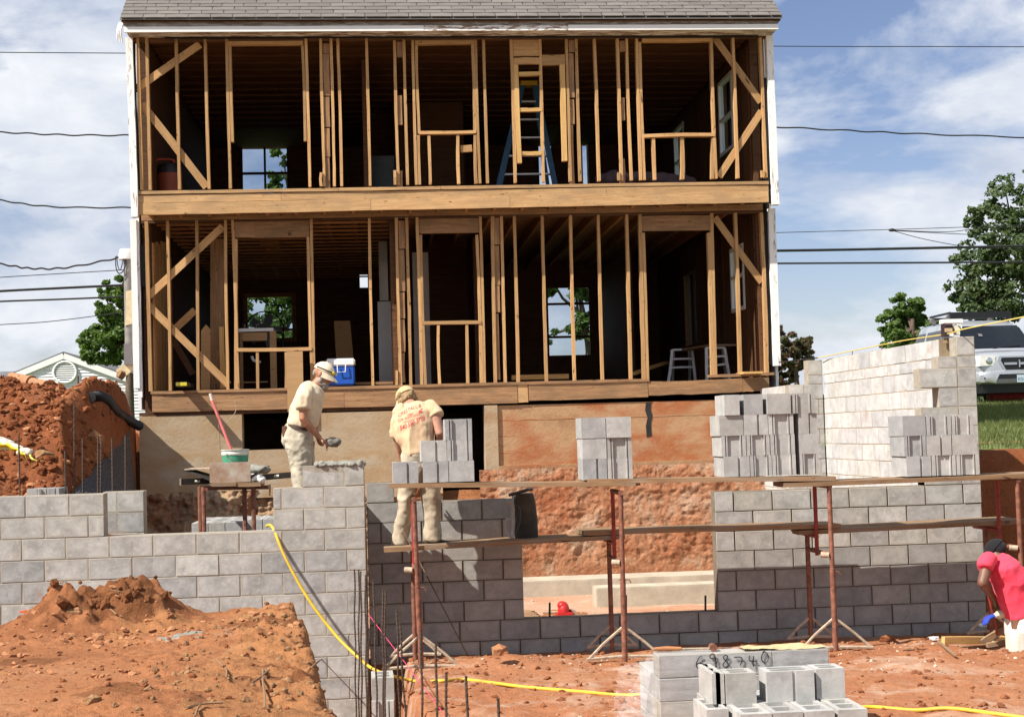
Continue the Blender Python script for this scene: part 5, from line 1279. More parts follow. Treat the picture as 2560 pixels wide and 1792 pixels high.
def gboard(label, a0, b0, a1, b1, w, th, mat=None, up=.02):
    p, q = gz(*Q2.px(a0, b0), clay_z), gz(*Q2.px(a1, b1), clay_z); p[2] += up; q[2] += up
    return tag(board('board', p, q, w, th, mat or M_PLANK, None, face=(0, -1, 0)), label, 'board')
gboard('pale yellow timber lying on the clay beside the bending man', 1170, 1015, 1700, 1012, .07, .05, M_NEWW, .03)
gboard('thin dark lath lying on the clay below the yellow timber', 835, 1075, 1560, 1035, .02, .02, None, .0)
gboard('short stick lying crosswise over the dark lath', 1130, 1010, 1270, 1128, .018, .018, None, .015)
p, q = Q2.Y(1690, 885, 13.3), Q2.Y(1490, 990, 13.5)
tag(board('board', p, q, .05, .03, M_PLANK, None), 'pale stake propped slanting at the feet of the bending man', 'board')
tag(board('board', q + [0, -.1, -.02], q + [.5, -.1, .03], .05, .04, M_PLANK, None, face=(0, 0, 1)), 'short pale board under the propped stake', 'board')
stone('rag', 'crumpled white rag on the clay by the wall foot', gz(*Q2.px(1090, 990), clay_z) + [0, 0, .02], .05, (1.2, .8, .6), M_WHITE, 'rag')
# roots and twigs on the mound
tw = [[(1550, 850), (1590, 890), (1625, 930), (1625, 980)], [(1890, 920), (1885, 1000), (1900, 1100), (1900, 1200)], [(1810, 1020), (1870, 980), (1930, 930)], [(725, 340), (830, 360), (920, 390), (945, 420)], [(760, 470), (800, 500), (835, 530)],
      [(2210, 940), (2260, 890), (2310, 850)], [(1340, 1200), (1450, 1170), (1600, 1160)], [(1400, 1260), (1420, 1200), (1440, 1180)]]
tn = ['dark twig standing out of the mound top', 'long pale root hanging down the mound corner', 'pale root branching beside the long root', 'straight stick poking out of the clod heap', 'short stick on the clod heap', 'pale root tip reaching over the trench', 'root lying flat low on the mound', 'short root sprouting from the mound foot']
for t_, lb in zip(tw, tn):
    pts = []
    for a_, b_ in t_:
        px_, py_ = S5.px(a_, b_)
        for z in np.arange(1.6, .0, -.01):
            p = atZ(px_, py_, z)
            if mound_z(np.array([p[0]]), np.array([p[1]]))[0] >= z - .03: break
        pts.append(p)
    tag(MB().tube(curve_pts(pts, 4), .0055, 5).build('twig', flat('twig', (.22, .13, .07), .9) if 'twig' not in MATS else MATS['twig']), lb, 'twig')

# ================================================================== people
def capsule(mb, pts, rs, n=14):
    """limb with rounded ends through pts with radii rs."""
    pts = [np.array(p, float) for p in pts]; d0 = (pts[0] - pts[1]) / np.linalg.norm(pts[0] - pts[1]); d1 = (pts[-1] - pts[-2]) / np.linalg.norm(pts[-1] - pts[-2])
    P_ = [pts[0] + d0 * rs[0] * k for k in (.96, .75, .4)] + pts + [pts[-1] + d1 * rs[-1] * k for k in (.4, .75, .96)]
    R_ = [rs[0] * k for k in (.28, .66, .92)] + list(rs) + [rs[-1] * k for k in (.92, .66, .28)]
    mb.tube(P_, R_, n); return mb
def sleeve(mb, pts, rs, n=16):
    pts = [np.array(p, float) for p in pts]; d0 = pts[0] - pts[1]; d0 /= np.linalg.norm(d0)
    mb.tube([pts[0] + d0 * rs[0] * k for k in (.9, .6)] + pts, [rs[0] * k for k in (.45, .82)] + list(rs), n)
def fuse(mb, voxel, smooth=4, keep=.5):
    me = bpy.data.meshes.new('tmp'); me.from_pydata(mb.v, [], mb.f); ob = bpy.data.objects.new('tmp', me); COL.objects.link(ob)
    r = ob.modifiers.new('r', 'REMESH'); r.mode = 'VOXEL'; r.voxel_size = voxel; r.adaptivity = 0
    if smooth: s = ob.modifiers.new('s', 'SMOOTH'); s.factor = .5; s.iterations = smooth
    dg = bpy.context.evaluated_depsgraph_get(); ev = ob.evaluated_get(dg); m2 = bpy.data.meshes.new_from_object(ev)
    bpy.data.objects.remove(ob); bpy.data.meshes.remove(me); return m2
def wrinkle(me, amp, sc, seed=0, sharp=True, stretch=(1, 1, 1)):
    n = len(me.vertices); c = np.zeros(n * 3, np.float32); me.vertices.foreach_get('co', c); c = c.reshape(-1, 3)
    nn = np.zeros(n * 3, np.float32); me.vertex_normals.foreach_get('vector', nn); nn = nn.reshape(-1, 3)
    q = c * np.array(stretch); f = fbm(q[:, 0], q[:, 1], q[:, 2], 3, sc, .5, seed)
    if sharp: f = 1 - 2 * np.abs(f) ** .8
    c = c + nn * (f * amp)[:, None]; me.vertices.foreach_set('co', c.astype(np.float32).ravel()); me.update(); return me
def place(name, me, mat, parent, **pr):
    me.name = name; me.materials.clear(); me.materials.append(mat)
    me.polygons.foreach_set('use_smooth', [True] * len(me.polygons))
    return link(name, me, (0, 0, 0), parent, **pr)
def skin_mat(name, col):
    m, t, b = newmat(name); v = coords(t, (18, 18, 18), rand=False); n = noise(t, v, 1, 4)
    t.links.new(ramp(t, n, [(.3, tuple(c * .78 for c in col)), (.7, tuple(c * 1.12 for c in col))]), b.inputs['Base Color'])
    b.inputs['Roughness'].default_value = .55; b.inputs['Subsurface Weight'].default_value = .08; b.inputs['Subsurface Radius'].default_value = (.02, .008, .005); return m
def cloth(name, col, var=.12):
    m, t, b = newmat(name); v = coords(t, (9, 9, 9), rand=False); n = noise(t, v, 1, 5, .6); fn = noise(t, v, 60, 2)
    t.links.new(ramp(t, n, [(.3, tuple(c * (1 - var) for c in col)), (.7, tuple(min(1, c * (1 + var)) for c in col))]), b.inputs['Base Color'])
    b.inputs['Roughness'].default_value = .9; b.inputs['Specular IOR Level'].default_value = .15; b.inputs['Sheen Weight'].default_value = .08
    bump(t, b, fn, .001); bump(t, b, n, .006); return m
SK1 = skin_mat('tanned_skin', (.38, .17, .095)); SK2 = skin_mat('fair_skin', (.46, .23, .15)); SK3 = skin_mat('dark_skin', (.16, .075, .045))
C_TAN = cloth('cream_shirt', (.60, .49, .34)); C_TAN2 = cloth('tan_shirt', (.58, .40, .245)); C_RED = cloth('red_shirt', (.76, .06, .105), .08)
C_KHA = cloth('khaki_trousers', (.43, .38, .29), .32); C_KHA2 = cloth('dusty_trousers', (.38, .32, .235), .35); C_PALE = cloth('pale_shorts', (.66, .57, .49), .1)
C_CAP = cloth('cream_cap', (.64, .55, .41)); C_CAP2 = cloth('khaki_cap', (.50, .38, .20)); C_BLK = cloth('black_cloth', (.015, .015, .017)); C_BOOT = cloth('dark_boot', (.055, .042, .034), .3)
HAIRG = flat('grey_beard', (.30, .27, .24), .9, var=.35, scale=60, bmp=.004); HAIRB = flat('sandy_hair', (.30, .20, .10), .85, var=.35, scale=50, bmp=.006)
def hand(mb, wrist, dirv, palm_n, side, curl=.9, s=1.0):
    """palm, four bent fingers of unequal length and a thumb leaving the side of the palm."""
    d = np.array(dirv, float); d /= np.linalg.norm(d); n = np.array(palm_n, float); n -= d * (n @ d); n /= np.linalg.norm(n); w = np.cross(n, d) * side
    c = np.array(wrist, float)
    mb.loft([(c + d * q * s, w * a_ * s, n * b_ * s) for q, a_, b_ in [(-.01, .024, .019), (.02, .034, .017), (.06, .040, .016), (.09, .038, .014)]], 12)
    for k, (off, L) in enumerate([(.030, .072), (.010, .082), (-.010, .076), (-.029, .058)]):
        p = c + d * .088 * s + w * off * s; v = d.copy(); pts = [p - d * .012 * s, p]; 
        for seg in (.42, .33, .25):
            ang = curl * (.55 if seg == .42 else .85); v = v * math.cos(ang) + n * math.sin(ang) * 1.0; v /= np.linalg.norm(v); p = p + v * L * seg * s; pts.append(p)
        capsule(mb, pts, [.0095 * s, .0095 * s, .009 * s, .0083 * s, .0075 * s], 8)
    p = c + d * .025 * s + w * .034 * s; q = p + (d * .6 + w * .55 + n * .35) * .04 * s; r_ = q + (d * .75 + n * .6 - w * .15) * .034 * s
    capsule(mb, [p - w * .01 * s, q, r_], [.013 * s, .011 * s, .009 * s], 8)
def head(mb, c, fwd, up, s=1.0):
    """skull, jaw, nose, brow, ears; eyes at half height."""
    f = np.array(fwd, float); f /= np.linalg.norm(f); u = np.array(up, float); u -= f * (u @ f); u /= np.linalg.norm(u); l = np.cross(u, f); R = np.stack([l, f, u], 1); c = np.array(c, float)
    P_ = lambda x, y, z: c + R @ np.array([x, y, z]) * s
    mb.ell(P_(0, -.012, .03), (.073 * s, .094 * s, .088 * s), 18, 12, R)
    mb.ell(P_(0, .022, -.03), (.058 * s, .066 * s, .072 * s), 16, 10, R)
    mb.ell(P_(0, .055, -.082), (.034 * s, .028 * s, .024 * s), 12, 8, R)          # chin
    mb.loft([(P_(0, .080, .012), R @ np.array([.008, 0, 0]) * s, R @ np.array([0, .008, 0]) * s), (P_(0, .106, -.024), R @ np.array([.016, 0, 0]) * s, R @ np.array([0, .012, 0]) * s), (P_(0, .094, -.036), R @ np.array([.014, 0, 0]) * s, R @ np.array([0, .01, 0]) * s)], 8)
    mb.ell(P_(0, .074, .022), (.05 * s, .018 * s, .011 * s), 12, 6, R)            # brow
    mb.ell(P_(0, .082, -.056), (.026 * s, .013 * s, .010 * s), 10, 6, R)          # lips
    for k in (-1, 1):
        mb.ell(P_(.074 * k, -.008, -.004), (.009 * s, .022 * s, .033 * s), 10, 8, R)
        mb.ell(P_(.036 * k, .062, -.022), (.024 * s, .02 * s, .018 * s), 10, 6, R)  # cheeks
    return P_, R
def eyes(P_, R, s, parent):
    e = MB()
    for k in (-1, 1): e.ell(P_(.030 * k, .080, .002), (.011 * s, .008 * s, .006 * s), 10, 6, R)
    o = e.build('eye', flat('eye_dark', (.05, .035, .03), .3, bmp=0) if 'eye_dark' not in MATS else MATS['eye_dark'], parent, smooth=60); return o
def cap(parent, P_, R, s, mat, back=False, tilt=.0):
    k = -1 if back else 1
    m = MB(); rings = []
    for t_ in np.linspace(0, 1, 8):
        a_ = t_ * math.pi / 2; rr_ = math.cos(a_)
        rings.append((P_(0, -.014 + .006 * k, .034 + .094 * math.sin(a_)), R @ np.array([.083 * max(rr_, .02), 0, 0]) * s, R @ np.array([0, .104 * max(rr_, .02), 0]) * s))
    m.loft(rings, 24)
    m.ell(P_(0, -.014, .128), (.009 * s, .009 * s, .006 * s), 8, 5, R)
    nv = 15; vs = []
    for lay_ in (0, .006):
        for i in range(nv):
            a_ = math.pi * (i / (nv - 1)); x_ = math.cos(a_)
            for d_, (q, z_) in enumerate(((.086 * math.sin(a_), .034), (.086 * math.sin(a_) + (.072 if back else .088) * math.sin(a_) ** .6, .020 - .016 * abs(x_)))):
                vs.append(P_(.079 * x_ * (1 - .06 * d_), k * q - .012, z_ + lay_ - tilt * d_))
    fs = []
    for L_ in (0, 1):
        o_ = L_ * nv * 2; fs += [(o_ + 2 * i, o_ + 2 * i + 1, o_ + 2 * i + 3, o_ + 2 * i + 2) for i in range(nv - 1)]
    fs += [(2 * i + 1, 2 * i + 3, nv * 2 + 2 * i + 3, nv * 2 + 2 * i + 1) for i in range(nv - 1)]
    m.add(vs, fs); return m.build('cap', mat, parent, smooth=45)

# ---- bearded mason with the trowel, side on, behind the pier of the left wall
K1 = Crop(680, 880, 4.465); Y1 = 14.80
def k1(a_, b_, dy=0.): return K1.Y(a_, b_, Y1 + dy)
m1 = thing('person', 'bearded mason in cream cap, shirt and khaki trousers spreading mortar with a trowel', 'person', k1(290, 1600))
b = MB()
hc = k1(573, 255); P1, R1 = head(b, hc, (.92, -.30, -.42), (.42, 0, .9), 1.06)
capsule(b, [k1(530, 330), k1(470, 400), k1(420, 460)], [.058, .062, .08])
chest = [k1(400, 520), k1(330, 700), k1(290, 880)]; capsule(b, chest, [.095, .095, .09])
sh, el, wr = k1(365, 500, -.20), k1(345, 745, -.24), k1(520, 945, -.16)
capsule(b, [sh, (sh + el) / 2, el, el + (wr - el) * .3, wr], [.055, .047, .040, .043, .027])
hand(b, wr + (wr - el) * .04, k1(600, 1010, -.14) - wr, (.25, .15, -1), 1, .75, 1.0)
shl, ell_, wrl = k1(430, 500, .19), k1(470, 740, .25), k1(500, 930, .16)
capsule(b, [shl, ell_, wrl], [.052, .040, .027]); hand(b, wrl, k1(520, 1000, .1) - wrl, (1, 0, 0), -1, .6)
for dy, kx, fx in ((-.075, 300, 300), (.075, 345, 350)):
    capsule(b, [k1(285 + (30 if dy > 0 else 0), 960, dy), k1(kx, 1260, dy), k1(fx, 1640, dy)], [.09, .062, .045])
place('body', fuse(b, .0085, 3), SK1, m1)
eyes(P1, R1, 1.06, m1); cp = cap(m1, P1, R1, 1.08, C_CAP, tilt=.034)
g = MB()
for k in (-1, 1): g.ell(P1(.034 * k, .103, .052), (.030, .012, .017), 12, 7, R1)
MB().tube([P1(.085 * math.cos(t_), -.015 + .112 * math.sin(t_), .05) for t_ in np.linspace(-.5, math.pi + .5, 24)], .006, 6).build('goggle_strap', C_BLK, cp)
g.build('goggles', flat('yellow_lens', (.55, .50, .03), .15, bmp=0), cp, smooth=60)
bd = MB(); bd.ell(P1(0, .030, -.080), (.058, .060, .034), 16, 10, R1); bd.ell(P1(0, .064, -.098), (.036, .036, .030), 12, 8, R1); [bd.ell(P1(.055 * k, .012, -.05), (.014, .022, .036), 10, 8, R1) for k in (-1, 1)]; bd.ell(P1(0, .092, -.046), (.028, .010, .007), 10, 6, R1)
bd.ell(P1(0, -.075, -.005), (.055, .03, .04), 12, 8, R1)
place('beard', wrinkle(fuse(bd, .007, 2), .006, 60), HAIRG, m1)
s_ = MB()
def ring(a0, b0, a1, b1, half): # a torso ring from its back edge to its front edge
    p, q = k1(a0, b0), k1(a1, b1); return ((p + q) / 2, (q - p) / 2, np.array([.0, half, .0]))
s_.loft([ring(420, 330, 530, 405, .075), ring(360, 345, 560, 430, .14), ring(295, 420, 578, 490, .205), ring(245, 540, 568, 590, .20), ring(210, 650, 535, 690, .185), ring(180, 760, 500, 790, .18), ring(178, 800, 470, 850, .182)], 24)
sleeve(s_, [k1(380, 440, -.16), k1(352, 520, -.23), k1(350, 628, -.245)], [.066, .066, .066]); sleeve(s_, [k1(430, 450, .16), k1(450, 520, .22), k1(462, 600, .245)], [.066, .064, .062])
place('shirt', wrinkle(fuse(s_, .010, 3), .020, 5.5, 3, True, (1.2, .8, .75)), C_TAN, m1)
t_ = MB()
t_.loft([ring(165, 800, 460, 860, .165), ring(125, 900, 450, 940, .185), ring(120, 1000, 440, 1030, .19), ring(165, 1080, 440, 1120, .18)], 24)
for dy, off in ((-.09, 0), (.10, 45)):
    t_.loft([((p + q) / 2, (q - p) / 2, np.array([0, .10, 0])) for p, q in [(k1(130 + off, 960, dy), k1(420 + off, 1000, dy)), (k1(165 + off, 1090, dy), k1(440 + off * .4, 1130, dy)), (k1(205 + off, 1230, dy), k1(435 + off, 1260, dy)), (k1(225 + off, 1350, dy), k1(430 + off, 1370, dy)), (k1(235 + off, 1500, dy), k1(420 + off, 1510, dy)), (k1(240 + off, 1640, dy), k1(415 + off, 1640, dy))]], 18)
place('trousers', wrinkle(fuse(t_, .010, 3), .016, 7, 9, True, (1, 1, 1.1)), C_KHA, m1)
MB().loft([ring(163, 795, 458, 862, .19), ring(160, 830, 452, 895, .19)], 28).build('belt', flat('brown_belt', (.07, .042, .03), .6), m1, smooth=50)
for dy in (-.1, .1): place('boot', fuse(MB().obox(k1(300, 1665, dy), (.13, 0, 0), (0, .045, 0), (0, 0, .05)), .012, 4), C_BOOT, m1)
MB().obox(k1(135, 880, -.09), (.018, 0, .002), (0, .03, 0), (0, 0, .05)).build('wallet', flat('leather', (.16, .07, .04), .6), m1)
wz = k1(300, 1600)[2] - .02
tag(board('plank', (-.98, Y1, wz - .1), (-.3, Y1, wz - .1), .5, .04, M_PLANK, None, face=(0, 0, 1)), 'plank behind the pier on which the bearded mason stands', 'plank')
tr_ = thing('trowel', 'mortar laden trowel in the hand of the bearded mason', 'trowel', k1(690, 1040, -.1))
ha, hb_ = k1(555, 1010, -.17), k1(620, 1040, -.16)
MB().tube([ha, (ha + hb_) / 2, hb_], [.013, .015, .012], 8).build('handle', M_PLANK, tr_, smooth=50)
A_2, B_2 = k1(605, 1030, -.16), k1(745, 1005, -.10)
MB().prism([(0, -.05), (.22, -.012), (.22, .012), (0, .05)], -.002, .002, 'z').build('blade', M_STEEL, tr_)
bl = tr_.children[-1]; put(bl, (A_2 + B_2) / 2, tr_); bl.rotation_euler = (0.5, .05, .2)
mm = MB(); mm.ell((A_2 + B_2) / 2 + [0, 0, .012], (.085, .045, .042), 14, 8); mm.ell((A_2 * .3 + B_2 * .7) + [0, 0, .0], (.05, .04, .035), 12, 8)
place('mortar', wrinkle(fuse(mm, .008, 1), .012, 14), flat('grey_mortar_lump', (.17, .16, .135), .8, var=.3, scale=25), tr_)
p, q = k1(432, 912, -.05), k1(455, 1285, -.05)
tag(MB().tube([p, q], .009, 8).build('pole', M_CAKED), 'thin upright stick between the bearded mason and the pier', 'pole')
# mortar spread on the pier
mz = MB(); zt_ = z_low + 3 * HB
for k in range(40): mz.ell((-.60 + .36 * k / 39, YLF + random.uniform(.03, .17), zt_ + .004), (random.uniform(.05, .09), .05, random.uniform(.014, .034)), 12, 6)
for x_ in (-.64, -.60, -.23): mz.ell((x_, YLF + .02, zt_ + .01), (.03, .03, .03), 10, 6)
ml = fuse(mz, .007, 1); wrinkle(ml, .012, 18); tag(place('mortar_bed', ml, M_MORTG, None), 'ridge of fresh mortar spread on top of the pier', 'mortar')

# ---- second mason seen from behind on the lower deck
K2 = Crop(960, 950, 3.571); Y2 = 14.20
def k2(a_, b_, dy=0.): return K2.Y(a_, b_, Y2 + dy)
m2 = thing('person', 'mason seen from behind in printed tan shirt and cap bending over the wall', 'person', k2(260, 1480))
b = MB()
hc = k2(195, 172, .20); P2, R2 = head(b, hc, (-.55, .62, -.55), (-.25, .45, .86), 1.05)
capsule(b, [k2(210, 200, .16), k2(250, 250, .08)], [.062, .075])
capsule(b, [k2(255, 330, .03), k2(265, 480, .0), k2(265, 640, -.02)], [.085, .10, .10])
L_ = [k2(130, 300, .06), k2(118, 520, .06), k2(160, 720, .16)]; capsule(b, L_, [.052, .042, .03]); hand(b, L_[2], (.1, .5, -.8), (1, .2, 0), 1, .6)
R_ = [k2(450, 290, .0), k2(497, 470, -.06), k2(505, 640, .1)]; capsule(b, R_, [.055, .044, .03]); hand(b, R_[2], (-.1, .5, -.8), (-1, .2, 0), -1, .6)
for pts in ([k2(205, 800, 0), k2(170, 1150, -.02), k2(130, 1440, .02)], [k2(345, 800, 0), k2(415, 1150, 0), k2(425, 1420, 0)]): capsule(b, pts, [.062, .05, .04])
place('body', fuse(b, .0085, 3), SK2, m2); eyes(P2, R2, 1.05, m2)
cap(m2, P2, R2, 1.09, C_CAP2, tilt=.034)
hr = MB(); hr.ell(P2(0, -.045, -.005), (.082, .062, .055), 16, 10, R2); hr.ell(P2(.05, -.02, -.025), (.035, .05, .045), 12, 8, R2); hr.ell(P2(-.05, -.02, -.025), (.035, .05, .045), 12, 8, R2)
for k in range(26):
    a_ = random.uniform(-2.3, 2.3); hr.ell(P2(.078 * math.sin(a_), -.02 - .075 * math.cos(a_), random.uniform(-.05, .03)), (.02, .02, .026), 8, 6)
place('hair', wrinkle(fuse(hr, .007, 1), .008, 38), HAIRB, m2)
def ring2(a0, b0, a1, b1, half, dy=0., tl=0.):
    p, q = k2(a0, b0, dy), k2(a1, b1, dy); return ((p + q) / 2, (q - p) / 2, np.array([0, half, tl]))
s_ = MB()
s_.loft([ring2(190, 215, 290, 195, .06, .12), ring2(150, 245, 375, 200, .09, .09), ring2(105, 320, 455, 255, .125, .05), ring2(92, 420, 450, 370, .14, .02), ring2(110, 520, 440, 480, .145, 0), ring2(150, 600, 440, 575, .14, -.02), ring2(160, 655, 440, 630, .14, -.03), ring2(165, 672, 440, 660, .135, -.03)], 26)
sleeve(s_, [k2(150, 270, .07), k2(122, 380, .06), k2(118, 510, .06)], [.064, .068, .066]); sleeve(s_, [k2(420, 240, .04), k2(455, 300, .0), k2(470, 325, -.02)], [.066, .07, .07])
sm = wrinkle(fuse(s_, .010, 3), .018, 5.5, 5, True, (1.1, .8, .8)); shirt2 = place('shirt', sm, C_TAN2, m2)
t_ = MB(); t_.loft([ring2(165, 625, 425, 615, .13, -.02), ring2(155, 730, 440, 720, .145, -.02), ring2(150, 830, 440, 830, .14, -.01), ring2(150, 900, 440, 900, .12, 0)], 24)
t_.loft([ring2(140, 850, 300, 850, .10), ring2(135, 950, 290, 950, .095), ring2(125, 1100, 245, 1110, .09, -.02), ring2(110, 1250, 235, 1260, .085, -.01), ring2(80, 1380, 215, 1390, .085, .02), ring2(80, 1460, 205, 1465, .08, .02)], 18)
t_.loft([ring2(290, 850, 460, 850, .10), ring2(330, 950, 492, 950, .095), ring2(350, 1100, 500, 1100, .09), ring2(362, 1250, 498, 1250, .085), ring2(352, 1380, 505, 1380, .085), ring2(355, 1425, 500, 1430, .08)], 18)
place('trousers', wrinkle(fuse(t_, .010, 3), .016, 7, 11, True, (1, 1, 1.0)), C_KHA2, m2)
bt = MB()
bt.loft([(k2(365, 1440), np.array([0, .042, 0]), np.array([0, 0, .05])), (k2(430, 1445), np.array([0, .048, 0]), np.array([0, 0, .055])), (k2(520, 1455), np.array([0, .046, 0]), np.array([0, 0, .036])), (k2(585, 1458), np.array([0, .035, 0]), np.array([0, 0, .026]))], 14)
place('boot', fuse(bt, .010, 3), C_BOOT, m2); bt = MB()
bt.loft([(k2(105, 1465, -.03), np.array([.05, 0, 0]), np.array([0, 0, .045])), (k2(120, 1468, .06), np.array([.05, 0, 0]), np.array([0, 0, .045])), (k2(130, 1470, .19), np.array([.04, 0, 0]), np.array([0, 0, .03]))], 14)
place('boot', fuse(bt, .010, 3), C_BOOT, m2)
# the print on his back: letters laid onto the shirt surface
from mathutils.bvhtree import BVHTree
bvh = BVHTree.FromPolygons([v.co[:] for v in sm.vertices], [p_.vertices[:] for p_ in sm.polygons])
M_PRNT = flat('red_print', (.62, .06, .07), .85, var=.1, bmp=0)
def on_shirt(name, verts, faces):
    V_ = []
    for x_, y_, z_ in verts:
        h_ = bvh.ray_cast(Vector((x_, Y2 - 1, z_)), Vector((0, 1, 0))); V_.append((x_, (h_[0].y if h_[0] else Y2 - .1) - .004, z_))
    m_ = MB(); m_.add(V_, faces); return m_.build(name, M_PRNT, shirt2)
def text_mesh(s, size, ext=0.):
    cu = bpy.data.curves.new('t', 'FONT'); cu.body = s; cu.size = size; cu.resolution_u = 3; ob = bpy.data.objects.new('t', cu); COL.objects.link(ob)
    me = bpy.data.meshes.new_from_object(ob.evaluated_get(bpy.context.evaluated_depsgraph_get())); bpy.data.objects.remove(ob)
    bm = bmesh.new(); bm.from_mesh(me); bmesh.ops.triangulate(bm, faces=bm.faces); bmesh.ops.subdivide_edges(bm, edges=[e for e in bm.edges if e.calc_length() > size * .25], cuts=1)
    bmesh.ops.triangulate(bm, faces=bm.faces)
    V_ = [tuple(v.co) for v in bm.verts]; F_ = [tuple(v.index for v in f_.verts) for f_ in bm.faces]; bm.free(); return V_, F_
def shirt_text(s, p0, p1, arch=0., hgt=1.0):
    V_, F_ = text_mesh(s, .1); xs_ = [v[0] for v in V_]; w_ = max(xs_); a_, c_ = k2(*p0), k2(*p1); sc_ = (c_[0] - a_[0]) / w_
    return on_shirt('print', [(a_[0] + x_ * sc_, 0, a_[2] + (c_[2] - a_[2]) * x_ / w_ + y_ * sc_ * hgt + arch * math.sin(math.pi * x_ / w_)) for x_, y_, _ in V_], F_)
shirt_text('CRESTALL &', (122, 335), (332, 240), .012, 1.15); shirt_text('Co', (122, 378), (170, 355)); shirt_text('540 580 3718', (140, 452), (362, 358), .0, 1.5)
shirt_text('1987', (205, 328), (258, 308)); shirt_text('BLOCK BRICK', (185, 352), (318, 310)); shirt_text('MASONRY WORK', (175, 385), (345, 332))
ss = [k2(a_, c_) for a_, c_ in [(290, 298), (308, 293), (308, 275), (325, 270), (325, 255), (342, 250), (343, 285), (291, 300)]]
on_shirt('print', [tuple(p) for p in ss], [tuple(range(8))])

# ---- man in the red shirt bending down at the right edge
K3 = Crop(2000, 1300, 3.266); Y3 = 13.22
def k3(a_, b_, dy=0.): return K3.Y(a_, b_, Y3 + dy)
m3 = thing('person', 'man in red shirt and pale shorts bending down over the wall foot', 'person', k3(1800, 1180))
b = MB()
P3, R3 = head(b, k3(1615, 262, .16), (-.35, .55, -.75), (-.6, .3, .75), 1.02)
capsule(b, [k3(1610, 300, .12), k3(1620, 360, .08)], [.06, .075]); capsule(b, [k3(1640, 400, .04), k3(1730, 580, 0), k3(1800, 760, 0)], [.09, .10, .10])
A3 = [k3(1530, 350, -.12), k3(1492, 510, -.18), k3(1540, 585, .0), k3(1590, 640, .1)]; capsule(b, A3[:2], [.056, .050]); capsule(b, A3[1:], [.047, .038, .03]); hand(b, A3[3], (.3, .5, -.7), (1, 0, 0), 1, .6)
A4 = [k3(1660, 400, .17), k3(1690, 620, .2), k3(1655, 750, .08), k3(1625, 770, .05)]; capsule(b, A4, [.052, .043, .036, .03]); hand(b, A4[3], (-1, -.1, -.15), (0, 0, -1), 1, .8)
for dx, dy in ((0, -.08), (75, .1)): capsule(b, [k3(1780 + dx, 800, dy), k3(1775 + dx, 1000, dy), k3(1785 + dx, 1230, dy)], [.068, .055, .044])
place('body', fuse(b, .0085, 3), SK3, m3); eyes(P3, R3, 1.02, m3); cap(m3, P3, R3, 1.10, C_BLK)
hr = MB(); hr.ell(P3(0, -.03, .02), (.08, .085, .08), 14, 10, R3); place('hair', fuse(hr, .008, 1), C_BLK, m3)
def ring3(a0, b0, a1, b1, half, dy=0.):
    p, q = k3(a0, b0, dy), k3(a1, b1, dy); return ((p + q) / 2, (q - p) / 2, np.array([0, half, 0]))
s_ = MB(); s_.loft([ring3(1560, 320, 1655, 262, .07, .08), ring3(1520, 360, 1700, 275, .14, .04), ring3(1530, 420, 1765, 335, .2, .0), ring3(1590, 520, 1830, 430, .2, 0), ring3(1625, 640, 1880, 560, .185, 0), ring3(1660, 740, 1905, 660, .18, 0), ring3(1685, 815, 1915, 725, .18, 0)], 24)
sleeve(s_, [k3(1545, 320, -.1), k3(1520, 370, -.14), k3(1512, 395, -.16)], [.07, .072, .070]); sleeve(s_, [k3(1660, 350, .14), k3(1675, 440, .19)], [.08, .075])
place('shirt', wrinkle(fuse(s_, .010, 3), .018, 5, 21, True, (1.2, .8, .7)), C_RED, m3)
t_ = MB(); t_.loft([ring3(1690, 780, 1905, 715, .165), ring3(1690, 860, 1925, 830, .18), ring3(1692, 940, 1930, 930, .17)], 22)
for o_, dy in ((0, -.08), (70, .1)): t_.loft([ring3(1692 + o_, 900, 1870 + o_ * .8, 890, .11, dy), ring3(1700 + o_, 1020, 1865 + o_, 1020, .11, dy), ring3(1712 + o_, 1130, 1862 + o_, 1130, .11, dy), ring3(1718 + o_, 1200, 1858 + o_, 1200, .1, dy)], 16)
place('shorts', wrinkle(fuse(t_, .010, 3), .016, 5, 31, True, (1.3, 1.3, .45)), C_PALE, m3)
gl = MB(); hand(gl, A4[3] + [.005, 0, 0], (-1, -.1, -.15), (0, 0, -1), 1, .8, 1.22); capsule(gl, [A4[3] + [.06, 0, .01], A4[3]], [.04, .04])
gm = fuse(gl, .006, 2); go_ = place('glove', gm, flat('pale_glove', (.55, .50, .36), .9), m3)
go_.data.materials.append(flat('blue_glove_palm', (.02, .05, .35), .7)); cx_ = np.zeros(len(gm.polygons) * 3, np.float32); gm.polygons.foreach_get('center', cx_); gm.polygons.foreach_set('material_index', (cx_.reshape(-1, 3)[:, 0] < A4[3][0] - .06).astype(np.int32))
for dx, dy in ((0, -.08), (75, .1)):
    bt = MB(); p = k3(1785 + dx, 1240, dy); bt.loft([(p + [.06, 0, -.02], np.array([0, .045, 0]), np.array([0, 0, .05])), (p + [-.05, 0, -.025], np.array([0, .05, 0]), np.array([0, 0, .045])), (p + [-.19, 0, -.04], np.array([0, .035, 0]), np.array([0, 0, .028]))], 12)
    place('boot', fuse(bt, .011, 3), C_BOOT, m3)
p, q = k3(1520, 540, .06), k3(1610, 930, .12)
tag(MB().tube([p, k3(1575, 770, .06), q], .011, 8).build('digging_bar', M_REDP, smooth=50), 'red bar held upright in the gloved hand of the bending man', 'bar')

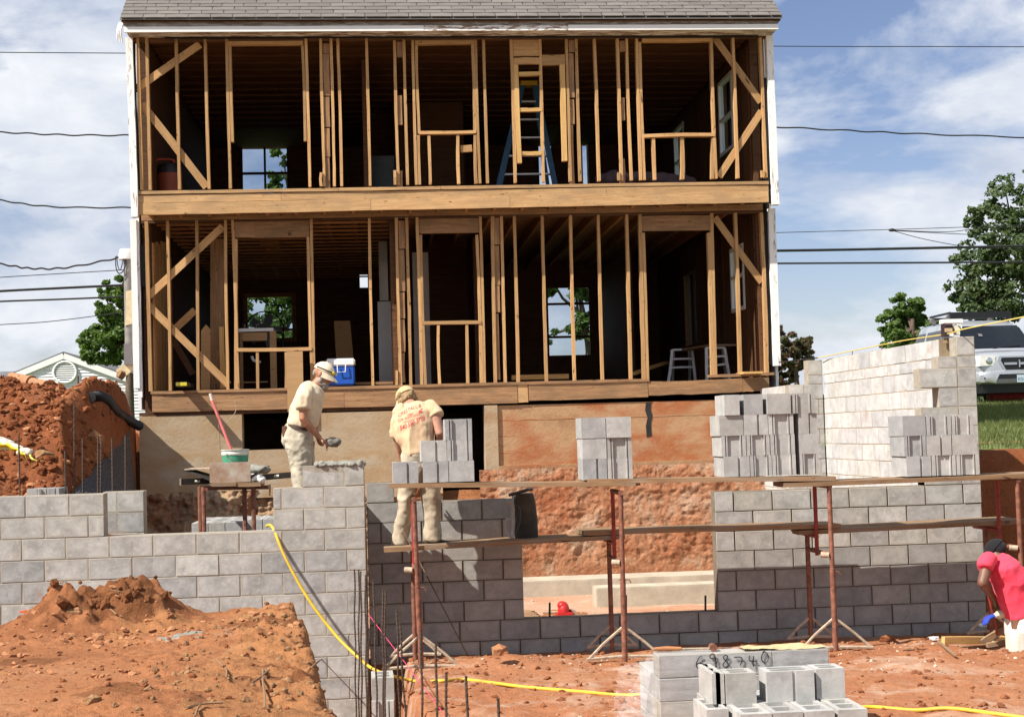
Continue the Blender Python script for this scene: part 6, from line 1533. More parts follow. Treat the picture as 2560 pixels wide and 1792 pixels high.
# ================================================================== things about the left wall
# trestle with mortar pan, bucket, levels
TC = Crop(440, 960, 4.229); YT = 15.15
def tcp(a_, b_, dy=0.): return TC.Y(a_, b_, YT + dy)
tre = thing('trestle', 'rusty steel trestle behind the left wall carrying the mortar pan', 'trestle', tcp(540, 1500))
zt0 = tcp(500, 1095)[2]
for a0, a1, dy in ((252, 262, .0), (290, 300, -.05), (722, 735, .0), (818, 825, -.05)):
    p, q = tcp(a0, 1085, dy), tcp(a1, 1640, dy); MB().tube([p, q], .024, 8).build('leg', M_STEEL, tre, smooth=40)
p, q = tcp(240, 1100), tcp(995, 1088); MB().tube([p, q], .022, 8).build('bearer', M_STEEL, tre, smooth=40)
MB().tube([tcp(320, 1110, -.1), tcp(330, 1110, .5)], .02, 8).build('cross_bearer', M_STEEL, tre); MB().tube([tcp(820, 1105, -.1), tcp(830, 1105, .5)], .02, 8).build('cross_bearer', M_STEEL, tre)
MB().lathe([(.0, -.012), (.024, -.012), (.024, .012), (0, .012)], tcp(990, 1085), 12, ax='x').build('end_cap', M_CAKED, tre)
MB().tube([tcp(995, 1100, .05), tcp(990, 1180, .05)], .008, 6).build('chain_pin', M_CAKED, tre)
for k, (a0, a1, dy) in enumerate([(392, 648, -.06), (650, 905, -.05)]):
    p, q = tcp(a0, 1057, dy), tcp(a1, 1052, dy)
    tag(board('plank', p, q, .042, .24, M_PLANK, None, face=(0, -1, 0)), ['short plank on the left half of the trestle', 'short plank on the right half of the trestle under the rag'][k], 'plank')
    tag(board('plank', p + [0, .27, 0], q + [0, .27, 0], .042, .24, M_PLANK, None, face=(0, -1, 0)), ['rear short plank on the left half of the trestle', 'rear short plank on the right half of the trestle'][k], 'plank')
pan = thing('mortar_pan', 'rust stained steel mortar pan with sloping ends on the trestle', 'mortar pan', tcp(590, 1030))
M_PAN = flat('pan_steel', (.36, .31, .26), .6, .1, var=.25, scale=6, var2=(.28, .15, .08)); 
z0_, z1_ = tcp(500, 1035)[2], tcp(500, 825)[2]; xa_, xb_ = tcp(375, 900)[0], tcp(802, 900)[0]; xl_, xr_ = tcp(108, 905)[0], tcp(955, 880)[0]; zl_ = tcp(108, 900)[2]; zr_ = tcp(955, 868)[2]
MB().box(xa_, xb_, YT - .165, YT - .158, z0_, z1_).build('front_plate', M_PAN, pan)
MB().prism([(xa_ + .03, z0_ + .005), (xb_ - .03, z0_ + .005), (xr_, zr_ - .012), (xr_, zr_), (xb_, z0_ + .06), (xa_, z0_ + .06), (xl_, zl_), (xl_, zl_ - .012)], YT - .13, YT + .42, 'y').build('trough', flat('pan_dark', (.055, .048, .042), .8, var=.3), pan)
MB().obox(((xl_ + xa_) / 2, YT + .145, (zl_ + z1_ - .06) / 2), ((xa_ - xl_) / 2, 0, (z1_ - .06 - zl_) / 2), (0, .285, 0), (0, 0, .006)).build('rim', M_CAKED, pan)
mo_ = MB(); [mo_.ell((random.uniform(xa_ + .1, xr_ - .02), YT + random.uniform(-.05, .3), zr_ - .02 + random.uniform(-.02, .02)), (.07, .07, .035), 10, 6) for _ in range(14)]
place('mortar', wrinkle(fuse(mo_, .015, 1), .012, 9), M_MORTG, pan)
bk = thing('bucket', 'green bucket with a white rim standing behind the mortar pan', 'bucket', tcp(625, 830, .25)); bc = tcp(625, 690, .25); rb = (tcp(775, 690, .25)[0] - tcp(473, 690, .25)[0]) / 2; zb_b = z0_ + .015
M_GRN = flat('worn_green_plastic', (.05, .25, .15), .6, var=.25, scale=8); M_BWH = flat('bucket_white', (.55, .55, .48), .6, var=.15, scale=8)
bh = bc[2] - zb_b; nn_ = 28
MB().lathe([(rb * .78, 0), (rb * .93, bh - .06), (rb * .90, bh - .06), (rb * .75, .01)], (bc[0], bc[1], zb_b), nn_).build('body', M_GRN, bk, smooth=50)
MB().lathe([(rb * .93, bh - .062), (rb * .97, bh - .055), (rb * .97, bh - .035), (rb * .94, bh - .03), (rb * .95, bh - .01), (rb, bh - .008), (rb, bh), (rb * .93, bh), (rb * .90, bh - .05)], (bc[0], bc[1], zb_b), nn_).build('rim', M_BWH, bk, smooth=50)
MB().tube([tcp(540, 745, .06), tcp(545, 775, .05), tcp(590, 800, .04), tcp(640, 835, .05)], .004, 6).build('wire_handle', M_STEEL, bk); MB().obox(tcp(541, 757, .07), (.014, 0, 0), (0, .012, 0), (0, 0, .016)).build('handle_lug', M_GRN, bk)
tl = thing('brush', 'long faded red handle standing in the green bucket', 'brush', tcp(580, 690, .25))
MB().tube([tcp(585, 700, .25), tcp(380, 170, .30)], .017, 8).build('handle', flat('faded_red_pole', (.62, .16, .15), .6), tl, smooth=50); MB().tube([tcp(382, 175, .30), tcp(362, 100, .305)], .018, 8).build('grip', flat('pale_pole_tip', (.6, .52, .45), .7), tl, smooth=50)
M_LEV = flat('dark_level_body', (.045, .038, .034), .45, var=.3)
for nm, p, q, vials, lb in (('spirit_level', (52, 1032), (375, 1022), (228,), 'dark spirit level whose end sticks out left of the mortar pan'), ('spirit_level', (908, 985), (1330, 950), (1062,), 'dark spirit level pointing at the bearded mason from the pan')):
    a_, c_ = tcp(*p, .08 if p[0] < 100 else .1), tcp(*q, .2); lv = thing(nm, lb, 'level', (a_ + c_) / 2)
    board('body', a_, c_, .062, .026, M_LEV, lv, jit=.0003)
    for v_ in vials:
        f_ = (v_ - p[0]) / (q[0] - p[0]); c0 = a_ + (c_ - a_) * f_; MB().tube([c0 + [-.026, -.016, 0], c0 + [.026, -.016, 0]], .016, 10).build('vial', flat('pale_vial', (.55, .52, .42), .4), lv, smooth=50)
    MB().obox(a_ + [-.004, 0, 0], (.008, 0, 0), (0, .016, 0), (0, 0, .034)).build('end_cap', M_CAKED, lv)
rg = MB(); [rg.ell(tcp(a_, b_, -.08), (.04, .05, .03), 10, 6) for a_, b_ in ((740, 1000), (770, 985), (830, 985), (870, 980), (880, 1005), (800, 1010), (720, 1015), (900, 1010))]
tag(place('rag', wrinkle(fuse(rg, .008, 1), .016, 12), M_WHITE, None), 'crumpled white plastic wrapper lying before the mortar pan', 'wrapper')
ro = MB(); [ro.ell(tcp(a_, b_, -.09), (.035, .04, .012), 10, 6) for a_, b_ in ((500, 1020), (540, 1017), (580, 1015), (620, 1010), (660, 1005), (690, 1003))]
tag(place('glove', wrinkle(fuse(ro, .007, 1), .008, 16), M_CAKED, None), 'dirty work glove lying flat beside the white wrapper', 'glove')
tag(MB().tube(curve_pts([tcp(425, 185, .1), tcp(455, 460, .1), tcp(470, 700, .1)], 5), .0025, 5).build('wire', M_STEEL), 'thin bent wire standing left of the red handle', 'wire')
tag(MB().tube(curve_pts([tcp(615, 175, .35), tcp(625, 300, .35), tcp(470, 470, .3), tcp(450, 400, .3)], 6), .003, 5).build('wire', M_CAKED), 'looped tie wire hanging behind the bucket', 'wire')
# dimple sheet
U_, V_ = np.meshgrid(np.linspace(20.35, 14.75, 330), np.linspace(0, 1, 100), indexing='ij'); xt_, zt2, xb_2 = mat_edge(U_)
Pm = np.stack([xt_ + (xb_2 - xt_) * V_, U_, zt2 + (1.40 - zt2) * V_], -1)
dm = np.clip(np.sin(U_ * 17 * np.pi) * np.sin(V_ * 22 * np.pi), -.35, .35); Pm[..., 2] += dm * .03 + .03 * fbm(U_, V_ * 1.5, None, 3, 1.2, .5, 4) + .02; Pm[..., 0] += dm * .02
tag(sheet('drainage_sheet', Pm, M_MATM), 'black dimpled drainage sheet draped down from the house corner', 'sheet')
# corrugated pipe, clay pipe, bag
pp = [hity(*FA.px(a_, b_), pile_z) + [0, -.03, .03] for a_, b_ in [(735, 320), (800, 310), (870, 345), (930, 420), (1010, 480)]] + [FA.Y(1125, 535, 20.5)]
cp_ = curve_pts(pp, 40); rr_ = [0.056 + .011 * math.sin(k * 1.57) for k in range(len(cp_))]
tag(MB().tube(cp_, rr_, 14).build('drain_pipe', M_BLACKP, smooth=60), 'black corrugated drain pipe curling out of the spoil heap', 'pipe')
p, q = FA.Y(90, 150, 19.1), FA.Y(375, 212, 18.7)
cl_ = thing('clay_pipe', 'old dirt coloured clay pipe lying on the ridge of the spoil heap', 'pipe', (p + q) / 2); M_TERRA = flat('terracotta', (.34, .17, .085), .9, var=.25, scale=6)
MB().tube([p, p + (q - p) * .55], .085, 14).build('section', M_TERRA, cl_, smooth=50); MB().tube([p + (q - p) * .55, q], .075, 14).build('section', M_TERRA, cl_, smooth=50); MB().tube([p + (q - p) * .53, p + (q - p) * .58], .10, 14).build('collar', M_TERRA, cl_, smooth=50)
bg_ = MB(); [bg_.ell(hity(*FA.px(a_, b_), pile_z), (.09, .06, .05), 12, 8) for a_, b_ in ((-20, 660), (40, 680), (90, 710), (150, 720), (200, 740))]
bag = place('torn_bag', wrinkle(fuse(bg_, .012, 1), .03, 7), flat('bag_white_print', (.62, .58, .48), .5, var=.2, scale=12), None); tag(bag, 'torn yellow and white bag lying on the spoil heap', 'bag')
yb_ = np.zeros((26, 8, 3)); bp0 = [hity(*FA.px(a_, b_), pile_z) + [0, -.05, .02] for a_, b_ in [(-40, 700), (60, 720), (140, 760), (200, 800), (215, 830)]]; cb = curve_pts(bp0, 7)[:26]
while len(cb) < 26: cb.append(cb[-1])
for i in range(26):
    for j in range(8): yb_[i, j] = cb[i] + np.array([0.01 * j, -.02 * math.sin(j), -.018 * (j - 3) + .012 * math.sin(i * .9 + j)])
sheet('yellow_flap', yb_, flat('yellow_plastic', (.68, .52, .03), .5, var=.12), bag)
tag(MB().tube(curve_pts([hity(*FA.px(a_, b_), pile_z) + [0, -.03, 0] for a_, b_ in [(240, 740), (262, 790), (310, 810), (352, 812)]], 6), .012, 6).build('tape', flat('yellow_tape', (.66, .58, .10), .5)), 'yellow strap trailing from the torn bag', 'strap')
tag(MB().obox(atZ(*S5.px(255, 497), 1.16), (.10, 0, .012), (0, .02, 0), (0, 0, .006)).build('tape', flat('orange_tape', (.75, .10, .03), .6)), 'strip of bright orange tape on the left flank of the mound', 'tape')
for k, (a_, b0, b1, y_) in enumerate([(628, 130, 215, 18.7), (757, 140, 168, 18.9)]):
    tag(MB().tube([FA.Y(a_, b0, y_), FA.Y(a_, b1 + 30, y_)], .012, 6).build('stake', M_REBAR), ['rusty stake in the dip of the spoil heap', 'short bent stake on the ridge of the spoil heap'][k], 'stake')
# black tub standing on the lower deck, red tool on the pit floor, slats
BB = Crop(1200, 950, 2.296)
tb = thing('tub', 'black rubber mortar tub with grey handles tipped on the lower deck', 'tub', BB.Y(260, 900, 14.2)); rg_ = []
for b_, a0, a1, dp in ((905, 200, 335, .13), (800, 195, 330, .14), (700, 185, 318, .15), (650, 180, 305, .15)):
    p, q = BB.Y(a0, b_, 14.25), BB.Y(a1, b_ - 4, 14.25); rg_.append(((p + q) / 2, (q - p) / 2, np.array([0, dp, 0])))
MB().loft(rg_, 20).build('body', flat('dirty_black_rubber', (.045, .038, .03), .85, var=.5, scale=6), tb, smooth=50)
MB().tube([BB.Y(165, 660, 14.06), BB.Y(300, 622, 14.06)], .016, 8).build('rim', M_BLACKP, tb)
M_GPL = flat('grey_handle', (.28, .28, .28), .5)
MB().tube(curve_pts([BB.Y(a_, b_, 14.0) for a_, b_ in [(150, 700), (185, 712), (186, 800), (184, 905)]], 5), .022, 8).build('handle', M_GPL, tb, smooth=50)
MB().tube(curve_pts([BB.Y(a_, b_, 13.99) for a_, b_ in [(182, 800), (150, 800), (146, 860), (156, 892), (186, 893)]], 6), .012, 8).build('handle', M_GPL, tb, smooth=50)
MB().tube(curve_pts([BB.Y(a_, b_, 13.99) for a_, b_ in [(200, 720), (225, 740), (225, 820), (205, 880)]], 6), .012, 8).build('handle', M_BLACKP, tb, smooth=50)
rt = thing('winch', 'small red machine standing on the pit floor inside the window opening', 'machine', BB.Z(490, 1350, 0.0)); M_RD = flat('red_machine', (.45, .02, .02), .45, var=.2)
def rp(a_, b_, y=17.7): return BB.Y(a_, b_, y)
MB().ell(rp(480, 1325), (.075, .09, .12), 14, 10).build('housing', M_RD, rt, smooth=60)
MB().ell(rp(470, 1290), (.06, .07, .05), 12, 8).build('motor', M_RD, rt, smooth=60)
for a_ in (505, 525): MB().lathe([(0, -.03), (.07, -.03), (.07, .03), (0, .03)], rp(a_, 1345), 14, ax='y').build('wheel', M_CAKED, rt, smooth=40)
MB().tube([rp(460, 1330), rp(360, 1332)], .014, 6).build('handle', M_CAKED, rt); MB().box(*[q for pr in zip(rp(440, 1362) - [0, .1, .0], rp(530, 1340) + [0, .1, .03]) for q in (min(pr), max(pr))]).build('base', M_RD, rt)
for k in range(6):
    p, q = BB.Z(256, 1322 + k * 9, .03), BB.Z(305 + k * 12, 1328 + k * 8, .03); tag(board('slat', p, q, .06, .02, M_PLANK, None, face=(0, 0, 1)), '%s pale slat from the back of those on the pit floor' % ORD[k], 'slat', 'slats on the pit floor')
# ================================================================== things in the house
def hb(cr, a0, b0, a1, b1, y, d):
    p, q = cr.Y(a0, b0, y), cr.Y(a1, b1, y); return (min(p[0], q[0]), max(p[0], q[0]), y, y + d, min(p[2], q[2]), max(p[2], q[2]))
co = thing('cooler', 'blue and white picnic cooler on the lower floor edge behind the bearded mason', 'cooler', L2.Y(900, 1330, 20.92)); x0_, x1_, _, _, z0c, z1c = hb(L2, 795, 1330, 993, 1134, 20.9, .4); zm = L2.Y(900, 1190, 20.9)[2]
z0c = 3.022
rbox(x0_, x1_, 20.9, 21.28, z0c, zm).build('body', flat('blue_plastic', (.012, .085, .42), .45, var=.06, bmp=0), co, smooth=40); rbox(x0_ - .006, x1_ + .006, 20.89, 21.29, zm + .001, z1c).build('lid', M_WHITE, co, smooth=40)
MB().tube([L2.Y(870, 1180, 20.87), L2.Y(872, 1235, 20.86), L2.Y(928, 1232, 20.86), L2.Y(930, 1178, 20.87)], .008, 6).build('handle', M_WHITE, co)
bx_ = hb(FA, 1413, 240, 1500, 207, 20.39, .75); lt = thing('levelling_tool', 'black and yellow tool end jutting out over the lower band board', 'tool', (bx_[0], 20.5, bx_[4]))
MB().box(bx_[0], bx_[1], 20.40, 21.2, 3.045, 3.105).build('body', M_BLACKP, lt); MB().box(bx_[0] + .06, bx_[1], 20.394, 20.40, 3.052, 3.10).build('end_label', flat('yellow_label', (.62, .52, .03), .5), lt)
MB().box(bx_[0], bx_[0] + .058, 20.394, 20.40, 3.052, 3.10).build('end_plate', flat('olive_end', (.25, .21, .03), .5), lt)
x_ = hb(L3, 1893, 1240, 2030, 1212, YL - .26, .5); tag(board('lumber_offcut', ((x_[0] + x_[1]) / 2, YL - .26, 3.045), ((x_[0] + x_[1]) / 2, YL + .3, 3.045), x_[1] - x_[0], .03, M_NEWW, None, face=(0, 0, 1)), 'short pale board jutting over the sill at the right house corner', 'board')
pl_ = hb(L2, 515, 1520, 622, 1085, YL - .075, .02); tag(MB().box(pl_[0], pl_[1], YL - .095, YL - .075, L2.Y(560, 1520, YL)[2], pl_[5]).build('plywood_strip', M_PLY), 'tall pale plywood strip leaning on the studs behind the bearded mason', 'plywood')
tag(MB().prism([(L1.Y(1440, 1355, 21.3)[0], 2.955), (L1.Y(1505, 1355, 21.3)[0], 2.955), (L1.Y(1512, 930, 21.3)[0], L1.Y(1512, 930, 21.3)[2]), (L1.Y(1478, 893, 21.3)[0], L1.Y(1478, 893, 21.3)[2]), (L1.Y(1443, 935, 21.3)[0], L1.Y(1443, 935, 21.3)[2])], 21.3, 21.32, 'y').build('cut_panel', M_PLY), 'tan panel with a pointed top standing inside the left bay', 'panel')
tag(board('lumber', L1.Y(1560, 280, 21.6), L1.Y(1560, 1355, 21.6), .2, .04, M_SILL, None), 'wide brown upright board inside the left bay', 'board')
tag(board('lumber', L1.Y(1590, 910, 21.2), L1.Y(1600, 1350, 21.2), .07, .05, M_NEWW, None), 'bright new timber upright inside the left bay', 'board')
tag(board('lumber', L1.Y(1262, 920, 21.4), L1.Y(1400, 790, 21.4), .1, .03, M_STUD, None), 'short slanted offcut nailed inside the left bay', 'board')
tag(board('lumber', L1.Y(1385, 1250, 21.5), L1.Y(1240, 1000, 21.5), .09, .03, M_DARKW, None), 'dark slanted board behind the left braces', 'board')
sk = thing('sink_cabinet', 'wooden sink stand with white counter and taps behind the left window opening', 'sink', L2.Y(290, 1340, 22)); YS = 22.0
MB().box(*hb(L2, 150, 945, 412, 917, YS, .55)).build('counter', M_WHITE, sk); MB().box(*hb(L2, 170, 1012, 365, 950, YS + .02, .03)).build('apron', M_PLY, sk)
MB().box(L2.Y(366, 1, YS)[0], L2.Y(412, 1, YS)[0], YS + .01, YS + .06, 2.955, L2.Y(1, 948, YS)[2]).build('leg', M_PLY, sk); MB().box(L2.Y(150, 1, YS)[0], L2.Y(172, 1, YS)[0], YS + .01, YS + .06, 2.955, L2.Y(1, 948, YS)[2]).build('leg', M_SILL, sk)
MB().box(*hb(L2, 170, 1312, 372, 1300, YS + .02, .03)).build('stretcher', M_PLY, sk)
for a_ in (205, 250, 290): MB().tube(curve_pts([L2.Y(a_, 917, YS + .3), L2.Y(a_ + 2, 890, YS + .3), L2.Y(a_ + (15 if a_ > 260 else -12), 893, YS + .2)], 4), .010, 6).build('tap', flat('chrome', (.6, .62, .65), .2, .9, bmp=0) if 'chrome' not in MATS else MATS['chrome'], sk)
MB().tube([L2.Y(255, 1120, YS + .2), L2.Y(268, 1150, YS + .2), L2.Y(320, 1165, YS + .2)], .022, 8).build('drain', M_WHITE, sk)
fn = thing('fan', 'large round fan silhouetted before the rear window of the left room', 'fan', L2.Y(350, 1100, 26.2)); fc = L2.Y(350, 935, 26.2); FRd = .34
MB().tube([fc + FRd * np.array([math.cos(t_), 0, math.sin(t_)]) for t_ in np.linspace(0, 6.283, 33)], .012, 6).build('guard', M_BLACKP, fn)
for k in range(5):
    t_ = k * 1.257; d_ = np.array([math.cos(t_), .15, math.sin(t_)]); e_ = np.array([-math.sin(t_), .1, math.cos(t_)]); MB().obox(fc + d_ * .17, d_ * .13, e_ * .07, (0, .004, 0)).build('blade', flat('fan_blade', (.22, .24, .27), .5) if 'fan_blade' not in MATS else MATS['fan_blade'], fn)
MB().ell(fc, (.06, .06, .06), 12, 8).build('hub', M_BLACKP, fn); MB().tube([fc, L2.Y(480, 960, 26.2), L2.Y(482, 1290, 26.2)], .025, 8).build('stand', M_BLACKP, fn)
tag(MB().prism([(L2.Y(862, 1130, 24)[0], L2.Y(862, 1130, 24)[2]), (L2.Y(985, 1130, 24)[0], L2.Y(985, 1130, 24)[2]), (L2.Y(962, 866, 24)[0], L2.Y(962, 866, 24)[2]), (L2.Y(846, 868, 24)[0], L2.Y(846, 868, 24)[2])], 24, 24.03, 'y').build('panel', M_PLY), 'tan panel leaning in the dark room above the cooler', 'panel')
M_DRY = flat('drywall', (.42, .40, .38), .9, var=.06)
tag(MB().box(L2.Y(1158, 1, 23)[0], L2.Y(1220, 1, 23)[0], 23, 23.05, L2.Y(1, 745, 23)[2], 5.38).build('drywall_sheet', M_DRY), 'tall grey drywall sheet edge in the middle of the lower floor', 'drywall')
tag(MB().box(L2.Y(1142, 1, 22)[0], L2.Y(1238, 1, 22)[0], 22, 22.05, 2.955, L2.Y(1, 752, 22)[2]).build('drywall_sheet', M_DRY), 'blue grey drywall sheet leaning upright beside the cooler room', 'drywall')
tag(MB().box(L2.Y(1398, 1, 23)[0], L2.Y(1512, 1, 23)[0], 23, 23.05, 2.955, L2.Y(1, 400, 23)[2]).build('drywall_sheet', M_DRY), 'grey drywall sheet behind the middle studs of the lower floor', 'drywall')
tag(MB().box(*hb(L3, 228, 1290, 637, 1246, 21.6, .09)).build('lumber', M_NEWW), 'long pale timber lying on the floor right of the middle studs', 'board')
tag(board('lumber', L3.Y(1100, 1245, 22), L3.Y(1340, 1165, 23.5), .09, .04, M_NEWW, None, face=(0, 0, 1)), 'pale plank slanting over the floor before the step stools', 'board')
tag(MB().box(*hb(L2, 1000, 1325, 1290, 1300, 21.2, .09)).build('lumber', M_SILL), 'low timber on the floor right of the cooler', 'board')
M_ALU = flat('dull_aluminium', (.52, .53, .54), .45, .6, var=.1)
def stepstool(label, cr, y, feet, tops, hgt):
    t_ = thing('step_stool', label, 'step stool', cr.Y(*feet[0], y))
    for (a0, b0), (a1, b1), dy in zip(feet, tops, (0, 0, .4, .4)):
        p, q = cr.Y(a0, b0, y + dy), cr.Y(a1, b1, y + dy * .2); p[2] = 2.955; board('leg', p, q, .045, .03, M_ALU, t_)
    p, q = cr.Y(*tops[0], y), cr.Y(*tops[1], y); board('top_step', p + [0, .08, 0], q + [0, .08, 0], .2, .03, M_ALU, t_, face=(0, 0, 1))
    for f_ in (.38, .68):
        p = np.array(cr.Y(*feet[0], y)) * (1 - f_) + np.array(cr.Y(*tops[0], y)) * f_; q = np.array(cr.Y(*feet[1], y)) * (1 - f_) + np.array(cr.Y(*tops[1], y)) * f_; board('step', p + [0, .03, 0], q + [0, .03, 0], .06, .03, M_ALU, t_, face=(0, 0, 1))
stepstool('silver step stool on the right holding up the work board', L3, 22.0, [(1625, 1275), (1792, 1245), (1650, 1270), (1770, 1245)], [(1622, 1060), (1752, 1058), (1640, 1060), (1740, 1058)], .6)
stepstool('dull step stool on the left holding up the work board', L3, 22.9, [(1345, 1280), (1545, 1275), (1380, 1275), (1500, 1275)], [(1378, 1075), (1520, 1072), (1390, 1075), (1500, 1072)], .6)
tag(MB().prism([(L3.Y(1425, 1, 22.7)[0], 22.9), (L3.Y(1600, 1, 22)[0], 21.9), (L3.Y(1845, 1, 22)[0], 21.95), (L3.Y(1845, 1, 22)[0], 22.5), (L3.Y(1440, 1, 22.8)[0], 23.2)], L3.Y(1700, 1050, 22)[2], L3.Y(1700, 1050, 22)[2] + .03, 'z').build('work_board', M_PLANK), 'brown work board lying across the two step stools', 'board')
# upstairs: stepladder, vacuum, chest, bundle
sl = thing('step_ladder', 'blue stepladder with a yellow top standing behind the new timber opening', 'stepladder', C2.Y(1460, 1330, 22.4)); M_BLU = flat('blue_fibreglass', (.03, .10, .19), .5, var=.12); YD = 22.3
top_ = C2.Y(1500, 590, YD)
MB().box(top_[0] - .13, top_[0] + .13, YD, YD + .2, top_[2] - .05, top_[2] + .02).build('top_cap', flat('yellow_cap', (.50, .30, .02), .5), sl)
for a_, y_, f_ in ((1245, YD - .35, -1), (1715, YD - .35, 1)):
    p = C2.Y(a_, 1335, y_); p[2] = 5.73; board('rail', p, (top_[0] + .1 * f_, YD + .03, top_[2] - .04), .085, .03, M_BLU, sl)
    board('rail', p + [0, 1.0, 0], (top_[0] + .09 * f_, YD + .17, top_[2] - .04), .06, .03, M_BLU, sl)
for k in range(6):
    f_ = .12 + k * .145; hw = .1 + (.5 * (C2.Y(1715, 1335, YD)[0] - C2.Y(1245, 1335, YD)[0]) - .1) * (1 - f_); z_ = 5.73 + (top_[2] - 5.73) * f_; cx0 = (C2.Y(1715, 1335, YD)[0] + C2.Y(1245, 1335, YD)[0]) / 2 * (1 - f_) + top_[0] * f_
    MB().box(cx0 - hw, cx0 + hw, YD - .33 + .36 * f_, YD - .25 + .36 * f_, z_ - .01, z_ + .015).build('step', M_ALU, sl)
vc = thing('vacuum', 'red and black shop vacuum standing upstairs at the left end', 'vacuum', C1.Y(1055, 1218, 21.4)); YV = 21.4
vx = C1.Y(1053, 1, YV)[0]; vr = (C1.Y(1133, 1, YV)[0] - C1.Y(972, 1, YV)[0]) / 2; zv = [C1.Y(1, b_, YV)[2] for b_ in (1218, 1110, 1050, 1045)]; zv[0] = 5.71
MB().lathe([(vr * .92, zv[0]), (vr, zv[0] + .05), (vr, zv[1]), (0, zv[1])], (vx, YV + vr, 0), 24).build('drum', flat('dark_orange', (.24, .06, .03), .5), vc, smooth=40); MB().lathe([(vr * 1.03, zv[1]), (vr, zv[1] + .05), (vr * .8, zv[2]), (vr * .4, zv[2] + .01), (0, zv[2] + .01)], (vx, YV + vr, 0), 24).build('lid', M_BLACKP, vc, smooth=40)
MB().tube(curve_pts([C1.Y(a_, b_, YV + .1) for a_, b_ in [(990, 1050), (1000, 1022), (1050, 1016), (1105, 1022), (1110, 1040)]], 5), .018, 8).build('handle', flat('red_handle', (.33, .05, .03), .5), vc)
ch = hb(C2, 372, 1345, 530, 1118, 23.5, .5); tag(MB().box(ch[0], ch[1], ch[2], ch[3], 5.71, ch[5]).build('storage_bin', flat('grey_green_bin', (.07, .085, .085), .6)), 'grey plastic bin standing upstairs in the second bay', 'bin')
bn = MB(); [bn.ell(C3.Y(a_, b_, 21.6), (.16, .12, .09), 12, 8) for a_, b_ in ((330, 1290), (380, 1275), (450, 1280), (540, 1270), (620, 1280), (720, 1290), (800, 1300), (900, 1305))]
tag(place('blanket', wrinkle(fuse(bn, .02, 2), .03, 4), flat('dull_blanket', (.10, .07, .085), .95, var=.4, scale=4), None), 'crumpled dull blanket lying upstairs behind the right window opening', 'blanket')
# ================================================================== corner fittings
sm_ = Crop(0, 500, 2.87); YMs = 24.0
ms_ = thing('service_mast', 'grey electric service mast with loose wires beside the left house corner', 'service mast', sm_.Y(920, 1250, YMs))
p, q = sm_.Y(918, 420, YMs), sm_.Y(930, 1240, YMs); MB().tube([p, q], .07, 10).build('conduit', flat('grey_conduit', (.20, .19, .175), .7, var=.25), ms_, smooth=50); MB().lathe([(.0, .17), (.13, .17), (.15, .1), (.15, 0), (.0, 0)], p - [0, 0, .02], 14).build('weatherhead', flat('pale_fitting', (.52, .52, .5), .6), ms_, smooth=50)
MB().tube(curve_pts([sm_.Y(a_, b_, YMs - .1) for a_, b_ in [(830, 405), (832, 480), (850, 525), (880, 515), (900, 470), (905, 430)]], 6), .010, 6).build('wire_loop', M_BLACKP, ms_); MB().tube(curve_pts([sm_.Y(a_, b_, YMs - .1) for a_, b_ in [(838, 400), (845, 470), (865, 500), (890, 400)]], 6), .008, 6).build('wire_loop', M_BLACKP, ms_)
MB().box(*hb(sm_, 890, 1180, 950, 1030, YMs - .15, .15)).build('meter_box', flat('meter_grey', (.13, .12, .12), .7), ms_); MB().obox(sm_.Y(935, 770, YMs - .05), (.07, 0, .02), (0, .03, 0), (.01, 0, .28)).build('insulation', flat('yellow_foam', (.50, .42, .26), .95, var=.2), ms_)
MB().obox(sm_.Y(900, 1215, YMs - .05), (.1, 0, .08), (0, .03, 0), (-.05, 0, .07)).build('insulation', MATS['yellow_foam'], ms_)
fl_ = MB(); cc_ = C1.Y(775, 160, YU - .3)
for k in range(3): fl_.tube(curve_pts([cc_ + [.02 * k - .02, 0, .02], cc_ + [-.05 + .02 * k, -.02, -.10], cc_ + [-.06 + .035 * k, 0, -.22 - .02 * k]], 5), [.02, .02, .02, .018, .018, .016, .016, .015, .012, .01, .008], 5)
fl_.build('torn_flashing', M_WHITE, house)
# box and bracket on the wall top at the right corner
WBX = Crop(2200, 760, 6.18); yw = 14.9
bxs = thing('laser_level', 'white bracket and dark labelled box standing on the right wall corner', 'instrument', WBX.Y(1080, 500, yw))
MB().box(*hb(WBX, 985, 295, 1278, 228, yw, .12)).build('bracket', M_WHITE, bxs); MB().box(*hb(WBX, 1000, 500, 1120, 305, yw + .02, .1)).build('case', flat('dark_case', (.04, .025, .03), .5), bxs)
MB().box(*hb(WBX, 1002, 432, 1118, 372, yw + .015, .004)).build('label', flat('tan_label', (.5, .36, .22), .6), bxs); MB().box(*hb(WBX, 1068, 500, 1130, 450, yw + .01, .004)).build('label', M_WHITE, bxs); MB().box(*hb(WBX, 1002, 322, 1112, 306, yw + .015, .004)).build('label', flat('pink_label', (.5, .3, .3), .6), bxs)
MB().prism([(WBX.Y(a_, b_, yw)[0], WBX.Y(a_, b_, yw)[2]) for a_, b_ in [(1140, 340), (1240, 300), (1243, 470), (1205, 465)]], yw + .01, yw + .1, 'y').build('side_cheek', flat('cream_plastic', (.68, .64, .5), .5), bxs); MB().tube([WBX.Y(1195, 320, yw), WBX.Y(1250, 330, yw), WBX.Y(1262, 370, yw)], .008, 6).build('handle', M_WHITE, bxs)
MB().box(*hb(WBX, 1030, 600, 1150, 520, yw + .05, .1)).build('shim_pack', flat('brown_shims', (.25, .17, .1), .9, var=.5, scale=40), bxs)
RR = Crop(1850, 780, 2.869)
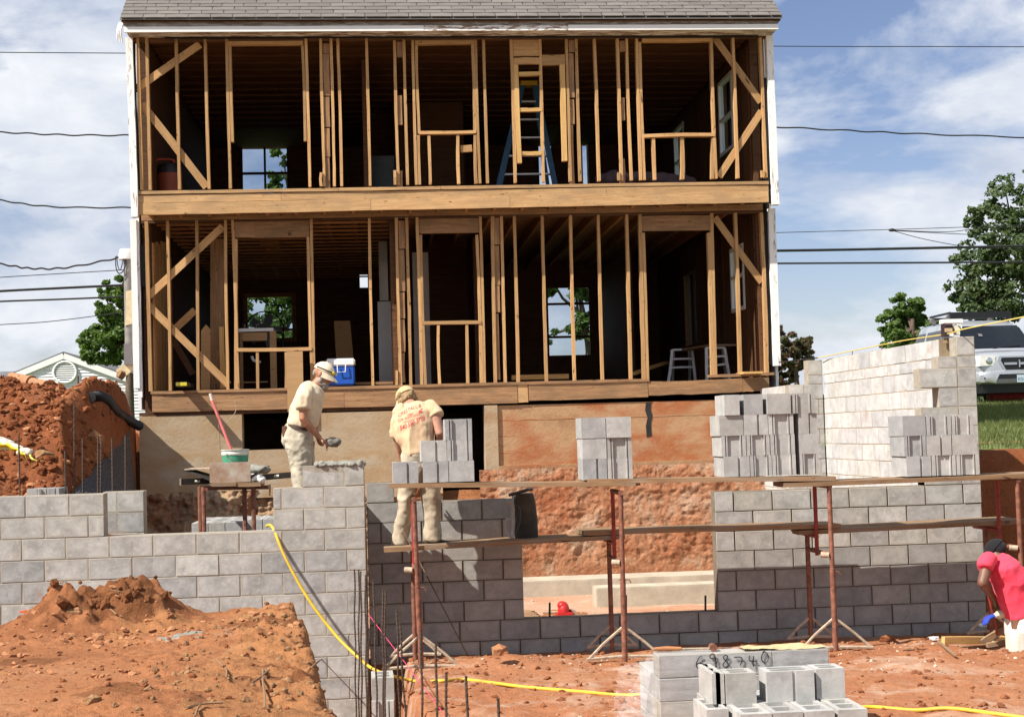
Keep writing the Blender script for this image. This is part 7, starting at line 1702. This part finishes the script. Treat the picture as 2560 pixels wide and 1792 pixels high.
rp_ = [(280, 360, 20.4), (420, 345, 19.9), (560, 328, 19.2), (800, 280, 18), (1160, 207, 16.2), (1480, 158, 14.95), (1590, 126, 14.6), (1800, 83, 14.3), (2037, 35, 14.0), (2200, 2, 13.8)]
tag(MB().tube(curve_pts([RR.Y(*q) for q in rp_[:3]], 5), .008, 6).build('rope', M_BLACKP), 'dark end of the line running from the house corner to the block wall', 'rope')
tag(MB().tube(curve_pts([RR.Y(*q) for q in rp_[2:]], 6), .0065, 6).build('rope', flat('yellow_rope', (.60, .48, .12), .6)), 'yellow line stretched along the top of the tall block wall', 'rope')
for a_, b0, b1, y_ in ((805, 275, 310, 18), (1015, 250, 270, 16.9)): tag(MB().tube([RR.Y(a_, b0, y_), RR.Y(a_, b1 + 10, y_)], .006, 5).build('anchor_bolt', M_STEEL), 'thin pin standing on the tall wall top, %s one' % ('farther' if a_ < 900 else 'nearer'), 'pin')

# ================================================================== trees
def tree(name, label, base, top, blobs, n, size, mat, group=None, trunk_r=.16, limbs=True, seed=1):
    rg = np.random.default_rng(seed); base = np.array(base, float); top = np.array(top, float)
    t = thing(name, label, 'tree', base, group)
    tm = MB(); tm.tube(curve_pts([base, base * .5 + top * .5 + [rg.normal(0, .1), 0, 0], top], 4), [trunk_r * (1 - .075 * k) for k in range(9)], 8)
    P_ = []; N_ = []
    tot = sum(b[3] ** 2 for b in blobs)
    for cx, cy, cz, r in blobs:
        c = np.array([cx, cy, cz])
        if limbs:
            k = rg.uniform(.45, .95); s_ = base + (top - base) * k; tm.tube([s_, (s_ + c) / 2 + [0, 0, -.1 * r], c + rg.normal(0, .15, 3) * r], [trunk_r * .4, trunk_r * .26, trunk_r * .1], 5)
        m_ = int(n * r * r / tot); subs = max(12, int(26 * r))
        for _ in range(subs):          # sprays: clumps of leaves within each mass, leaving gaps
            d = rg.normal(0, 1, 3); d /= np.linalg.norm(d); sc = c + d * r * rg.uniform(.45, 1.0) * [1, 1, .85]; sr = r * rg.uniform(.15, .32)
            q = rg.normal(0, 1, (m_ // subs, 3)); q /= np.linalg.norm(q, axis=1)[:, None]; q *= rg.uniform(.2, 1.0, (len(q), 1)) ** .5
            P_.append(sc + q * sr * [1.15, 1.15, .75]); N_.append(q + d * .4 + [0, 0, .5])
    P_ = np.concatenate(P_); N_ = np.concatenate(N_); N_ += rg.normal(0, .85, N_.shape); N_ /= np.linalg.norm(N_, axis=1)[:, None]
    a = np.cross(N_, rg.normal(0, 1, N_.shape)); a /= np.linalg.norm(a, axis=1)[:, None]; b = np.cross(N_, a); s_ = size * rg.uniform(.6, 1.3, (len(P_), 1))
    V = np.stack([P_ - a * s_, P_ - b * s_ * .55, P_ + a * s_, P_ + b * s_ * .55], 1).reshape(-1, 3)
    tm.build('trunk', M_BARK, t, smooth=50)
    link('crown', fast_mesh('crown', V, np.arange(len(V)).reshape(-1, 4), mat, False), (0, 0, 0), t).location = -t.location
    return t
def vb(x, y, Y, r): p = V23.Y(x, y, Y); return (p[0], p[1] + random.uniform(-.8, .8), p[2], r)
Yt = 45
tree('tree', 'tall dark leafy tree at the right edge behind the silver car', (21.2, Yt + 1, 2.9), (21.6, Yt + 1, 9.2),
     [vb(*q) for q in [(2250, 430, Yt, .7), (2235, 480, Yt, .8), (2205, 485, Yt, .55), (2285, 480, Yt, .8), (2220, 540, Yt, .9), (2275, 560, Yt, 1.1), (2195, 590, Yt, .8), (2250, 630, Yt, 1.2), (2150, 655, Yt, .45), (2180, 665, Yt, .6), (2300, 640, Yt, 1.2), (2240, 690, Yt, 1.0), (2190, 690, Yt, .6), (2330, 540, Yt, 1.3), (2294, 395, Yt, .3), (2350, 470, Yt, 1.0)]], 17000, .085, M_LEAFD, trunk_r=.2, seed=3)
tree('tree', 'round bright green tree left of the silver car roof', (17.1, Yt, 2.8), (17.1, Yt, 5.6), [vb(*q) for q in [(2040, 680, Yt, .55), (2010, 720, Yt, .55), (2070, 700, Yt, .6), (2045, 730, Yt, .8), (2000, 760, Yt, .5), (2090, 740, Yt, .6), (2060, 770, Yt, .7)]], 16000, .07, M_LEAF, seed=5)
tree('shrub_tree', 'small tree with reddish top between the house and the block wall', (10.6, 36, 2.8), (10.5, 36, 4.3), [vb(*q) for q in [(1752, 735, 36, .32), (1765, 775, 36, .38), (1745, 790, 36, .35), (1805, 775, 36, .33), (1790, 810, 36, .45), (1755, 830, 36, .45), (1815, 800, 36, .3), (1780, 845, 36, .4)]], 9000, .05, M_LEAFR, trunk_r=.08, seed=7)
tree('tree', 'leafy green tree behind the left house corner above the white gable', (-7.2, 42, 2.5), (-7.0, 42, 6.0), [vb(*q) for q in [(275, 655, 42, .55), (245, 670, 42, .5), (265, 705, 42, .7), (225, 720, 42, .5), (250, 745, 42, .8), (205, 765, 42, .45), (230, 790, 42, .7), (290, 760, 42, .9), (300, 690, 42, .7)]], 18000, .07, M_LEAF, seed=9)
tree('tree', 'green tree seen through the rear windows of the left rooms', (-2.2, 40, 2.5), (-2.4, 40, 9.5), [(-3.2, 40, 5.6, .9), (-2.4, 40, 5.2, .9), (-3.7, 40, 4.9, .8), (-2.8, 40, 6.4, .8), (-1.9, 40, 6.2, .9), (-2.5, 40, 9.3, .55), (-2.1, 40, 8.7, .6), (-2.6, 40, 10.1, .4), (-3.0, 40, 4.3, .9), (-2.0, 40, 4.4, .8)], 14000, .075, M_LEAF, seed=11)
tree('tree', 'spreading tree with a bare limb seen through the rear window right of centre', (5.7, 40, 2.5), (5.6, 40, 6.0), [(4.6, 40, 6.6, .7), (5.4, 40, 6.7, .8), (6.2, 40, 6.2, .8), (5.9, 40, 5.2, .7), (4.5, 40, 5.0, .4), (6.6, 40, 5.2, .8)], 7000, .09, M_LEAF, seed=13)
tree('tree', 'tree seen through the narrow right window of the lower floor', (9.6, 45, 2.8), (9.6, 45, 6.0), [(9.4, 45, 6.3, .8), (10.0, 45, 5.5, .9), (9.2, 45, 4.8, .8), (9.9, 45, 4.2, .8)], 6500, .08, M_LEAF, seed=15)
# far line of trees that closes the land
tm_ = []
rg = np.random.default_rng(4)
cx = rg.uniform(-120, 130, 150); cyy = rg.uniform(95, 130, 150); Pt = []
for x_, y_ in zip(cx, cyy):
    q = rg.normal(0, 1, (150, 3)); q /= np.linalg.norm(q, axis=1)[:, None]; Pt.append(np.array([x_, y_, 2.2]) + q * [3.2, 2.5, 1.6])
Pt = np.concatenate(Pt); aa = rg.normal(0, .5, (len(Pt), 3)); bb_ = rg.normal(0, .5, (len(Pt), 3))
V = np.stack([Pt - aa, Pt - bb_, Pt + aa, Pt + bb_], 1).reshape(-1, 3)
struct(link('woods', fast_mesh('woods', V, np.arange(len(V)).reshape(-1, 4), M_LEAFD, False), (0, 0, 0)), 'stuff')
# ================================================================== neighbour's house
YN = 45
nh = thing('neighbour_house', 'white sided house gable with a round louvred vent beyond the spoil heap', 'house', (-9.7, YN, 2))
pk, lf, rt_ = V23.Y(142, 792, YN), V23.Y(10, 852, YN), V23.Y(276, 848, YN); pk[2] -= .1
sl_ = (pk[2] - rt_[2]) / (rt_[0] - pk[0])
MB().prism([(pk[0] - 4, 2), (pk[0] + 4, 2), (pk[0] + 4, pk[2] - 4 * sl_), (pk[0], pk[2]), (pk[0] - 4, pk[2] - 4 * sl_)], YN + .1, YN + 9, 'y').build('wall', M_SIDING, nh)
m_ = MB()
for k in range(40):
    z_ = 2.3 + k * .1
    hw = (pk[2] - z_ - .05) / sl_
    if hw > .1: hw = min(hw, 4); m_.add([(pk[0] - hw, YN + .095, z_ + .1), (pk[0] + hw, YN + .095, z_ + .1), (pk[0] + hw, YN + .07, z_), (pk[0] - hw, YN + .07, z_), (pk[0] - hw, YN + .1, z_), (pk[0] + hw, YN + .1, z_)], [(0, 1, 2, 3), (3, 2, 5, 4)])
struct(m_.build('siding_board', M_SIDING, nh), 'stuff')
for s_ in (-1, 1): board('rake_board', (pk[0], YN + .03, pk[2] + .02), (pk[0] + s_ * 4.4, YN + .03, pk[2] + .02 - 4.4 * sl_), .17, .06, M_WHITE, nh, jit=.001); 
for s_ in (-1, 1): board('roof_slope', (pk[0], YN + 4.72, pk[2] + .125), (pk[0] + s_ * 4.6, YN + 4.72, pk[2] + .125 - 4.6 * sl_), 9.4, .06, flat('grey_roofing', (.13, .13, .14), .95, var=.2, scale=3) if 'grey_roofing' not in MATS else MATS['grey_roofing'], nh, face=(0, 0, 1), jit=.001)
MB().prism([(YN + 4, 4.05), (YN + 7, 4.95), (YN + 10, 4.05)], -24, -6.5, 'x').build('main_roof', MATS['grey_roofing'], nh); MB().box(-23.5, -7, YN + 4.5, YN + 9.5, 1.5, 4.1).build('main_wall', M_SIDING, nh)
vc_ = V23.Y(145, 834, YN); vt = MB(); vt.tube([(vc_[0] + .34 * math.cos(t_), YN + .03, vc_[2] + .32 * math.sin(t_)) for t_ in np.linspace(0, 6.2832, 33)], .035, 8); vo = vt.build('round_vent', M_WHITE, nh, smooth=50)
MB().lathe([(0, 0), (.33, 0), (.33, .03), (0, .03)], (vc_[0], YN + .06, vc_[2]), 24, ax='y').build('vent_backing', flat('vent_shadow', (.30, .32, .32), .8), vo)
for k in range(9):
    z_ = vc_[2] - .27 + k * .066; hw = math.sqrt(max(.0, .31 ** 2 - (z_ - vc_[2]) ** 2)); MB().obox((vc_[0], YN + .045, z_), (hw, 0, 0), (0, .02, .016), (0, 0, .006)).build('louvre', M_WHITE, vo)
# ================================================================== overhead lines
def wire(label, pts, Y, r, tw=0.):
    P_ = curve_pts([V23.Y(a_, b_, Y) for a_, b_ in pts], 26)
    if tw: P_ = [p + np.array([0, 0, tw * math.sin(k * .55)]) for k, p in enumerate(P_)]
    return tag(MB().tube(P_, r, 5).build('overhead_wire', M_BLACKP), label, 'wire', 'overhead wires')
for lb, pts, Y, r, tw in [('thin wire highest in the left sky', [(-160, 116), (0, 118), (150, 119), (300, 120)], 31, .010, 0), ('twisted cable second from the top in the left sky', [(-160, 291), (0, 297), (150, 303), (310, 304)], 31, .017, .012),
                      ('sagging twisted cable halfway up the left sky', [(-160, 420), (0, 449), (120, 464), (310, 466)], 31, .017, .010), ('slack service cable reaching the mast from the left', [(-160, 570), (0, 592), (70, 602), (150, 600), (262, 579), (287, 572)], 24, .015, .010),
                      ('thin wire just under the slack service cable', [(-160, 632), (0, 622), (130, 614), (300, 604)], 33, .010, 0), ('thick upper cable before the left tree', [(-160, 663), (0, 653), (140, 646), (310, 638)], 33, .030, 0),
                      ('medium cable under the thick one before the left tree', [(-160, 684), (0, 676), (140, 671), (310, 664)], 33, .022, 0), ('thin wire lowest in the left sky', [(-160, 738), (0, 728), (120, 720), (300, 697)], 33, .010, 0),
                      ('thin straight wire highest in the right sky', [(1700, 104), (1900, 105), (2100, 105), (2420, 106)], 31, .010, 0), ('twisted cable drooping across the right sky', [(1700, 283), (1900, 293), (2100, 302), (2420, 312)], 31, .017, .012),
                      ('thin wire running to the splice in the right sky', [(1700, 523), (1850, 519), (1995, 515)], 33, .009, 0), ('upper wire fanning out of the splice', [(1995, 515), (2150, 510), (2420, 500)], 33, .009, 0), ('middle wire fanning out of the splice', [(1995, 516), (2120, 520), (2200, 513), (2420, 502)], 33, .009, 0),
                      ('third wire fanning out of the splice', [(1995, 517), (2130, 524), (2260, 530), (2420, 540)], 33, .009, 0), ('lowest wire curving down out of the splice', [(2000, 517), (2080, 538), (2190, 556), (2300, 558)], 33, .009, 0),
                      ('thickest black cable across the right sky', [(1700, 563), (1900, 560), (2100, 556), (2420, 550)], 33, .034, 0), ('lower black cable across the right sky', [(1700, 591), (1900, 590), (2100, 589), (2420, 587)], 33, .024, 0)]:
    wire(lb, pts, Y, r, tw)
tag(MB().ell(V23.Y(2000, 516, 33), (.09, .05, .04), 10, 6).build('wire_splice', M_BLACKP), 'small black splice where the right hand wires fan out', 'splice')
# ================================================================== vehicles
M_SILV = flat('silver_paint', (.50, .52, .55), .28, .55, var=.02, bmp=0, spec=.6); MATS['silver_paint'].node_tree.nodes['Principled BSDF'].inputs['Coat Weight'].default_value = .6
M_NAVY = flat('navy_paint', (.01, .014, .03), .25, .3, var=.02, bmp=0); M_TYRE = flat('tyre', (.015, .015, .015), .85); M_CHR = MATS['chrome']; M_GBLK = flat('grille_black', (.012, .012, .014), .4, bmp=0)
def suv(name, label, cat, X0, Y0, Z0, paint, yaw=0., front=True):
    t = thing(name, label, cat, (X0, Y0, Z0)); t.rotation_euler.z = yaw; t.scale = (1, 1, 1.08)
    def add(nm, mb, mat, smooth=35, par=None):
        o = mb.build(nm, mat, None, smooth=smooth); loc = o.location.copy(); o.parent = par or t
        o.location = loc - (par.location if par is not None else Vector()); return o
    def rr(y, hw, z0, z1, e=4.2, n=28):
        cz, hz = (z0 + z1) / 2, (z1 - z0) / 2; return [(hw * math.copysign(abs(math.cos(a)) ** (2 / e), math.cos(a)), y, cz + hz * math.copysign(abs(math.sin(a)) ** (2 / e), math.sin(a))) for a in [2 * math.pi * k / n for k in range(n)]]
    def hull(R):
        m = MB(); n = len(R[0]); vs = [p for r in R for p in r]; fs = [(i * n + k, i * n + (k + 1) % n, (i + 1) * n + (k + 1) % n, (i + 1) * n + k) for i in range(len(R) - 1) for k in range(n)] + [tuple(range(n)), tuple(range((len(R) - 1) * n, len(R) * n))]; return m.add(vs, fs)
    body = add('body', hull([rr(-.02, .60, .52, .86), rr(.02, .78, .46, .93), rr(.10, .90, .40, .985), rr(.35, .965, .36, 1.045), rr(1.2, .985, .34, 1.12), rr(3.0, .99, .34, 1.12), rr(4.3, .985, .36, 1.12), rr(4.72, .94, .40, 1.08), rr(4.82, .86, .46, 1.0)]), paint)
    def zr(z, y0, y1, hw, e=7, n=36): cy, hy = (y0 + y1) / 2, (y1 - y0) / 2; return [(hw * math.copysign(abs(math.cos(a)) ** (2 / e), math.cos(a)), cy + hy * math.copysign(abs(math.sin(a)) ** (2 / e), math.sin(a)), z) for a in [2 * math.pi * k / n for k in range(n)]]
    add('cabin', hull([zr(1.02, 1.05, 4.72, .95), zr(1.12, 1.12, 4.70, .945), zr(1.40, 1.50, 4.58, .86), zr(1.66, 1.86, 4.44, .775), zr(1.755, 2.02, 4.34, .74), zr(1.80, 2.22, 4.2, .66), zr(1.815, 2.5, 4.0, .5)]), paint)
    gm = flat('car_window', (.012, .015, .017), .06, bmp=0, spec=.7) if 'car_window' not in MATS else MATS['car_window']
    def quad(nm, pts, mat=gm, th=.0):
        m = MB(); m.add(pts, [tuple(range(len(pts)))]); return add(nm, m, mat, None)
    quad('windscreen', [(-.80, 1.155, 1.145), (.80, 1.155, 1.145), (.70, 1.815, 1.66), (-.70, 1.815, 1.66)])
    for s in (-1, 1):
        for y0, y1 in ((1.5, 2.42), (2.5, 3.45), (3.6, 4.35)):
            o0, o1 = (.42 if y0 < 2 else 0), (-.22 if y1 > 4 else 0)
            quad('side_window', [(s * .952, y0, 1.15), (s * .952, y1, 1.15), (s * .795, y1 + o1, 1.63), (s * .795, y0 + o0, 1.63)])
        MB_ = MB().ell((s * 1.06, 1.45, 1.2), (.10, .05, .075), 12, 8); add('mirror', MB_, paint)
    for y in (.95, 3.85):
        for s in (-1, 1):
            w = add('wheel', MB().lathe([(0, -.12), (.30, -.12), (.37, -.09), (.375, .0), (.37, .09), (.30, .12), (0, .12)], (s * .87, y, .375), 28, ax='x'), M_TYRE)
            add('rim', MB().lathe([(0, -.005), (.23, -.005), (.24, .01), (0, .01)], (s * .995, y, .375), 20, ax='x'), M_CHR, 35, w)
    add('underbody', MB().box(-.85, .85, .12, 4.7, .20, .44), M_GBLK, None)
    if front:
        add('grille_surround', MB().prism([(-.50, .93), (.50, .93), (.54, .86), (.40, .63), (-.40, .63), (-.54, .86)], -.055, .1, 'y'), M_CHR, None)
        add('grille', MB().prism([(-.45, .90), (.45, .90), (.48, .85), (.37, .655), (-.37, .655), (-.48, .85)], -.060, -.054, 'y'), M_GBLK, None)
        add('grille_bar', MB().box(-.41, -.13, -.075, -.059, .755, .80).box(.13, .41, -.075, -.059, .755, .80), M_CHR, None)
        add('emblem', MB().box(-.095, -.068, -.092, -.076, .70, .85).box(.068, .095, -.092, -.076, .70, .85).box(-.067, .067, -.092, -.076, .755, .80), M_CHR, None)
        hl = flat('headlamp_lens', (.72, .72, .66), .12, bmp=0, spec=.8) if 'headlamp_lens' not in MATS else MATS['headlamp_lens']
        for s in (-1, 1):
            h = add('headlight', MB().prism([(s * .575, .94), (s * .90, .95), (s * .93, .74), (s * .60, .755)], -.012, .3, 'y'), hl, None); h.data.materials[0] = hl
            add('reflector', MB().ell((s * .72, -.012, .845), (.075, .02, .075), 14, 8), M_CHR, 60, h)
            add('fog_lamp', MB().ell((s * .78, -.008, .50), (.075, .03, .055), 14, 8), M_GBLK, 60)
            add('fog_surround', MB().prism([(s * .62, .57), (s * .92, .57), (s * .92, .42), (s * .66, .42)], -.012, .15, 'y'), paint, None)
        add('bumper', hull([rr(-.06, .62, .40, .63, 5), rr(-.045, .80, .39, .64, 5), rr(.03, .93, .38, .65, 5), rr(.2, .975, .36, .68, 5)]), paint)
        add('lower_intake', MB().prism([(-.52, .57), (.52, .57), (.60, .43), (-.60, .43)], -.07, 0, 'y'), M_GBLK, None); add('skid_plate', MB().prism([(-.56, .475), (.56, .475), (.62, .39), (-.62, .39)], -.078, 0, 'y'), flat('dark_trim', (.08, .082, .085), .5) if 'dark_trim' not in MATS else MATS['dark_trim'], None)
        pt = add('number_plate', MB().box(-.15, .15, -.10, -.085, .40, .55), flat('plate_blue_white', (.42, .52, .58), .5, var=.1) if 'plate_blue_white' not in MATS else MATS['plate_blue_white'], None)
        V_, F_ = text_mesh('KDX-4', .085); add('plate_text', MB().add([(-.14 + v[0], -.103, .435 + v[1]) for v in V_], F_), flat('plate_ink', (.02, .06, .16), .6, bmp=0), None, pt)
        for y in (2.25, 3.3): add('roof_bar', MB().box(-.72, .72, y, y + .07, 1.905, 1.95), M_GBLK, None); 
        for y in (2.25, 3.3):
            for s in (-1, 1): add('bar_foot', MB().lathe([(0, -.05), (.07, -.05), (.085, 0), (.07, .05), (0, .05)], (s * .70, y + .03, 1.87), 12, ax='y'), flat('grey_clamp', (.13, .12, .12), .6) if 'grey_clamp' not in MATS else MATS['grey_clamp'], 50)
        add('roof_rail', MB().box(-.72, .72, 2.12, 2.18, 1.85, 1.985), M_GBLK, None)
        for s in (-1, 1): add('roof_rail', MB().box(s * .70 - .02, s * .70 + .02, 2.19, 3.5, 1.955, 2.0), M_GBLK, None)
        add('wiper', MB().tube([(-.15, 1.14, 1.16), (.5, 1.2, 1.20)], .012, 5), M_GBLK, None)
        quad('sunshade_tag', [(-.33, 1.47, 1.42), (-.24, 1.47, 1.42), (-.24, 1.54, 1.48), (-.33, 1.54, 1.48)], MATS['grey_clamp'])
    return t
suv('parked_car', 'silver off road car with roof rack parked on the grass at the right', 'car', 13.78, 30.0, 2.63, M_SILV, math.radians(-1.5))
suv('parked_car', 'dark car just showing between the house corner and the block wall', 'car', 12.0, 37.5, 1.95, M_NAVY, math.radians(80), False)
p = V23.Y(2262, 897, 31.2); tag(rbox(p[0] - .5, p[0] + .75, 31.0, 31.3, 2.66, 2.86, .04).build('red_ramp', flat('red_plastic', (.55, .02, .015), .5)), 'red plastic ramp lying on the grass under the silver car', 'ramp')
